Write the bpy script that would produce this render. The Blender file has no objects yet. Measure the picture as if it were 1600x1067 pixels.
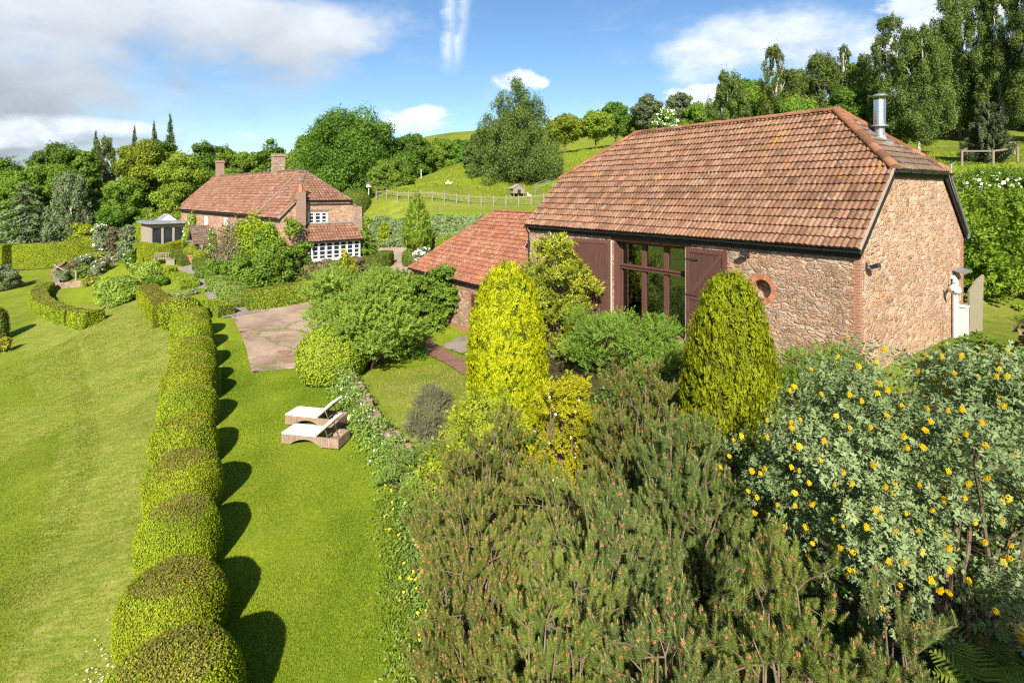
import bpy, math, random
import numpy as np
from mathutils import Vector, Matrix
R = math.radians
SC = bpy.context.scene
COL = SC.collection

# ------------------------------------------------------------------ camera, sky, sun, exposure
CAM_H, FPX, CX, CY = 8.0, 865.0, 800.0, 303.0      # eye height (m), focal length and horizon in photograph pixels
cam_d = bpy.data.cameras.new('camera')
cam = bpy.data.objects.new('camera', cam_d); COL.objects.link(cam)
cam.location = (0, 0, CAM_H); cam.rotation_euler = (R(90), 0, 0)
cam_d.sensor_width = 36; cam_d.lens = FPX / 1600 * 36
cam_d.shift_y = -(533.5 - CY) / 1600
cam_d.clip_start = 0.1; cam_d.clip_end = 5000
SC.camera = cam

SUN_EL = R(34); SUN_H = Vector((-0.05, -1.0, 0)).normalized()
SUN_DIR = Vector((SUN_H.x * math.cos(SUN_EL), SUN_H.y * math.cos(SUN_EL), math.sin(SUN_EL)))
sun_d = bpy.data.lights.new('sun', 'SUN'); sun_d.energy = 4.6; sun_d.angle = R(0.5); sun_d.color = (1.0, 0.93, 0.82)
sun = bpy.data.objects.new('sun', sun_d); COL.objects.link(sun)
sun.rotation_euler = SUN_DIR.to_track_quat('Z', 'Y').to_euler(); sun.location = (20, -40, 60)

SC.view_settings.view_transform = 'Standard'; SC.view_settings.look = 'None'
SC.view_settings.exposure = 1.2; SC.view_settings.gamma = 1.0
SC.render.engine = 'CYCLES'
SC.cycles.max_bounces = 6; SC.cycles.diffuse_bounces = 3; SC.cycles.glossy_bounces = 3
SC.cycles.transmission_bounces = 5; SC.cycles.transparent_max_bounces = 8
SC.cycles.use_denoising = False
SC.cycles.filter_width = 1.25
SC.cycles.sample_clamp_indirect = 6

class NT:
    """tiny node-tree helper"""
    def __init__(s, tree): s.t = tree; s.n = tree.nodes; s.l = tree.links
    def new(s, kind, **kw):
        n = s.n.new(kind)
        for k, v in kw.items(): setattr(n, k, v)
        return n
    def set(s, sock, v):
        if isinstance(v, bpy.types.NodeSocket): s.l.new(v, sock)
        elif v is not None:
            if sock.type == 'RGBA' and len(v) == 3: v = (*v, 1)
            sock.default_value = v
    def math(s, op, a, b=None, c=None, clamp=False):
        n = s.new('ShaderNodeMath', operation=op, use_clamp=clamp)
        for i, v in enumerate((a, b, c)):
            if v is not None: s.set(n.inputs[i], v)
        return n.outputs[0]
    def mix(s, f, a, b, mode='MIX'):
        n = s.new('ShaderNodeMix', data_type='RGBA', blend_type=mode)
        s.set(n.inputs[0], f); s.set(n.inputs[6], a); s.set(n.inputs[7], b)
        return n.outputs[2]
    def noise(s, vec, scale, detail=3, rough=.55, dist=0):
        n = s.new('ShaderNodeTexNoise'); s.set(n.inputs['Vector'], vec)
        n.inputs['Scale'].default_value = scale; n.inputs['Detail'].default_value = detail
        n.inputs['Roughness'].default_value = rough; n.inputs['Distortion'].default_value = dist
        return n.outputs['Fac']
    def ramp(s, f, stops, interp='LINEAR'):
        n = s.new('ShaderNodeValToRGB'); n.color_ramp.interpolation = interp
        e = n.color_ramp.elements
        while len(e) < len(stops): e.new(0.5)
        for x, (p, c) in zip(e, stops):
            x.position = p; x.color = (*c, 1) if len(c) == 3 else c
        s.set(n.inputs[0], f); return n.outputs[0]
    def rng(s, v, a, b, c=0.0, d=1.0, smooth=False):
        n = s.new('ShaderNodeMapRange'); n.interpolation_type = 'SMOOTHSTEP' if smooth else 'LINEAR'
        s.set(n.inputs[0], v)
        for i, x in enumerate((a, b, c, d)): n.inputs[i + 1].default_value = x
        return n.outputs[0]
    def mapping(s, vec, scale=(1, 1, 1), rot=(0, 0, 0), loc=(0, 0, 0)):
        n = s.new('ShaderNodeMapping'); s.set(n.inputs[0], vec)
        n.inputs['Scale'].default_value = scale; n.inputs['Rotation'].default_value = rot; n.inputs['Location'].default_value = loc
        return n.outputs[0]
    def attr(s, name, out='Fac'):
        return s.new('ShaderNodeAttribute', attribute_name=name).outputs[out]
    def coord(s, which='Object'): return s.new('ShaderNodeTexCoord').outputs[which]
    def bump(s, h, strength=.5, dist=.02, normal=None):
        n = s.new('ShaderNodeBump'); n.inputs['Strength'].default_value = strength; n.inputs['Distance'].default_value = dist
        s.set(n.inputs['Height'], h)
        if normal is not None: s.set(n.inputs['Normal'], normal)
        return n.outputs[0]

# world: physical sky with cumulus and stratus patches placed by compass direction
W = bpy.data.worlds.new('World'); SC.world = W; W.use_nodes = True
w = NT(W.node_tree); w.n.clear()
sky = w.new('ShaderNodeTexSky', sky_type='NISHITA'); sky.sun_disc = False
sky.sun_elevation = SUN_EL; sky.sun_rotation = math.atan2(SUN_H.x, SUN_H.y)
sky.air_density = 1.0; sky.dust_density = 0.6; sky.ozone_density = 2.2
dirv = w.coord('Generated')
sep = w.new('ShaderNodeSeparateXYZ'); w.set(sep.inputs[0], dirv)
az = w.math('ARCTAN2', sep.outputs[0], sep.outputs[1])
el = w.math('ARCSINE', sep.outputs[2])
ns1 = w.noise(w.mapping(dirv, (1, 1, 2.0)), 5.5, 7, .6, .3)
ns2 = w.noise(w.mapping(dirv, (1, 1, 1.6)), 17, 6, .62)
nz = w.math('ADD', w.math('MULTIPLY', w.math('SUBTRACT', ns1, .5), 4.6), w.math('MULTIPLY', w.math('SUBTRACT', ns2, .5), 2.6))
nzs = w.math('ADD', w.math('MULTIPLY', w.math('SUBTRACT', w.noise(w.mapping(dirv, (1, 1, 2.2)), 4.0, 5, .5, .2), .5), 2.6), w.math('MULTIPLY', w.math('SUBTRACT', ns2, .5), .7))
def azel(px, py):
    x, z = (px - CX) / FPX, (CY - py) / FPX
    return math.atan2(x, 1), math.atan2(z, math.hypot(1, x))
def puff(px, py, wa, we, amp=1.0, soft=.55):
    a0, e0 = azel(px, py)
    da = w.math('DIVIDE', w.math('SUBTRACT', az, a0), wa)
    de = w.math('DIVIDE', w.math('SUBTRACT', el, e0), we)
    r2 = w.math('ADD', w.math('MULTIPLY', da, da), w.math('MULTIPLY', de, de))
    m = w.math('SUBTRACT', 1.0, r2)
    m = w.math('ADD', m, w.math('MULTIPLY', nzs if amp < 0 else nz, abs(amp)))
    return w.rng(m, 0, soft, 0, 1, True)
def union(lst):
    f = lst[0]
    for x in lst[1:]: f = w.math('MAXIMUM', f, x)
    return f
grey = union([puff(140, 30, .40, .17, -1.0, .9), puff(330, 10, .34, .085, -1.1, .9), puff(280, 135, .13, .055, -1.2, .9), puff(-400, 80, .5, .3, -1, .9)])
white = union([puff(20, 205, .09, .028, .6, .9), puff(120, 196, .12, .016, .5, 1.3), puff(652, 190, .075, .026, 1.1, .9), puff(805, 125, .056, .022, 1.1, .8),
               puff(1110, 100, .11, .055, -1.3, 1.2), puff(1240, 50, .20, .075, -1.2, 1.3), puff(1400, 95, .2, .09, 1.1, 1.2), puff(1085, 150, .06, .02, .9, .6),
               puff(905, 163, .02, .010, 1.1, .9), puff(385, 212, .03, .010, 1.1, .9), puff(1500, 20, .12, .06, 1, .7), puff(2300, 100, .5, .3, 1.1, .8)])
# thin veils and the contrail
veil = w.math('MULTIPLY', w.rng(w.noise(w.mapping(dirv, (1.3, 1, 4)), 4.0, 6, .6, .6), .5, .8, 0, .24, True), w.rng(el, .0, .3, 1.0, .5))
a0, e0 = azel(706, 55)
tx = w.math('ADD', az, w.math('MULTIPLY', w.math('SUBTRACT', ns2, .5), .03))
tr1 = w.math('SUBTRACT', 1.0, w.math('ABSOLUTE', w.math('DIVIDE', w.math('SUBTRACT', w.math('ADD', tx, w.math('MULTIPLY', el, -.05)), a0 - .018), .018)), clamp=True)
tr2 = w.math('SUBTRACT', 1.0, w.math('ABSOLUTE', w.math('DIVIDE', w.math('SUBTRACT', w.math('ADD', tx, w.math('MULTIPLY', el, -.16)), a0 - .03), .016)), clamp=True)
trail = w.math('MULTIPLY', w.math('MAXIMUM', tr1, tr2), w.math('MULTIPLY', w.rng(el, .20, .25, 0, 1, True), w.rng(ns2, .3, .7, .1, .75)))
hs_ = w.new('ShaderNodeHueSaturation'); hs_.inputs['Saturation'].default_value = 1.13; w.set(hs_.inputs['Color'], sky.outputs[0])
skyc = w.mix(1.0, hs_.outputs[0], (.95, 1.0, 1.04), 'MULTIPLY')
skyc = w.mix(w.math('MAXIMUM', veil, trail), skyc, (7.6, 8.0, 8.6))
gcol = w.ramp(w.math('ADD', w.rng(el, .08, .3, -.1, .45), w.math('MULTIPLY', ns1, .8)), [(.2, (2.3, 2.7, 3.2)), (.6, (4.5, 4.85, 5.3)), (.95, (6.4, 6.7, 7.0))])
wcol = w.ramp(w.math('ADD', ns2, w.math('MULTIPLY', w.math('SUBTRACT', ns1, .5), .7)), [(.25, (4.9, 5.5, 6.5)), (.65, (7.6, 7.9, 8.2))])
skyc = w.mix(w.math('MULTIPLY', grey, .95), skyc, gcol)
skyc = w.mix(w.math('MULTIPLY', white, .85), skyc, wcol)
bg = w.new('ShaderNodeBackground'); bg.inputs['Strength'].default_value = 0.066
w.set(bg.inputs[0], skyc)
wo = w.new('ShaderNodeOutputWorld'); w.l.new(bg.outputs[0], wo.inputs[0])

# ------------------------------------------------------------------ mesh helpers
class MB:
    """collects faces with numpy and links them as one mesh object"""
    def __init__(s): s.v = []; s.f = []; s.nv = 0
    def add(s, v, f, mat=0, rnd=None):
        v = np.asarray(v, dtype=np.float32).reshape(-1, 3)
        f = np.asarray(f, dtype=np.int64)
        if f.ndim == 1: f = f[None]
        if rnd is None: rnd = np.full(len(f), .5, np.float32)
        elif np.isscalar(rnd): rnd = np.full(len(f), rnd, np.float32)
        s.v.append(v); s.f.append((f + s.nv, mat, np.asarray(rnd, np.float32))); s.nv += len(v)
        return s
    def merge(s, o, mat=0):
        for f, m, r in o.f: s.f.append((f + s.nv, m + mat, r))
        s.v += o.v; s.nv += o.nv; return s
    def poly(s, pts, mat=0, rnd=None): return s.add(pts, [list(range(len(pts)))], mat, rnd)
    def box(s, x0, x1, y0, y1, z0, z1, mat=0, M=None, rnd=None):
        v = np.array([(x, y, z) for z in (z0, z1) for y in (y0, y1) for x in (x0, x1)], float)
        if M is not None: v = xf(M, v)
        return s.add(v, [(0, 2, 3, 1), (4, 5, 7, 6), (0, 1, 5, 4), (2, 6, 7, 3), (0, 4, 6, 2), (1, 3, 7, 5)], mat, rnd)
    def bar(s, p, q, w, h=None, mat=0, up=(0, 0, 1), rnd=None):
        p = Vector(p); q = Vector(q); h = h or w
        d = (q - p); L = d.length; y = d.normalized()
        x = y.cross(Vector(up));  x = x.normalized() if x.length > 1e-4 else Vector((1, 0, 0))
        z = x.cross(y)
        M = Matrix(((x.x, y.x, z.x, p.x), (x.y, y.y, z.y, p.y), (x.z, y.z, z.z, p.z), (0, 0, 0, 1)))
        return s.box(-w / 2, w / 2, 0, L, -h / 2, h / 2, mat, M, rnd)
    def tube(s, pts, rad, n=8, mat=0, cap=True, rnd=None):
        pts = [Vector(p) for p in pts]; k = len(pts)
        rad = [rad] * k if np.isscalar(rad) else rad
        vs = []; ref = None
        for i, p in enumerate(pts):
            d = (pts[min(i + 1, k - 1)] - pts[max(i - 1, 0)]).normalized()
            if ref is None: ref = d.orthogonal().normalized()
            ref = (ref - d * ref.dot(d)).normalized(); b = d.cross(ref)
            for j in range(n):
                a = 2 * math.pi * j / n
                vs.append(p + (ref * math.cos(a) + b * math.sin(a)) * rad[i])
        f = [(i * n + j, i * n + (j + 1) % n, (i + 1) * n + (j + 1) % n, (i + 1) * n + j) for i in range(k - 1) for j in range(n)]
        s.add([tuple(x) for x in vs], f, mat, rnd)
        if cap:
            s.add([tuple(x) for x in vs[:n]], [list(range(n))[::-1]], mat, rnd); s.add([tuple(x) for x in vs[-n:]], [list(range(n))], mat, rnd)
        return s
    def lathe(s, prof, n=16, c=(0, 0, 0), mat=0, rnd=None):
        vs = [(c[0] + r * math.cos(2 * math.pi * j / n), c[1] + r * math.sin(2 * math.pi * j / n), c[2] + z) for r, z in prof for j in range(n)]
        f = [(i * n + j, i * n + (j + 1) % n, (i + 1) * n + (j + 1) % n, (i + 1) * n + j) for i in range(len(prof) - 1) for j in range(n)]
        return s.add(vs, f, mat, rnd)
    def extrude(s, poly, d, mat=0, rnd=None):
        """closed prism: poly (list of 3D points) swept by vector d"""
        n = len(poly); p = [Vector(a) for a in poly]; q = [a + Vector(d) for a in p]
        vs = [tuple(a) for a in p + q]
        s.add(vs, [(i, (i + 1) % n, n + (i + 1) % n, n + i) for i in range(n)], mat, rnd)
        s.add([tuple(a) for a in p], [list(range(n))[::-1]], mat, rnd); s.add([tuple(a) for a in q], [list(range(n))], mat, rnd)
        return s
    def build(s, name, mats, parent=None, smooth=False, loc=None):
        me = bpy.data.meshes.new(name)
        V = np.concatenate(s.v) if s.v else np.zeros((0, 3), np.float32)
        me.vertices.add(len(V)); me.vertices.foreach_set('co', V.astype(np.float32).ravel())
        li = []; ls = []; mi = []; rn = []; pos = 0
        for f, m, r in s.f:
            k = f.shape[1]; li.append(f.ravel()); ls.append(pos + np.arange(len(f)) * k); pos += f.size
            mi.append(np.full(len(f), m, np.int32)); rn.append(r)
        li = np.concatenate(li); ls = np.concatenate(ls)
        me.loops.add(len(li)); me.loops.foreach_set('vertex_index', li.astype(np.int32))
        me.polygons.add(len(ls)); me.polygons.foreach_set('loop_start', ls.astype(np.int32))
        me.polygons.foreach_set('material_index', np.concatenate(mi))
        me.polygons.foreach_set('use_smooth', np.full(len(ls), bool(smooth)))
        at = me.attributes.new('rnd', 'FLOAT', 'FACE'); at.data.foreach_set('value', np.concatenate(rn).astype(np.float32))
        me.update(calc_edges=True)
        for m in (mats if isinstance(mats, (list, tuple)) else [mats]): me.materials.append(m)
        return link(name, me, parent, loc)
def xf(M, v):
    A = np.array(M); v = np.asarray(v, float)
    return v @ A[:3, :3].T + A[:3, 3]
def link(name, me, parent=None, loc=None):
    o = bpy.data.objects.new(name, me); COL.objects.link(o)
    if parent is not None: o.parent = parent
    if loc is not None: o.location = loc
    return o
def empty(name, loc=(0, 0, 0), rz=0.0):
    o = bpy.data.objects.new(name, None); COL.objects.link(o); o.location = loc; o.rotation_euler = (0, 0, rz)
    o.empty_display_size = .3; return o
def tag(o, label=None, cat=None, group=None, kind=None):
    if label: o['label'] = label
    if cat: o['category'] = cat
    if group: o['group'] = group
    if kind: o['kind'] = kind
    return o
def struct(o): o['kind'] = 'structure'; return o
def dup(o, parent=None):
    c = o.copy(); COL.objects.link(c)
    if parent is not None: c.parent = parent
    for ch in list(o.children): dup(ch, c)
    return c
def boolean_cut(o, cutters):
    """cut openings through a wall mesh and keep the plain result"""
    for c in cutters:
        m = o.modifiers.new('cut', 'BOOLEAN'); m.object = c; m.operation = 'DIFFERENCE'; m.solver = 'EXACT'
    dg = bpy.context.evaluated_depsgraph_get()
    me = bpy.data.meshes.new_from_object(o.evaluated_get(dg))
    o.modifiers.clear(); old = o.data; o.data = me; bpy.data.meshes.remove(old)
    for c in cutters:
        d = c.data; bpy.data.objects.remove(c); bpy.data.meshes.remove(d)
def hsh(a, b=0.0):
    x = np.sin(np.asarray(a, float) * 127.1 + np.asarray(b, float) * 311.7) * 43758.5453
    return x - np.floor(x)
def vnoise(x, y):
    x = np.asarray(x, float); y = np.asarray(y, float)
    xi = np.floor(x); yi = np.floor(y); u = x - xi; v = y - yi; u = u * u * (3 - 2 * u); v = v * v * (3 - 2 * v)
    return (hsh(xi, yi) * (1 - u) + hsh(xi + 1, yi) * u) * (1 - v) + (hsh(xi, yi + 1) * (1 - u) + hsh(xi + 1, yi + 1) * u) * v - .5

# ------------------------------------------------------------------ terrain height field (thin plate spline through surveyed points)
TP = [(0,3,0),(-3,5,0),(-1,9,0),(-4.5,8.5,0),(-3,14,0),(-6.5,14,0),(-5,18,.02),(-8,18,.12),(-9,22,.25),(-11.8,27.5,.45),(-12.3,33,.75),(-16,34,.9),
 (-8.2,13.5,.0),(-11.8,20,.15),(-16,27,.5),(-19.2,32.5,.85),(-8,24,.3),(-7,29,.4),
 (-17,39,1.35),(-12,44,1.9),(-25,46,1.5),(-31,53,1.7),(-38,59,1.4),(-28,62,2.0),(-10,46,2.3),(-12.5,53,3.1),(-15,62,3.3),(-8,46,2.85),(-8.2,49,3.3),
 (-7,54,5.8),(-13.5,58,5.7),(-2,52,5.9),(-5,58,6.3),(-6.4,62,6.9),(-15,62.5,7.4),(1.7,62,6.85),(.9,75,9.7),(-14.8,80,9.2),(-6.4,92,13.6),(8.8,95,14.9),(18.5,100,16.7),(-17,150,23),(0,140,19),(24,132,19),(48,120,22),
 (-22,75,5.2),(-30,85,5.5),
 (22,22,3.2),(22,30,6.6),(26,25,6.0),(30,32,8.4),(44,50,11),(60,60,14),(60,90,20),(34,40,9.6),(18,25,4),(14,31,5.2),(5,42,5.2),(19,20,3.0),
 (9,15,2.85),(12,13.5,2.9),(6,18,2.3),(3,22,1.6),(1,26,1.0),(-1.5,29,.5),(-3,31,.5),(-6,37,1.3),(12,22,2.8),(5,31,1.6),
 (0,17,.85),(5,13,1.7),(1,9,.7),(4,7,1.3),(8,7,2.0),(12,10,2.6),(10,4,2.0),(17,15,3.0),(21,12,3.2),(-1.5,14,.55),(-3.3,19.5,.75),(-2,22,.75),(-4.8,21.5,.55),
 (-7.4,9,-.75),(-10.6,14,-.85),(-15.5,21,-.75),(-9,7,-.95),(-14,12,-1.3),(-20,12,-1.7),(-21,26,-.9),(-30,38,-.8),(-24.5,32,-.35),(-27,36,-.2),
 (-29,42,.2),(-32,43,-.4),(-22,40.6,1.1),(-27,47,1.2),(-26,37.5,.5),(-42,55,.1),(-33,40.5,-.7),(-38,50,-.3),(-51,57,-.9),(-60,71,-.6),(-45,66,.2),(-80,90,-1),(-60,110,1),(-20,110,8),(-40,92,2.5),(-100,120,-2),(-120,60,-6),(-60,20,-4),(-40,10,-3),
 (0,-10,.2),(-20,-10,-1.8),(20,-10,3.0),(40,0,4.5),(60,20,7.5),
 (0,400,32),(-300,300,6),(300,300,50),(-300,0,22),(-220,60,12),(300,0,36),(-200,-200,-6),(200,-200,15),(0,-200,1),(-600,700,20),(600,700,70),(0,800,45),(600,-200,40),(-600,-200,-15)]
TP = np.array(TP, float)
def _phi(d2): return .5 * d2 * np.log(d2 + 1e-9)
_S = 30.0
_P = TP[:, :2] / _S; _n = len(_P)
_K = _phi(((_P[:, None] - _P[None]) ** 2).sum(-1)) + np.eye(_n) * 2e-3
_A = np.zeros((_n + 3, _n + 3)); _A[:_n, :_n] = _K; _A[:_n, _n] = 1; _A[:_n, _n + 1:] = _P; _A[_n, :_n] = 1; _A[_n + 1:, :_n] = _P.T
_wt = np.linalg.solve(_A, np.concatenate([TP[:, 2], np.zeros(3)]))
def ground(x, y):
    x = np.asarray(x, float); y = np.asarray(y, float); sh = x.shape
    q = np.stack([x.ravel(), y.ravel()], -1) / _S; out = np.empty(len(q))
    for i in range(0, len(q), 20000):
        c = q[i:i + 20000]; d2 = ((c[:, None] - _P[None]) ** 2).sum(-1)
        out[i:i + 20000] = _phi(d2) @ _wt[:_n] + _wt[_n] + c @ _wt[_n + 1:]
    return out.reshape(sh)
def gz(x, y): return float(ground(np.array([x]), np.array([y]))[0])
def px_x(px, Y): return (px - CX) / FPX * Y
def px_z(py, Y): return CAM_H - (py - CY) / FPX * Y
def px_r(w, px, Y):
    """radius of an upright body that spans w pixels at pixel px and depth Y (bodies off the optical axis look wider)"""
    return w / 2 / FPX * Y / math.sqrt(1 + ((px - CX) / FPX) ** 2)
def hit(px, py):
    """ground point seen at a photograph pixel (marching outwards)"""
    Y = np.linspace(4, 140, 3400); x = px_x(px, Y); d = px_z(py, Y) - ground(x, Y)
    i = int(np.argmax(d < 0)) or len(Y) - 1
    return float(x[i]), float(Y[i]), float(ground(x[i:i + 1], Y[i:i + 1])[0])
# ------------------------------------------------------------------ materials
def new_mat(name):
    m = bpy.data.materials.new(name); m.use_nodes = True
    t = NT(m.node_tree); t.n.clear()
    out = t.new('ShaderNodeOutputMaterial')
    return m, t, out
def principled(t, out, base, rough=.8, spec=.3, metal=0.0, normal=None, **kw):
    p = t.new('ShaderNodeBsdfPrincipled')
    t.set(p.inputs['Base Color'], base); t.set(p.inputs['Roughness'], rough)
    p.inputs['Specular IOR Level'].default_value = spec; p.inputs['Metallic'].default_value = metal
    if normal is not None: t.set(p.inputs['Normal'], normal)
    t.l.new(p.outputs[0], out.inputs[0]); return p
def plain(name, col, rough=.7, spec=.3, metal=0.0, var=.12, scale=6, bump=0.0):
    m, t, out = new_mat(name); co = t.coord()
    n = t.noise(co, scale, 4)
    d = tuple(c * (1 - var) for c in col); b = tuple(min(1, c * (1 + var)) for c in col)
    principled(t, out, t.mix(t.rng(n, .3, .7), d, b), rough, spec, metal, t.bump(t.noise(co, scale * 6, 3), .4, bump) if bump else None)
    return m
def leaf_mat(name, dark, light, trans=.32, rough=.6, spec=.18, extra=None, ex_at=.93, g=1.75):
    """leaves: colour varies leaf by leaf, light passes through"""
    m, t, out = new_mat(name)
    dark = tuple(min(.7, c * g) for c in dark); light = tuple(min(.75, c * g) for c in light)
    r = t.attr('rnd'); n = t.noise(t.coord(), 0.9, 3)
    f = t.math('ADD', t.math('MULTIPLY', r, .75), t.math('MULTIPLY', n, .45))
    c = t.ramp(f, [(.15, dark), (.95, light)])
    if extra is not None: c = t.mix(t.math('GREATER_THAN', r, ex_at), c, extra)
    oi = t.new('ShaderNodeObjectInfo').outputs['Random']
    hs = t.new('ShaderNodeHueSaturation'); t.set(hs.inputs['Color'], c)
    t.set(hs.inputs['Hue'], t.rng(oi, 0, 1, .49, .507)); t.set(hs.inputs['Value'], t.rng(oi, 0, 1, .92, 1.08)); c = hs.outputs[0]
    p = t.new('ShaderNodeBsdfPrincipled'); t.set(p.inputs['Base Color'], c); p.inputs['Roughness'].default_value = rough
    p.inputs['Specular IOR Level'].default_value = spec
    tr = t.new('ShaderNodeBsdfTranslucent'); t.set(tr.inputs[0], t.mix(1.0, c, (1.15, 1.2, .6), 'MULTIPLY'))
    mx = t.new('ShaderNodeMixShader'); mx.inputs[0].default_value = trans
    t.l.new(p.outputs[0], mx.inputs[1]); t.l.new(tr.outputs[0], mx.inputs[2]); t.l.new(mx.outputs[0], out.inputs[0])
    return m

def tile_mat(name, lo, mid, hi, lichen=.0, white=.0, moss=.3):
    m, t, out = new_mat(name); co = t.coord(); r = t.attr('rnd')
    c = t.ramp(t.math('ADD', t.math('MULTIPLY', r, .8), t.math('MULTIPLY', t.noise(co, 1.1, 3), .3)), [(.12, lo), (.5, mid), (.95, hi)])
    n1 = t.noise(co, 9, 5, .65); n2 = t.noise(co, 28, 3)
    c = t.mix(t.math('MULTIPLY', t.rng(n1, .5, .72), moss), c, (.075, .055, .04))
    if lichen:
        lm = t.math('MULTIPLY', t.rng(t.noise(co, 1.0, 4, .6), .62, .70), t.rng(n1, .45, .6))
        c = t.mix(t.math('MULTIPLY', lm, lichen), c, (.50, .23, .03))
    if white:
        wm = t.math('MULTIPLY', t.rng(t.noise(t.mapping(co, (1, 1, .35)), 1.6, 4, .7), .46, .60), t.rng(t.noise(t.mapping(co, (3.4, 3.4, 1.1)), 2.4, 4, .7), .52, .60))
        c = t.mix(t.math('MULTIPLY', wm, white), c, (.50, .43, .35))
    c = t.mix(t.rng(n2, .35, .7, 0, .35), c, t.mix(1.0, c, (.55, .5, .48), 'MULTIPLY'))
    principled(t, out, c, .88, .15, 0, t.bump(t.math('ADD', n2, n1), .5, .012)); return m

def stone_mat(name, scale=4.2, flat=2.1, warm=(1, 1, 1), bump=1.0):
    """random rubble: flattened cells of mixed stone in pale mortar"""
    m, t, out = new_mat(name); co = t.coord()
    wob = t.new('ShaderNodeTexNoise'); t.set(wob.inputs[0], co); wob.inputs['Scale'].default_value = 2.2; wob.inputs['Detail'].default_value = 3
    v = t.new('ShaderNodeVectorMath', operation='MULTIPLY_ADD'); t.set(v.inputs[0], wob.outputs['Color']); v.inputs[1].default_value = (.34, .34, .26); t.set(v.inputs[2], co)
    cv = t.mapping(v.outputs[0], (scale, scale, scale * flat))
    def vor(feat):
        n = t.new('ShaderNodeTexVoronoi', feature=feat); t.set(n.inputs['Vector'], cv); n.inputs['Scale'].default_value = 1; n.inputs['Randomness'].default_value = .95
        return n
    f1 = vor('F1'); ed = vor('DISTANCE_TO_EDGE')
    cv2 = t.mapping(v.outputs[0], (scale * 2.1, scale * 2.1, scale * flat * 2.4), (0, 0, 0), (3.3, 1.7, .4)); cv1 = cv; cv = cv2; f2 = vor('F1'); ed2 = vor('DISTANCE_TO_EDGE'); cv = cv1
    sel = t.rng(t.noise(t.mapping(co, (1, 1, 1.8)), 1.5, 3, .6), .50, .54)
    colr = t.mix(sel, f1.outputs['Color'], f2.outputs['Color'])
    edd = t.math('ADD', t.math('MULTIPLY', ed.outputs['Distance'], t.math('SUBTRACT', 1.0, sel)), t.math('MULTIPLY', ed2.outputs['Distance'], sel))
    sp = t.new('ShaderNodeSeparateColor'); t.set(sp.inputs[0], colr)
    c = t.ramp(sp.outputs[0], [(0, (.17, .105, .075)), (.18, (.29, .175, .12)), (.34, (.235, .21, .185)), (.5, (.37, .27, .185)), (.66, (.34, .175, .115)), (.8, (.34, .31, .275)), (1, (.45, .34, .24))], 'LINEAR')
    g = t.noise(co, 14, 5, .65)
    c = t.mix(t.rng(g, .3, .75, 0, .5), c, t.mix(1.0, c, (.55, .52, .5), 'MULTIPLY'))
    big = t.noise(co, .8, 3)
    c = t.mix(t.rng(big, .45, .7, 0, .35), c, (.42, .33, .25))
    edn = t.math('ADD', edd, t.math('MULTIPLY', t.math('SUBTRACT', g, .5), .22))
    mort = t.rng(edn, .03, .15, 1, 0, True)
    c = t.mix(t.math('MULTIPLY', mort, .85), c, t.mix(g, (.31, .225, .16), (.46, .35, .255)))
    h = t.math('ADD', t.math('MULTIPLY', t.rng(edn, .0, .2, 0, 1, True), t.rng(sp.outputs[1], 0, 1, .45, 1.0)), t.math('MULTIPLY', g, .35))
    c = t.mix(1.0, c, warm, 'MULTIPLY'); st = t.noise(t.mapping(co, (1, 1, .45)), .9, 4, .6); c = t.mix(t.rng(st, .35, .62, .55, 0), c, t.mix(1.0, c, (.74, .70, .68), 'MULTIPLY')); c = t.mix(t.rng(t.noise(co, 2.3, 4, .7), .56, .72, 0, .55), c, (.50, .41, .32))
    principled(t, out, c, .93, .1, 0, t.bump(h, bump, .05)); return m

def brick_mat(name, c1, c2, mortar, sc=1.0):
    m, t, out = new_mat(name); co = t.coord()
    s = t.new('ShaderNodeSeparateXYZ'); t.set(s.inputs[0], co)
    cb = t.new('ShaderNodeCombineXYZ'); t.set(cb.inputs[0], t.math('ADD', s.outputs[0], s.outputs[1])); t.set(cb.inputs[1], s.outputs[2])
    b = t.new('ShaderNodeTexBrick'); t.set(b.inputs[0], cb.outputs[0])
    b.inputs['Scale'].default_value = sc; b.inputs['Brick Width'].default_value = .23; b.inputs['Row Height'].default_value = .078; b.inputs['Mortar Size'].default_value = .009
    b.inputs['Color1'].default_value = (*c1, 1); b.inputs['Color2'].default_value = (*c2, 1); b.inputs['Mortar'].default_value = (*mortar, 1)
    n = t.noise(co, 18, 4)
    c = t.mix(t.rng(n, .35, .75, 0, .5), b.outputs['Color'], t.mix(1.0, b.outputs['Color'], (.6, .55, .5), 'MULTIPLY'))
    principled(t, out, c, .9, .15, 0, t.bump(t.math('ADD', t.math('MULTIPLY', b.outputs['Fac'], -1.0), t.math('MULTIPLY', n, .5)), .6, .012)); return m

def wood_mat(name, col, dark=.6, plank=0.0, rough=.75):
    m, t, out = new_mat(name); co = t.coord()
    n = t.noise(t.mapping(co, (9, 9, .9)), 3.0, 5, .65)
    c = t.mix(t.rng(n, .3, .7), tuple(x * dark for x in col), col)
    h = n
    if plank:
        s = t.new('ShaderNodeSeparateXYZ'); t.set(s.inputs[0], co)
        fr = t.math('FRACT', t.math('DIVIDE', t.math('ADD', s.outputs[1], s.outputs[0]), plank))
        g = t.math('MULTIPLY', t.rng(fr, 0, .07, 0, 1), t.rng(fr, .93, 1, 1, 0))
        h = t.math('ADD', t.math('MULTIPLY', n, .3), g)
        c = t.mix(t.rng(g, 0, 1, .55, 0), c, tuple(x * .35 for x in col))
    principled(t, out, c, rough, .25, 0, t.bump(h, .5, .01)); return m

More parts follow.
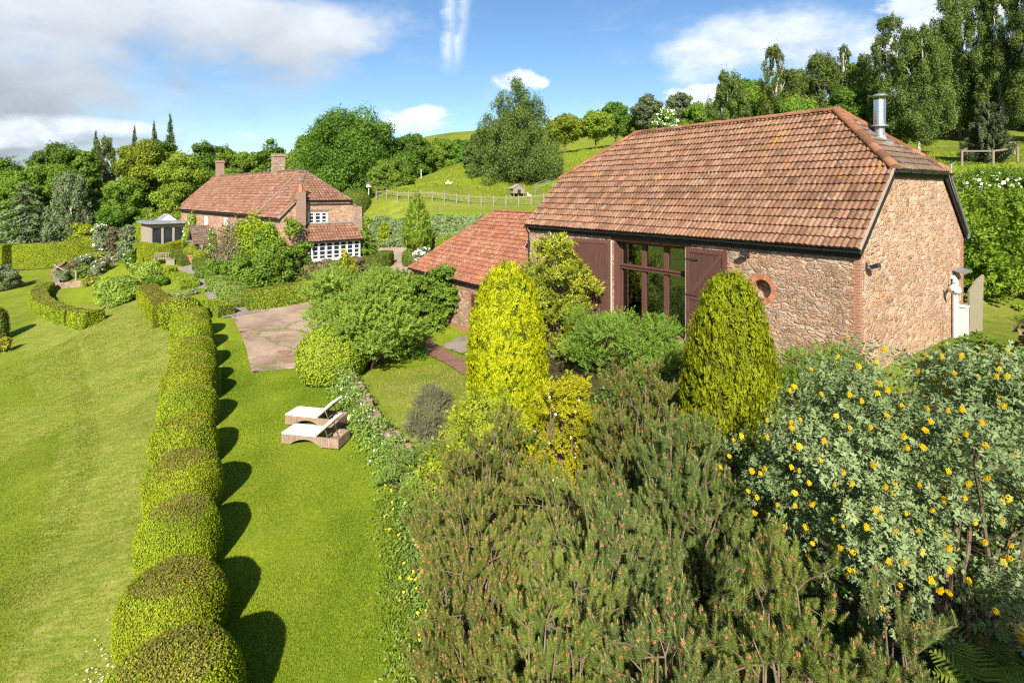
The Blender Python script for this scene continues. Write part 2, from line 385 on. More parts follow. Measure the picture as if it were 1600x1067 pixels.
def glass_mat(name, tint=(.8, .9, .85)):
    m, t, out = new_mat(name)
    tr = t.new('ShaderNodeBsdfTransparent'); tr.inputs[0].default_value = (*tint, 1)
    gl = t.new('ShaderNodeBsdfGlossy'); gl.inputs['Roughness'].default_value = .03; gl.inputs[0].default_value = (.95, .95, .95, 1)
    fr = t.new('ShaderNodeFresnel'); fr.inputs[0].default_value = 1.5
    mx = t.new('ShaderNodeMixShader'); t.set(mx.inputs[0], t.math('ADD', fr.outputs[0], .06))
    t.l.new(tr.outputs[0], mx.inputs[1]); t.l.new(gl.outputs[0], mx.inputs[2]); t.l.new(mx.outputs[0], out.inputs[0]); return m

def grass_mat():
    m, t, out = new_mat('turf'); co = t.coord()
    rough = t.attr('rough'); lush = t.attr('lush')
    big = t.noise(co, .22, 4, .6); mid = t.noise(co, 1.3, 5, .65); fine = t.noise(co, 14, 4, .7); vf = t.noise(co, 60, 3, .7)
    # combed look: noise stretched along the mowing direction (the long axis of the garden)
    comb = t.noise(t.mapping(co, (9, 1.1, 1), (0, 0, R(33))), 1.0, 4, .65)
    slope = t.noise(t.mapping(co, (2.2, 9, 2), (0, 0, R(28))), 1.0, 5, .7)
    lawn = t.ramp(t.math('ADD', t.math('MULTIPLY', mid, .5), t.math('MULTIPLY', comb, .5)), [(.26, (.112, .170, .009)), (.5, (.185, .245, .014)), (.76, (.275, .31, .030))])
    lawn = t.mix(t.rng(big, .42, .66, 0, .7), lawn, (.225, .265, .020))
    lawn = t.mix(t.rng(t.noise(co, .55, 5, .65), .56, .72, 0, .55), lawn, (.26, .25, .045))
    sx_ = t.new('ShaderNodeSeparateXYZ'); t.set(sx_.inputs[0], co)
    acr = t.math('ADD', t.math('ADD', t.math('MULTIPLY', sx_.outputs[0], .869), t.math('MULTIPLY', sx_.outputs[1], .495)), t.math('MULTIPLY', big, 1.6))
    band = t.rng(t.math('SINE', t.math('MULTIPLY', acr, 5.2)), -.45, .45, 0, 1, True)
    lawn = t.mix(t.math('MULTIPLY', band, t.rng(mid, .3, .7, .12, .42)), lawn, t.mix(1.0, lawn, (.70, .80, .72), 'MULTIPLY'))
    mead = t.ramp(t.math('ADD', t.math('MULTIPLY', big, .5), t.math('MULTIPLY', mid, .5)), [(.3, (.080, .115, .012)), (.5, (.140, .172, .020)), (.68, (.235, .228, .050))])
    bank = t.ramp(t.math('ADD', t.math('MULTIPLY', slope, .65), t.math('MULTIPLY', mid, .35)), [(.28, (.092, .140, .013)), (.44, (.160, .205, .022)), (.57, (.25, .262, .050)), (.72, (.38, .33, .12))])
    c = t.mix(t.math('MULTIPLY', lush, 1.0, clamp=True), mead, lawn)
    rm = t.rng(t.math('ADD', rough, t.math('MULTIPLY', t.math('SUBTRACT', mid, .5), .8)), .35, .65, 0, 1, True)
    c = t.mix(rm, c, bank)
    ed = t.attr('soil')
    sm = t.rng(t.math('ADD', ed, t.math('MULTIPLY', t.math('SUBTRACT', mid, .5), .9)), .45, .6, 0, 1, True)
    c = t.mix(sm, c, t.mix(fine, (.045, .038, .018), (.10, .085, .04)))
    c = t.mix(t.rng(fine, .35, .7, 0, .7), c, t.mix(1.0, c, (.5, .58, .45), 'MULTIPLY'))
    tuft = t.noise(co, 4.5, 5, .75); c = t.mix(t.rng(tuft, .50, .72, 0, .5), c, t.mix(1.0, c, (1.45, 1.25, 1.4), 'MULTIPLY')); c = t.mix(t.rng(tuft, .48, .3, 0, .45), c, t.mix(1.0, c, (.62, .72, .6), 'MULTIPLY'))
    c = t.mix(t.rng(vf, .4, .7, 0, .35), c, t.mix(1.0, c, (1.35, 1.25, 1.3), 'MULTIPLY'))
    h = t.math('ADD', t.math('ADD', fine, t.math('MULTIPLY', vf, .6)), t.math('MULTIPLY', mid, .5))
    principled(t, out, c, .95, .08, 0, t.bump(h, .55, .04)); return m

def gravel_mat(name, lo, hi, grass=.3):
    m, t, out = new_mat(name); co = t.coord()
    a = t.noise(co, .7, 5, .6); b = t.noise(co, 6, 4, .7); f = t.noise(co, 45, 3, .7)
    c = t.mix(t.rng(t.math('ADD', t.math('MULTIPLY', a, .7), t.math('MULTIPLY', b, .3)), .35, .65), lo, hi)
    c = t.mix(t.rng(f, .4, .7, 0, .5), c, t.mix(1.0, c, (.55, .5, .48), 'MULTIPLY'))
    vc = t.new('ShaderNodeTexVoronoi', feature='DISTANCE_TO_EDGE'); wv = t.new('ShaderNodeTexNoise'); t.set(wv.inputs[0], co); wv.inputs['Scale'].default_value = 1.2
    vm = t.new('ShaderNodeVectorMath', operation='MULTIPLY_ADD'); t.set(vm.inputs[0], wv.outputs['Color']); vm.inputs[1].default_value = (1.2, 1.2, 0); t.set(vm.inputs[2], co); t.set(vc.inputs['Vector'], vm.outputs[0]); vc.inputs['Scale'].default_value = .28
    crack = t.math('MULTIPLY', t.rng(vc.outputs['Distance'], .012, .035, 1, 0), t.rng(b, .40, .52))
    gm = t.math('MAXIMUM', t.math('MULTIPLY', t.rng(t.noise(co, .9, 5, .7), .58, .66), t.rng(b, .4, .6)), crack)
    c = t.mix(t.math('MULTIPLY', gm, grass), c, (.12, .15, .03))
    principled(t, out, c, .95, .1, 0, t.bump(f, .5, .02)); return m

def paving_mat(name, lo, hi, scale, mortar):
    m, t, out = new_mat(name); co = t.coord()
    b = t.new('ShaderNodeTexBrick'); t.set(b.inputs[0], t.mapping(co, (1, 1, 1), (0, 0, R(30))))
    b.inputs['Scale'].default_value = scale; b.inputs['Mortar Size'].default_value = .03
    b.inputs['Color1'].default_value = (*lo, 1); b.inputs['Color2'].default_value = (*hi, 1); b.inputs['Mortar'].default_value = (*mortar, 1)
    n = t.noise(co, 3, 5, .65)
    c = t.mix(t.rng(n, .35, .7, 0, .7), b.outputs['Color'], t.mix(1.0, b.outputs['Color'], (.55, .52, .5), 'MULTIPLY'))
    principled(t, out, c, .9, .15, 0, t.bump(t.math('ADD', t.math('MULTIPLY', b.outputs['Fac'], -.6), n), .5, .015)); return m

M = {}
M['turf'] = grass_mat()
M['gravel'] = gravel_mat('pink_gravel', (.235, .160, .112), (.42, .315, .235), .85)
M['track'] = gravel_mat('track_gravel', (.27, .20, .15), (.38, .29, .225), .2)
M['flag'] = paving_mat('flagstone', (.27, .245, .23), (.36, .33, .30), 1.6, (.13, .12, .08))
M['brickpath'] = paving_mat('brick_paving', (.24, .12, .085), (.36, .19, .13), 3.2, (.12, .085, .06))
M['patio'] = gravel_mat('worn_concrete', (.22, .18, .14), (.33, .28, .225), .6)
M['tile_barn'] = tile_mat('barn_roof_tile', (.085, .050, .034), (.195, .100, .058), (.325, .190, .120), lichen=1.0, white=.3, moss=.6)
M['tile_old'] = tile_mat('weathered_roof_tile', (.075, .055, .042), (.135, .095, .068), (.21, .135, .09), lichen=.45, white=.4, moss=.8)
M['tile_ridge'] = tile_mat('ridge_tile', (.12, .062, .038), (.245, .105, .055), (.33, .16, .09), lichen=1.0, moss=.75)
M['tile_out'] = tile_mat('outbuilding_roof_tile', (.16, .062, .036), (.255, .098, .054), (.34, .155, .09), lichen=.6, white=.5, moss=.55)
M['tile_house'] = tile_mat('cottage_roof_tile', (.115, .056, .036), (.205, .096, .058), (.285, .15, .098), lichen=.4, white=.6, moss=.65)
M['stone'] = stone_mat('rubble_stone', 3.5, 2.5, (1.26, 1.16, 1.06))
M['stone_gable'] = stone_mat('gable_rubble_stone', 3.5, 1.7, (1.30, 1.18, 1.04), .8)
M['stone_house'] = stone_mat('cottage_rubble_stone', 2.6, 2.2, (1.2, 1.05, .95), .5)
M['stone_low'] = stone_mat('garden_wall_stone', 4.2, 1.8)
M['brick'] = brick_mat('red_brick', (.33, .135, .075), (.26, .115, .072), (.40, .30, .22))
M['brick_old'] = brick_mat('old_brick', (.30, .17, .115), (.25, .155, .105), (.36, .29, .22))
M['chim_stone'] = stone_mat('chimney_stone', 5, 1.6, bump=.5)
M['render'] = plain('lime_mortar', (.30, .245, .19), .9, .1)
M['black'] = plain('black_gutter_paint', (.020, .024, .026), .35, .5, var=.2)
M['fascia'] = plain('black_fascia_paint', (.018, .016, .015), .6, .3)
M['barnwood'] = wood_mat('stained_barn_boards', (.098, .046, .034), .6, plank=.155)
M['frame'] = wood_mat('stained_frame_timber', (.115, .052, .038), .65)
M['oakgrey'] = wood_mat('silvered_oak', (.34, .29, .24), .75, plank=.14)
M['oak'] = wood_mat('weathered_oak', (.25, .22, .15), .7)
M['white'] = plain('white_paint', (.72, .72, .69), .5, .35, var=.04)
M['cream_pvc'] = plain('pale_grey_paint', (.52, .52, .50), .5, .3, var=.06)
M['white_edge'] = plain('pale_door_edge', (.62, .52, .42), .7, .2)
M['lead'] = plain('lead_sheet', (.21, .22, .24), .55, .4, var=.25, scale=3)
M['steel'] = plain('bright_steel', (.62, .64, .67), .30, .5, 1.0, var=.05)
M['steel_dull'] = plain('dull_steel', (.30, .31, .33), .45, .5, .6)
M['glass'] = glass_mat('window_glass')
M['dark_glass'] = plain('cottage_window_glass', (.022, .028, .032), .06, .6, var=.5, scale=1.5)
M['interior'] = plain('barn_interior', (.12, .09, .07), .9, .1)
M['floor_in'] = plain('barn_floor', (.16, .10, .06), .6, .3)
M['curtain'] = plain('white_curtain', (.75, .77, .78), .8, .1)
M['cream'] = plain('cream_fabric', (.68, .61, .46), .8, .1)
M['cushion'] = plain('ivory_cushion', (.78, .69, .57), .85, .1, var=.05, scale=9, bump=.004)
M['wicker'] = paving_mat('woven_rattan', (.34, .24, .165), (.44, .32, .225), 22, (.12, .08, .055))
M['terracotta'] = plain('terracotta', (.42, .17, .09), .8, .2)
M['bark'] = plain('bark', (.13, .095, .068), .95, .05, var=.35, scale=5, bump=.03)
M['bark_pale'] = plain('birch_bark', (.42, .38, .33), .9, .1, var=.3, scale=4)
M['bark_pine'] = plain('pine_bark', (.155, .115, .078), .95, .05, var=.3, scale=7, bump=.02)
M['post'] = wood_mat('fence_timber', (.25, .205, .15), .7)
M['wire'] = plain('fence_wire', (.30, .30, .29), .5, .4, .4)
M['feather'] = plain('white_feather', (.8, .78, .72), .8, .1)
M['beak'] = plain('orange_beak', (.6, .22, .04), .6, .2)
M['petal_w'] = plain('white_petal', (.80, .79, .70), .7, .1)
M['petal_y'] = plain('yellow_petal', (.80, .58, .015), .6, .2, var=.1)
M['petal_p'] = plain('purple_petal', (.28, .09, .26), .7, .1)
M['petal_o'] = plain('orange_petal', (.62, .20, .10), .7, .1)
M['ball'] = plain('ball_white', (.8, .79, .75), .4, .4, var=.03)
M['ball_y'] = plain('ball_yellow', (.75, .55, .02), .4, .4, var=.03)
M['concrete'] = plain('coping_stone', (.44, .40, .35), .95, .1, var=.2, bump=.01)
# foliage
L = {}
L['yew'] = leaf_mat('yew_clippings', (.062, .104, .005), (.225, .265, .010), .30)
L['yew_dark'] = leaf_mat('dark_yew_foliage', (.030, .052, .008), (.10, .135, .018), .22)
L['yew_top'] = leaf_mat('clipped_yew_top', (.085, .088, .012), (.175, .165, .026), .25)
L['yew_top2'] = leaf_mat('browned_yew_top', (.085, .105, .010), (.21, .215, .020), .28)
L['core'] = plain('inner_twigs', (.050, .060, .010), 1.0, 0, var=.3)
L['box'] = leaf_mat('box_foliage', (.075, .12, .008), (.235, .29, .022), .3)
L['beech'] = leaf_mat('beech_hedge_leaf', (.045, .090, .007), (.145, .205, .018), .35)
L['broad'] = leaf_mat('broad_leaf', (.040, .082, .009), (.120, .185, .020), .35)
L['broad_dark'] = leaf_mat('oak_leaf', (.024, .055, .007), (.080, .140, .015), .32)
L['broad_olive'] = leaf_mat('sycamore_leaf', (.055, .088, .008), (.165, .205, .020), .36)
L['maple'] = leaf_mat('shrub_leaf', (.058, .098, .012), (.185, .235, .040), .40, g=2.1)
L['birch'] = leaf_mat('birch_leaf', (.034, .060, .012), (.118, .158, .036), .36, g=1.55)
L['grey'] = leaf_mat('grey_leaf', (.055, .075, .035), (.15, .185, .09), .25)
L['greyshrub'] = leaf_mat('grey_heath_leaf', (.085, .092, .048), (.19, .195, .105), .15, g=1.15)
L['larch'] = leaf_mat('larch_needle', (.032, .058, .018), (.085, .125, .036), .25)
L['cedar'] = leaf_mat('cedar_needle', (.038, .066, .030), (.125, .165, .075), .2)
L['pine_far'] = leaf_mat('far_pine_needle', (.030, .045, .020), (.095, .115, .055), .15)
L['gold'] = leaf_mat('golden_conifer_spray', (.105, .150, .002), (.43, .46, .006), .34, g=1)
L['gold2'] = leaf_mat('golden_green_conifer_spray', (.040, .068, .002), (.265, .32, .006), .34, g=1.0)
L['lime'] = leaf_mat('lime_leaf', (.16, .23, .010), (.38, .43, .028), .38, g=1.0)
L['magnolia'] = leaf_mat('glossy_magnolia_leaf', (.050, .078, .006), (.34, .35, .028), .25, .32, .45, extra=(.46, .25, .02), ex_at=.975, g=1.25)
L['wall_shrub'] = leaf_mat('pinnate_shrub_leaf', (.045, .088, .010), (.150, .220, .030), .35)
L['ivy'] = leaf_mat('climber_leaf', (.035, .072, .008), (.120, .185, .020), .32)
L['vine'] = leaf_mat('bright_climber_leaf', (.12, .20, .008), (.32, .40, .024), .38, g=1.1)
L['bronze'] = leaf_mat('bronze_shrub_leaf', (.050, .048, .025), (.135, .115, .055), .25)
L['viburnum'] = leaf_mat('tiered_shrub_leaf', (.115, .175, .010), (.36, .40, .035), .36, g=1.15)
L['yellow'] = leaf_mat('golden_shrub_leaf', (.24, .26, .006), (.54, .53, .02), .36, g=1.0)
L['lav'] = leaf_mat('lavender_leaf', (.12, .19, .030), (.27, .36, .075), .25, g=1.25)
L['silver'] = leaf_mat('silvery_leaf', (.070, .112, .026), (.28, .345, .155), .22, .6, .2, g=1.0)
L['cover'] = leaf_mat('bank_cover_leaf', (.045, .073, .020), (.108, .136, .052), .2)
L['creeper'] = leaf_mat('wall_creeper_leaf', (.050, .090, .014), (.16, .215, .045), .3)
L['fern'] = leaf_mat('fern_frond', (.050, .080, .008), (.18, .20, .025), .3)
L['pine'] = leaf_mat('pine_needle', (.040, .062, .017), (.124, .150, .040), .24, .65, .12, g=2.0)
L['pine_y'] = leaf_mat('yellowish_pine_needle', (.040, .062, .011), (.134, .156, .031), .24, .65, .12, g=2.0)
L['cone'] = plain('orange_pine_cone', (.33, .135, .068), .8, .1, var=.25, scale=12)
L['candle'] = plain('pale_pine_candle', (.24, .25, .10), .8, .1, var=.2, scale=8)
L['blade'] = leaf_mat('grass_blade', (.10, .165, .008), (.25, .315, .022), .3, g=1)
L['straw'] = leaf_mat('dry_grass_blade', (.10, .15, .014), (.30, .29, .07), .25, g=1)

# ------------------------------------------------------------------ ground sheet
def axis(lo, a, b, hi, d, n):
    core = np.arange(a, b + 1e-6, d)
    g = np.linspace(0, 1, n + 1)[1:] ** 2.2
    return np.concatenate([(a - g * (a - lo))[::-1], core, b + g * (hi - b)])
gx = axis(-900, -46, 30, 900, .5, 46); gy = axis(-250, 2, 66, 1000, .5, 50)
GX, GY = np.meshgrid(gx, gy, indexing='xy'); GZ = ground(GX, GY)
GZ += np.where(np.hypot(GX + 5, GY - 30) < 55, vnoise(GX * .8, GY * .8) * .03, vnoise(GX * .2, GY * .2) * .25)
nx, ny = len(gx), len(gy)
idx = np.arange(nx * ny).reshape(ny, nx)
fq = np.stack([idx[:-1, :-1], idx[:-1, 1:], idx[1:, 1:], idx[1:, :-1]], -1).reshape(-1, 4)
g = MB().add(np.stack([GX, GY, GZ], -1).reshape(-1, 3), fq).build('ground', M['turf'], smooth=True); struct(g)
def seg_dist(x, y, pts):
    d = np.full(np.shape(x), 1e9)
    for (ax, ay), (bx, by) in zip(pts[:-1], pts[1:]):
        vx, vy = bx - ax, by - ay; t = np.clip(((x - ax) * vx + (y - ay) * vy) / (vx * vx + vy * vy), 0, 1)
        d = np.minimum(d, np.hypot(x - ax - t * vx, y - ay - t * vy))
    return d
def inside(x, y, poly):
    r = np.zeros(np.shape(x), bool); n = len(poly)
    for i in range(n):
        (ax, ay), (bx, by) = poly[i], poly[(i + 1) % n]
        c = ((ay > y) != (by > y)) & (x < (bx - ax) * (y - ay) / (by - ay + 1e-12) + ax); r ^= c
    return r
ROW = [(-5.35, 8.3), (-20.6, 34.6)]
px_, py_ = GX.ravel(), GY.ravel()
# rough bank below the topiary row, up to the curved hedge
side = (px_ - ROW[0][0]) * (ROW[1][1] - ROW[0][1]) - (py_ - ROW[0][1]) * (ROW[1][0] - ROW[0][0])
side = side / math.hypot(ROW[1][0] - ROW[0][0], ROW[1][1] - ROW[0][1])          # negative on the downhill side
bw = np.interp(py_, [6, 9, 20, 28, 36, 40], [1.9, 2.2, 3.4, 6.5, 9.0, 9])
rough = ((side < .3) & (side > -bw - .6)) * np.clip((bw + side + .6) / .8, 0, 1) * (py_ < 43) * (py_ > -5)
rough = np.maximum(rough, .62 * inside(px_, py_, [(-3.2, 15), (-1, 15), (0, 22), (-3, 23.5), (-5.2, 21.5)]))
rough = np.maximum(rough, .6 * ((px_ < -17) & (px_ > -26) & (py_ < 24)))
rough = np.maximum(rough, .68 * ((py_ > 56.5) & (py_ < 62.3) & (px_ > -16) & (px_ < 6)))
lush = ((py_ < 68) & (px_ < 12)) * 1.0
lush = np.where((py_ > 62.4) & (px_ > -18), np.clip(.55 + vnoise(px_ * .06, py_ * .06), 0, 1) * .7, lush)
lush = np.where((side < -bw + .3) & (py_ < 60) & (px_ < -4), .42 + .3 * np.clip(vnoise(px_ * .25 + py_ * .1, py_ * .12), -.5, .5), lush)
soil = np.zeros_like(px_)
soil = np.maximum(soil, inside(px_, py_, [(-.6, 8), (-3.2, 15.5), (-1.5, 16), (1, 18), (3, 20), (9, 15), (14, 12), (16, 3), (2, 0), (-.2, 3)]) * 1.0)
soil = np.maximum(soil, inside(px_, py_, [(1, 17), (0, 22), (0, 26.5), (9, 15), (13, 12)]) * .9)
soil = np.maximum(soil, inside(px_, py_, [(-17.3, 37.4), (-12.5, 36.6), (-9.5, 42), (-11, 46), (-36, 60), (-31, 52), (-24, 43)]) * .8)
soil = np.maximum(soil, ((py_ > 64) & (py_ < 125) & (px_ < -36 - (py_ - 64) * .5)) * .9)
soil = np.maximum(soil, ((py_ > 80) & (py_ < 118) & (px_ < -18)) * .9)
for nm, arr in (('rough', rough), ('lush', lush), ('soil', soil)):
    at = g.data.attributes.new(nm, 'FLOAT', 'POINT'); at.data.foreach_set('value', arr.astype(np.float32).ravel())

def sheet(name, poly, mat, lift=.03, step=.35):
    """paving laid on the ground: fine grid clipped to an outline given in plan, with a small edge"""
    P = np.array(poly); x0, y0 = P.min(0) - step; x1, y1 = P.max(0) + step
    X, Y = np.meshgrid(np.arange(x0, x1, step), np.arange(y0, y1, step))
    X = X.copy(); Y = Y.copy(); ins = inside(X, Y, poly)
    # snap the outer ring of vertices onto the outline
    n = len(poly); bx = X.copy(); by = Y.copy(); bd = np.full(X.shape, 1e9)
    for i in range(n):
        (ax, ay), (cx, cy) = poly[i], poly[(i + 1) % n]; vx, vy = cx - ax, cy - ay
        t = np.clip(((X - ax) * vx + (Y - ay) * vy) / (vx * vx + vy * vy), 0, 1); qx, qy = ax + t * vx, ay + t * vy
        d = np.hypot(X - qx, Y - qy); k = d < bd; bd[k] = d[k]; bx[k] = qx[k]; by[k] = qy[k]
    sn = (~ins) & (bd < step * 1.5); X[sn] = bx[sn]; Y[sn] = by[sn]; ok = ins | sn
    Z = ground(X, Y) + lift; id_ = np.arange(X.size).reshape(X.shape)
    q = ok[:-1, :-1] & ok[:-1, 1:] & ok[1:, 1:] & ok[1:, :-1]
    f = np.stack([id_[:-1, :-1], id_[:-1, 1:], id_[1:, 1:], id_[1:, :-1]], -1)[q]
    return struct(MB().add(np.stack([X, Y, Z], -1).reshape(-1, 3), f).build(name, mat, smooth=True))
def ribbon(pts, w, n=6):
    """outline of a band of width w along a smooth centre line"""
    p = catmull(pts, n); a = []; b = []
    for i in range(len(p)):
        d = p[min(i + 1, len(p) - 1)] - p[max(i - 1, 0)]; d = d / np.hypot(*d[:2])
        ww = w if np.isscalar(w) else np.interp(i / (len(p) - 1), np.linspace(0, 1, len(w)), w)
        nrm = np.array([-d[1], d[0]]) * ww / 2; a.append(tuple(p[i][:2] + nrm)); b.append(tuple(p[i][:2] - nrm))
    return a + b[::-1]
def catmull(pts, n=6):
    P = [np.array(p, float) for p in pts]; P = [2 * P[0] - P[1]] + P + [2 * P[-1] - P[-2]]; out = []
    for i in range(1, len(P) - 2):
        for k in range(n):
            t = k / n; a, b, c, d = P[i - 1:i + 3]
            out.append(.5 * (2 * b + (c - a) * t + (2 * a - 5 * b + 4 * c - d) * t * t + (3 * b - a - 3 * c + d) * t ** 3))
    out.append(P[-2]); return out
def hp(px, py): h = hit(px, py); return (h[0], h[1])
sheet('driveway', [hp(393, 583), hp(385, 545), hp(370, 510), hp(358, 490), hp(385, 478), hp(440, 474), hp(500, 470), hp(560, 455), hp(600, 440), hp(640, 470), hp(600, 520), hp(500, 560), hp(460, 577)], M['gravel'], .03)
sheet('yard', [hp(560, 440), hp(585, 415), hp(600, 401), hp(640, 404), hp(650, 410), hp(640, 430), hp(620, 470), hp(600, 455)], M['track'], .045)
sheet('farm_track', ribbon([hp(622, 412), hp(612, 392), hp(598, 379), hp(580, 369), hp(560, 362)], [5.5, 3.0, 2.4, 2.2, 2.2]), M['track'], .06)
sheet('garden_path', ribbon([hp(385, 492), hp(362, 478), hp(342, 458), hp(322, 438), hp(306, 423), hp(296, 417), hp(302, 412)], [2.6, 1.8, 1.6, 1.6, 1.7, 1.8, 1.8]), M['flag'], .05)
sheet('brick_path', [hp(652, 548), hp(668, 528), hp(735, 570), hp(760, 586), hp(760, 612), hp(733, 592), hp(690, 566)], M['brickpath'], .05, .25)
sheet('patio', [hp(688, 543), hp(716, 528), hp(760, 520), hp(775, 560), hp(745, 562), hp(716, 552)], M['patio'], .045, .3)
# ------------------------------------------------------------------ roofs made of real rows of tiles
def tiles(mb, O, e, s, span, V, gauge, roll, seg=6, amp=.030, lift=.035, seed=0, mat=0, tilew=2, mix=.5):
    """rows of rolled clay tiles on a plane: O eave origin, e along the eave, s up the slope, span(v) -> (u0, u1)"""
    rg = np.random.default_rng(seed)
    O = np.array(O, float); e = np.array(e, float); e /= np.linalg.norm(e); s = np.array(s, float); s /= np.linalg.norm(s)
    n = np.cross(e, s); n = n if n[2] > 0 else -n
    rows = int(math.ceil(V / gauge))
    for j in range(rows):
        v0 = j * gauge; v1 = min(V, v0 + gauge * 1.06)
        a0, b0 = span(v0); a1, b1 = span(v1)
        lo, hi = min(a0, a1), max(b0, b1)
        off = (j % 2) * roll * .5 * 0 + rg.normal() * .008
        k0, k1 = int(math.floor(lo / roll)) - 1, int(math.ceil(hi / roll)) + 1
        ks = np.arange(k0, k1); nt = len(ks)
        ph = np.linspace(0, 1, seg + 1)
        U = (ks[:, None] + ph[None]) * roll + off                       # each roll has its own vertices
        h = amp * np.maximum(0, np.sin(np.pi * np.clip(ph * 1.25, 0, 1))) ** .8
        tid = (ks // tilew)
        jl = hsh(tid * 1.7 + seed, j * 3.1) * .016; jv = (hsh(tid * 2.3 + seed, j * 5.7) - .5) * .022
        Ub = np.clip(U, a0, b0); Ut = np.clip(U, a1, b1)
        H = h[None] + 0 * U
        def pt(u, v, hh): return O + u[..., None] * e + (v[..., None] if np.ndim(v) else v) * s + hh[..., None] * n
        vb = v0 + jv[:, None] + 0 * U
        B = pt(Ub, vb, H + lift + jl[:, None]); T = pt(Ut, v1, H * .9 + .004 + 0 * U); D = pt(Ub, vb, H * .15 - .004 + 0 * U)
        w = seg + 1; base = np.arange(nt)[:, None] * w + np.arange(seg)[None]
        keep = ((Ub[:, 1:] - Ub[:, :-1]) + (Ut[:, 1:] - Ut[:, :-1])) > 1e-4
        N = nt * w; f1 = np.stack([base, base + 1, base + 1 + N, base + N], -1)[keep]
        f2 = np.stack([base + 2 * N, base + 1 + 2 * N, base + 1, base], -1)[keep]
        r = np.clip(.12 + hsh(tid + seed * 7.3, j * 1.3) * .38 + hsh(ks * 3.3 + seed, j * 2.9) * .40 + (hsh(j + seed) - .5) * .16, 0, 1)
        r = np.repeat(r[:, None], seg, 1)[keep]
        mb.add(np.concatenate([B.reshape(-1, 3), T.reshape(-1, 3), D.reshape(-1, 3)]), np.concatenate([f1, f2]), mat, np.concatenate([r, r * .8]))
    return mb
def ridge(mb, p, q, r=.13, L=.45, seed=0, mat=0):
    """a run of half-round ridge tiles from p to q"""
    p = Vector(p); q = Vector(q); d = q - p; n = max(1, int(d.length / L)); d /= n
    y = d.normalized(); x = y.cross(Vector((0, 0, 1))).normalized(); z = x.cross(y)
    for i in range(n):
        jl = (hsh(i + seed, 1.7) - .5) * .02; rr = float(hsh(i * 3.7 + seed, 2.2)); vs = []
        for k, rad in ((-.02, r * 1.04), (1.0, r * .97)):
            c = p + d * (i + k)
            for j in range(9):
                a = math.pi * (j / 8) * 1.15 - math.pi * .075
                v = c + x * (rad * math.cos(a)) + z * (rad * .8 * math.sin(a) - .03 + jl); vs.append(tuple(v))
        mb.add(vs, [(j, j + 1, j + 10, j + 9) for j in range(8)], mat, rr)
        mb.add(vs[:9], [list(range(9))], mat, rr)
    return mb
def gutter(mb, p, q, r=.065, out=(0, -1, 0), br=.9):
    p = Vector(p); q = Vector(q); n = 7
    d = (q - p).normalized(); o = Vector(out); vs = []
    for c in (p, q):
        for rr in (r, r * .82):
            for j in range(n + 1):
                a = math.pi + math.pi * j / n
                vs.append(tuple(c + o * (rr * math.cos(a)) + Vector((0, 0, rr * math.sin(a)))))
    m = n + 1
    f = [(j, j + 1, 2 * m + j + 1, 2 * m + j) for j in range(n)] + [(m + j + 1, m + j, 3 * m + j, 3 * m + j + 1) for j in range(n)]
    f += [(0, 2 * m, 3 * m, m), (n, m + n, 3 * m + n, 2 * m + n)]
    mb.add(vs, f)
    for c in (0, 2 * m): mb.add([vs[c + j] for j in range(m)], [list(range(m))])
    k = int((q - p).length / br)
    for i in range(k + 1):
        c = p + (q - p) * (i / max(k, 1)); mb.tube([c + o * (r * 1.15 * math.cos(math.pi + math.pi * j / 6)) + Vector((0, 0, r * 1.15 * math.sin(math.pi + math.pi * j / 6))) for j in range(7)], .014, 4)
    return mb
def tmp_box(x0, x1, y0, y1, z0, z1, parent=None):
    return MB().box(x0, x1, y0, y1, z0, z1).build('tmp', [], parent)
def slab(mb, pts, th=.05, mat=0):
    """roof deck under the tiles"""
    a, b, c = (Vector(p) for p in pts[:3]); n = (b - a).cross(c - a).normalized(); n = n if n.z > 0 else -n
    return mb.extrude([tuple(Vector(p) - n * th) for p in pts], n * (th - .012), mat)

# ------------------------------------------------------------------ barn: local x across the gable, y along the length, z world height
BL, BW, BE, BR, BH = 14.96, 9.07, 6.48, 10.97, 8.75       # length, width, eave, ridge, hip-eave height
HX = (BH - BE) / ((BR - BE) / (BW / 2)); HN, HF = 2.60, 3.13
barn = empty('barn', (9.416, 15.0, 0), R(35.98))
tag(barn, 'large rubble stone barn with a half-hipped pantile roof and dark brown doors folded open', 'barn')
rg = np.random.default_rng(11)
wx0, wx1, wy0, wy1, zb = .24, BW - .24, .10, BL - .10, -.5
prof = lambda y: [(wx0, y, zb), (wx1, y, zb), (wx1, y, BE + .12), (BW - HX - .10, y, BH - .06), (HX + .10, y, BH - .06), (wx0, y, BE + .12)]
wall = MB().extrude(prof(wy0), (0, wy1 - wy0, 0)).build('wall', M['stone'], barn)
wall.data.materials.append(M['interior'])
pi = [(wx0 + .55, wy0 + .55, 2.72), (wx1 - .55, wy0 + .55, 2.72), (wx1 - .55, wy0 + .55, BE - .1), (BW - HX - .5, wy0 + .55, BH - .5), (HX + .5, wy0 + .55, BH - .5), (wx0 + .55, wy0 + .55, BE - .1)]
cut_in = MB().extrude(pi, (0, BL - 1.3, 0)).build('tmp', [], barn)
OY0, OY1, OZ0, OZ1 = 5.69, 9.25, 2.75, 6.10
cut_op = tmp_box(0, 1.2, OY0, OY1, OZ0, OZ1, barn)
NY, NZ = 2.91, 4.99
ci = MB(); cyl = [(0, NY + .30 * math.cos(2 * math.pi * k / 28), NZ + .30 * math.sin(2 * math.pi * k / 28)) for k in range(28)]
cut_n = ci.extrude(cyl, (.24 + .30, 0, 0)).build('tmp', [], barn)
bpy.context.view_layer.update()
boolean_cut(wall, [cut_in, cut_op, cut_n])
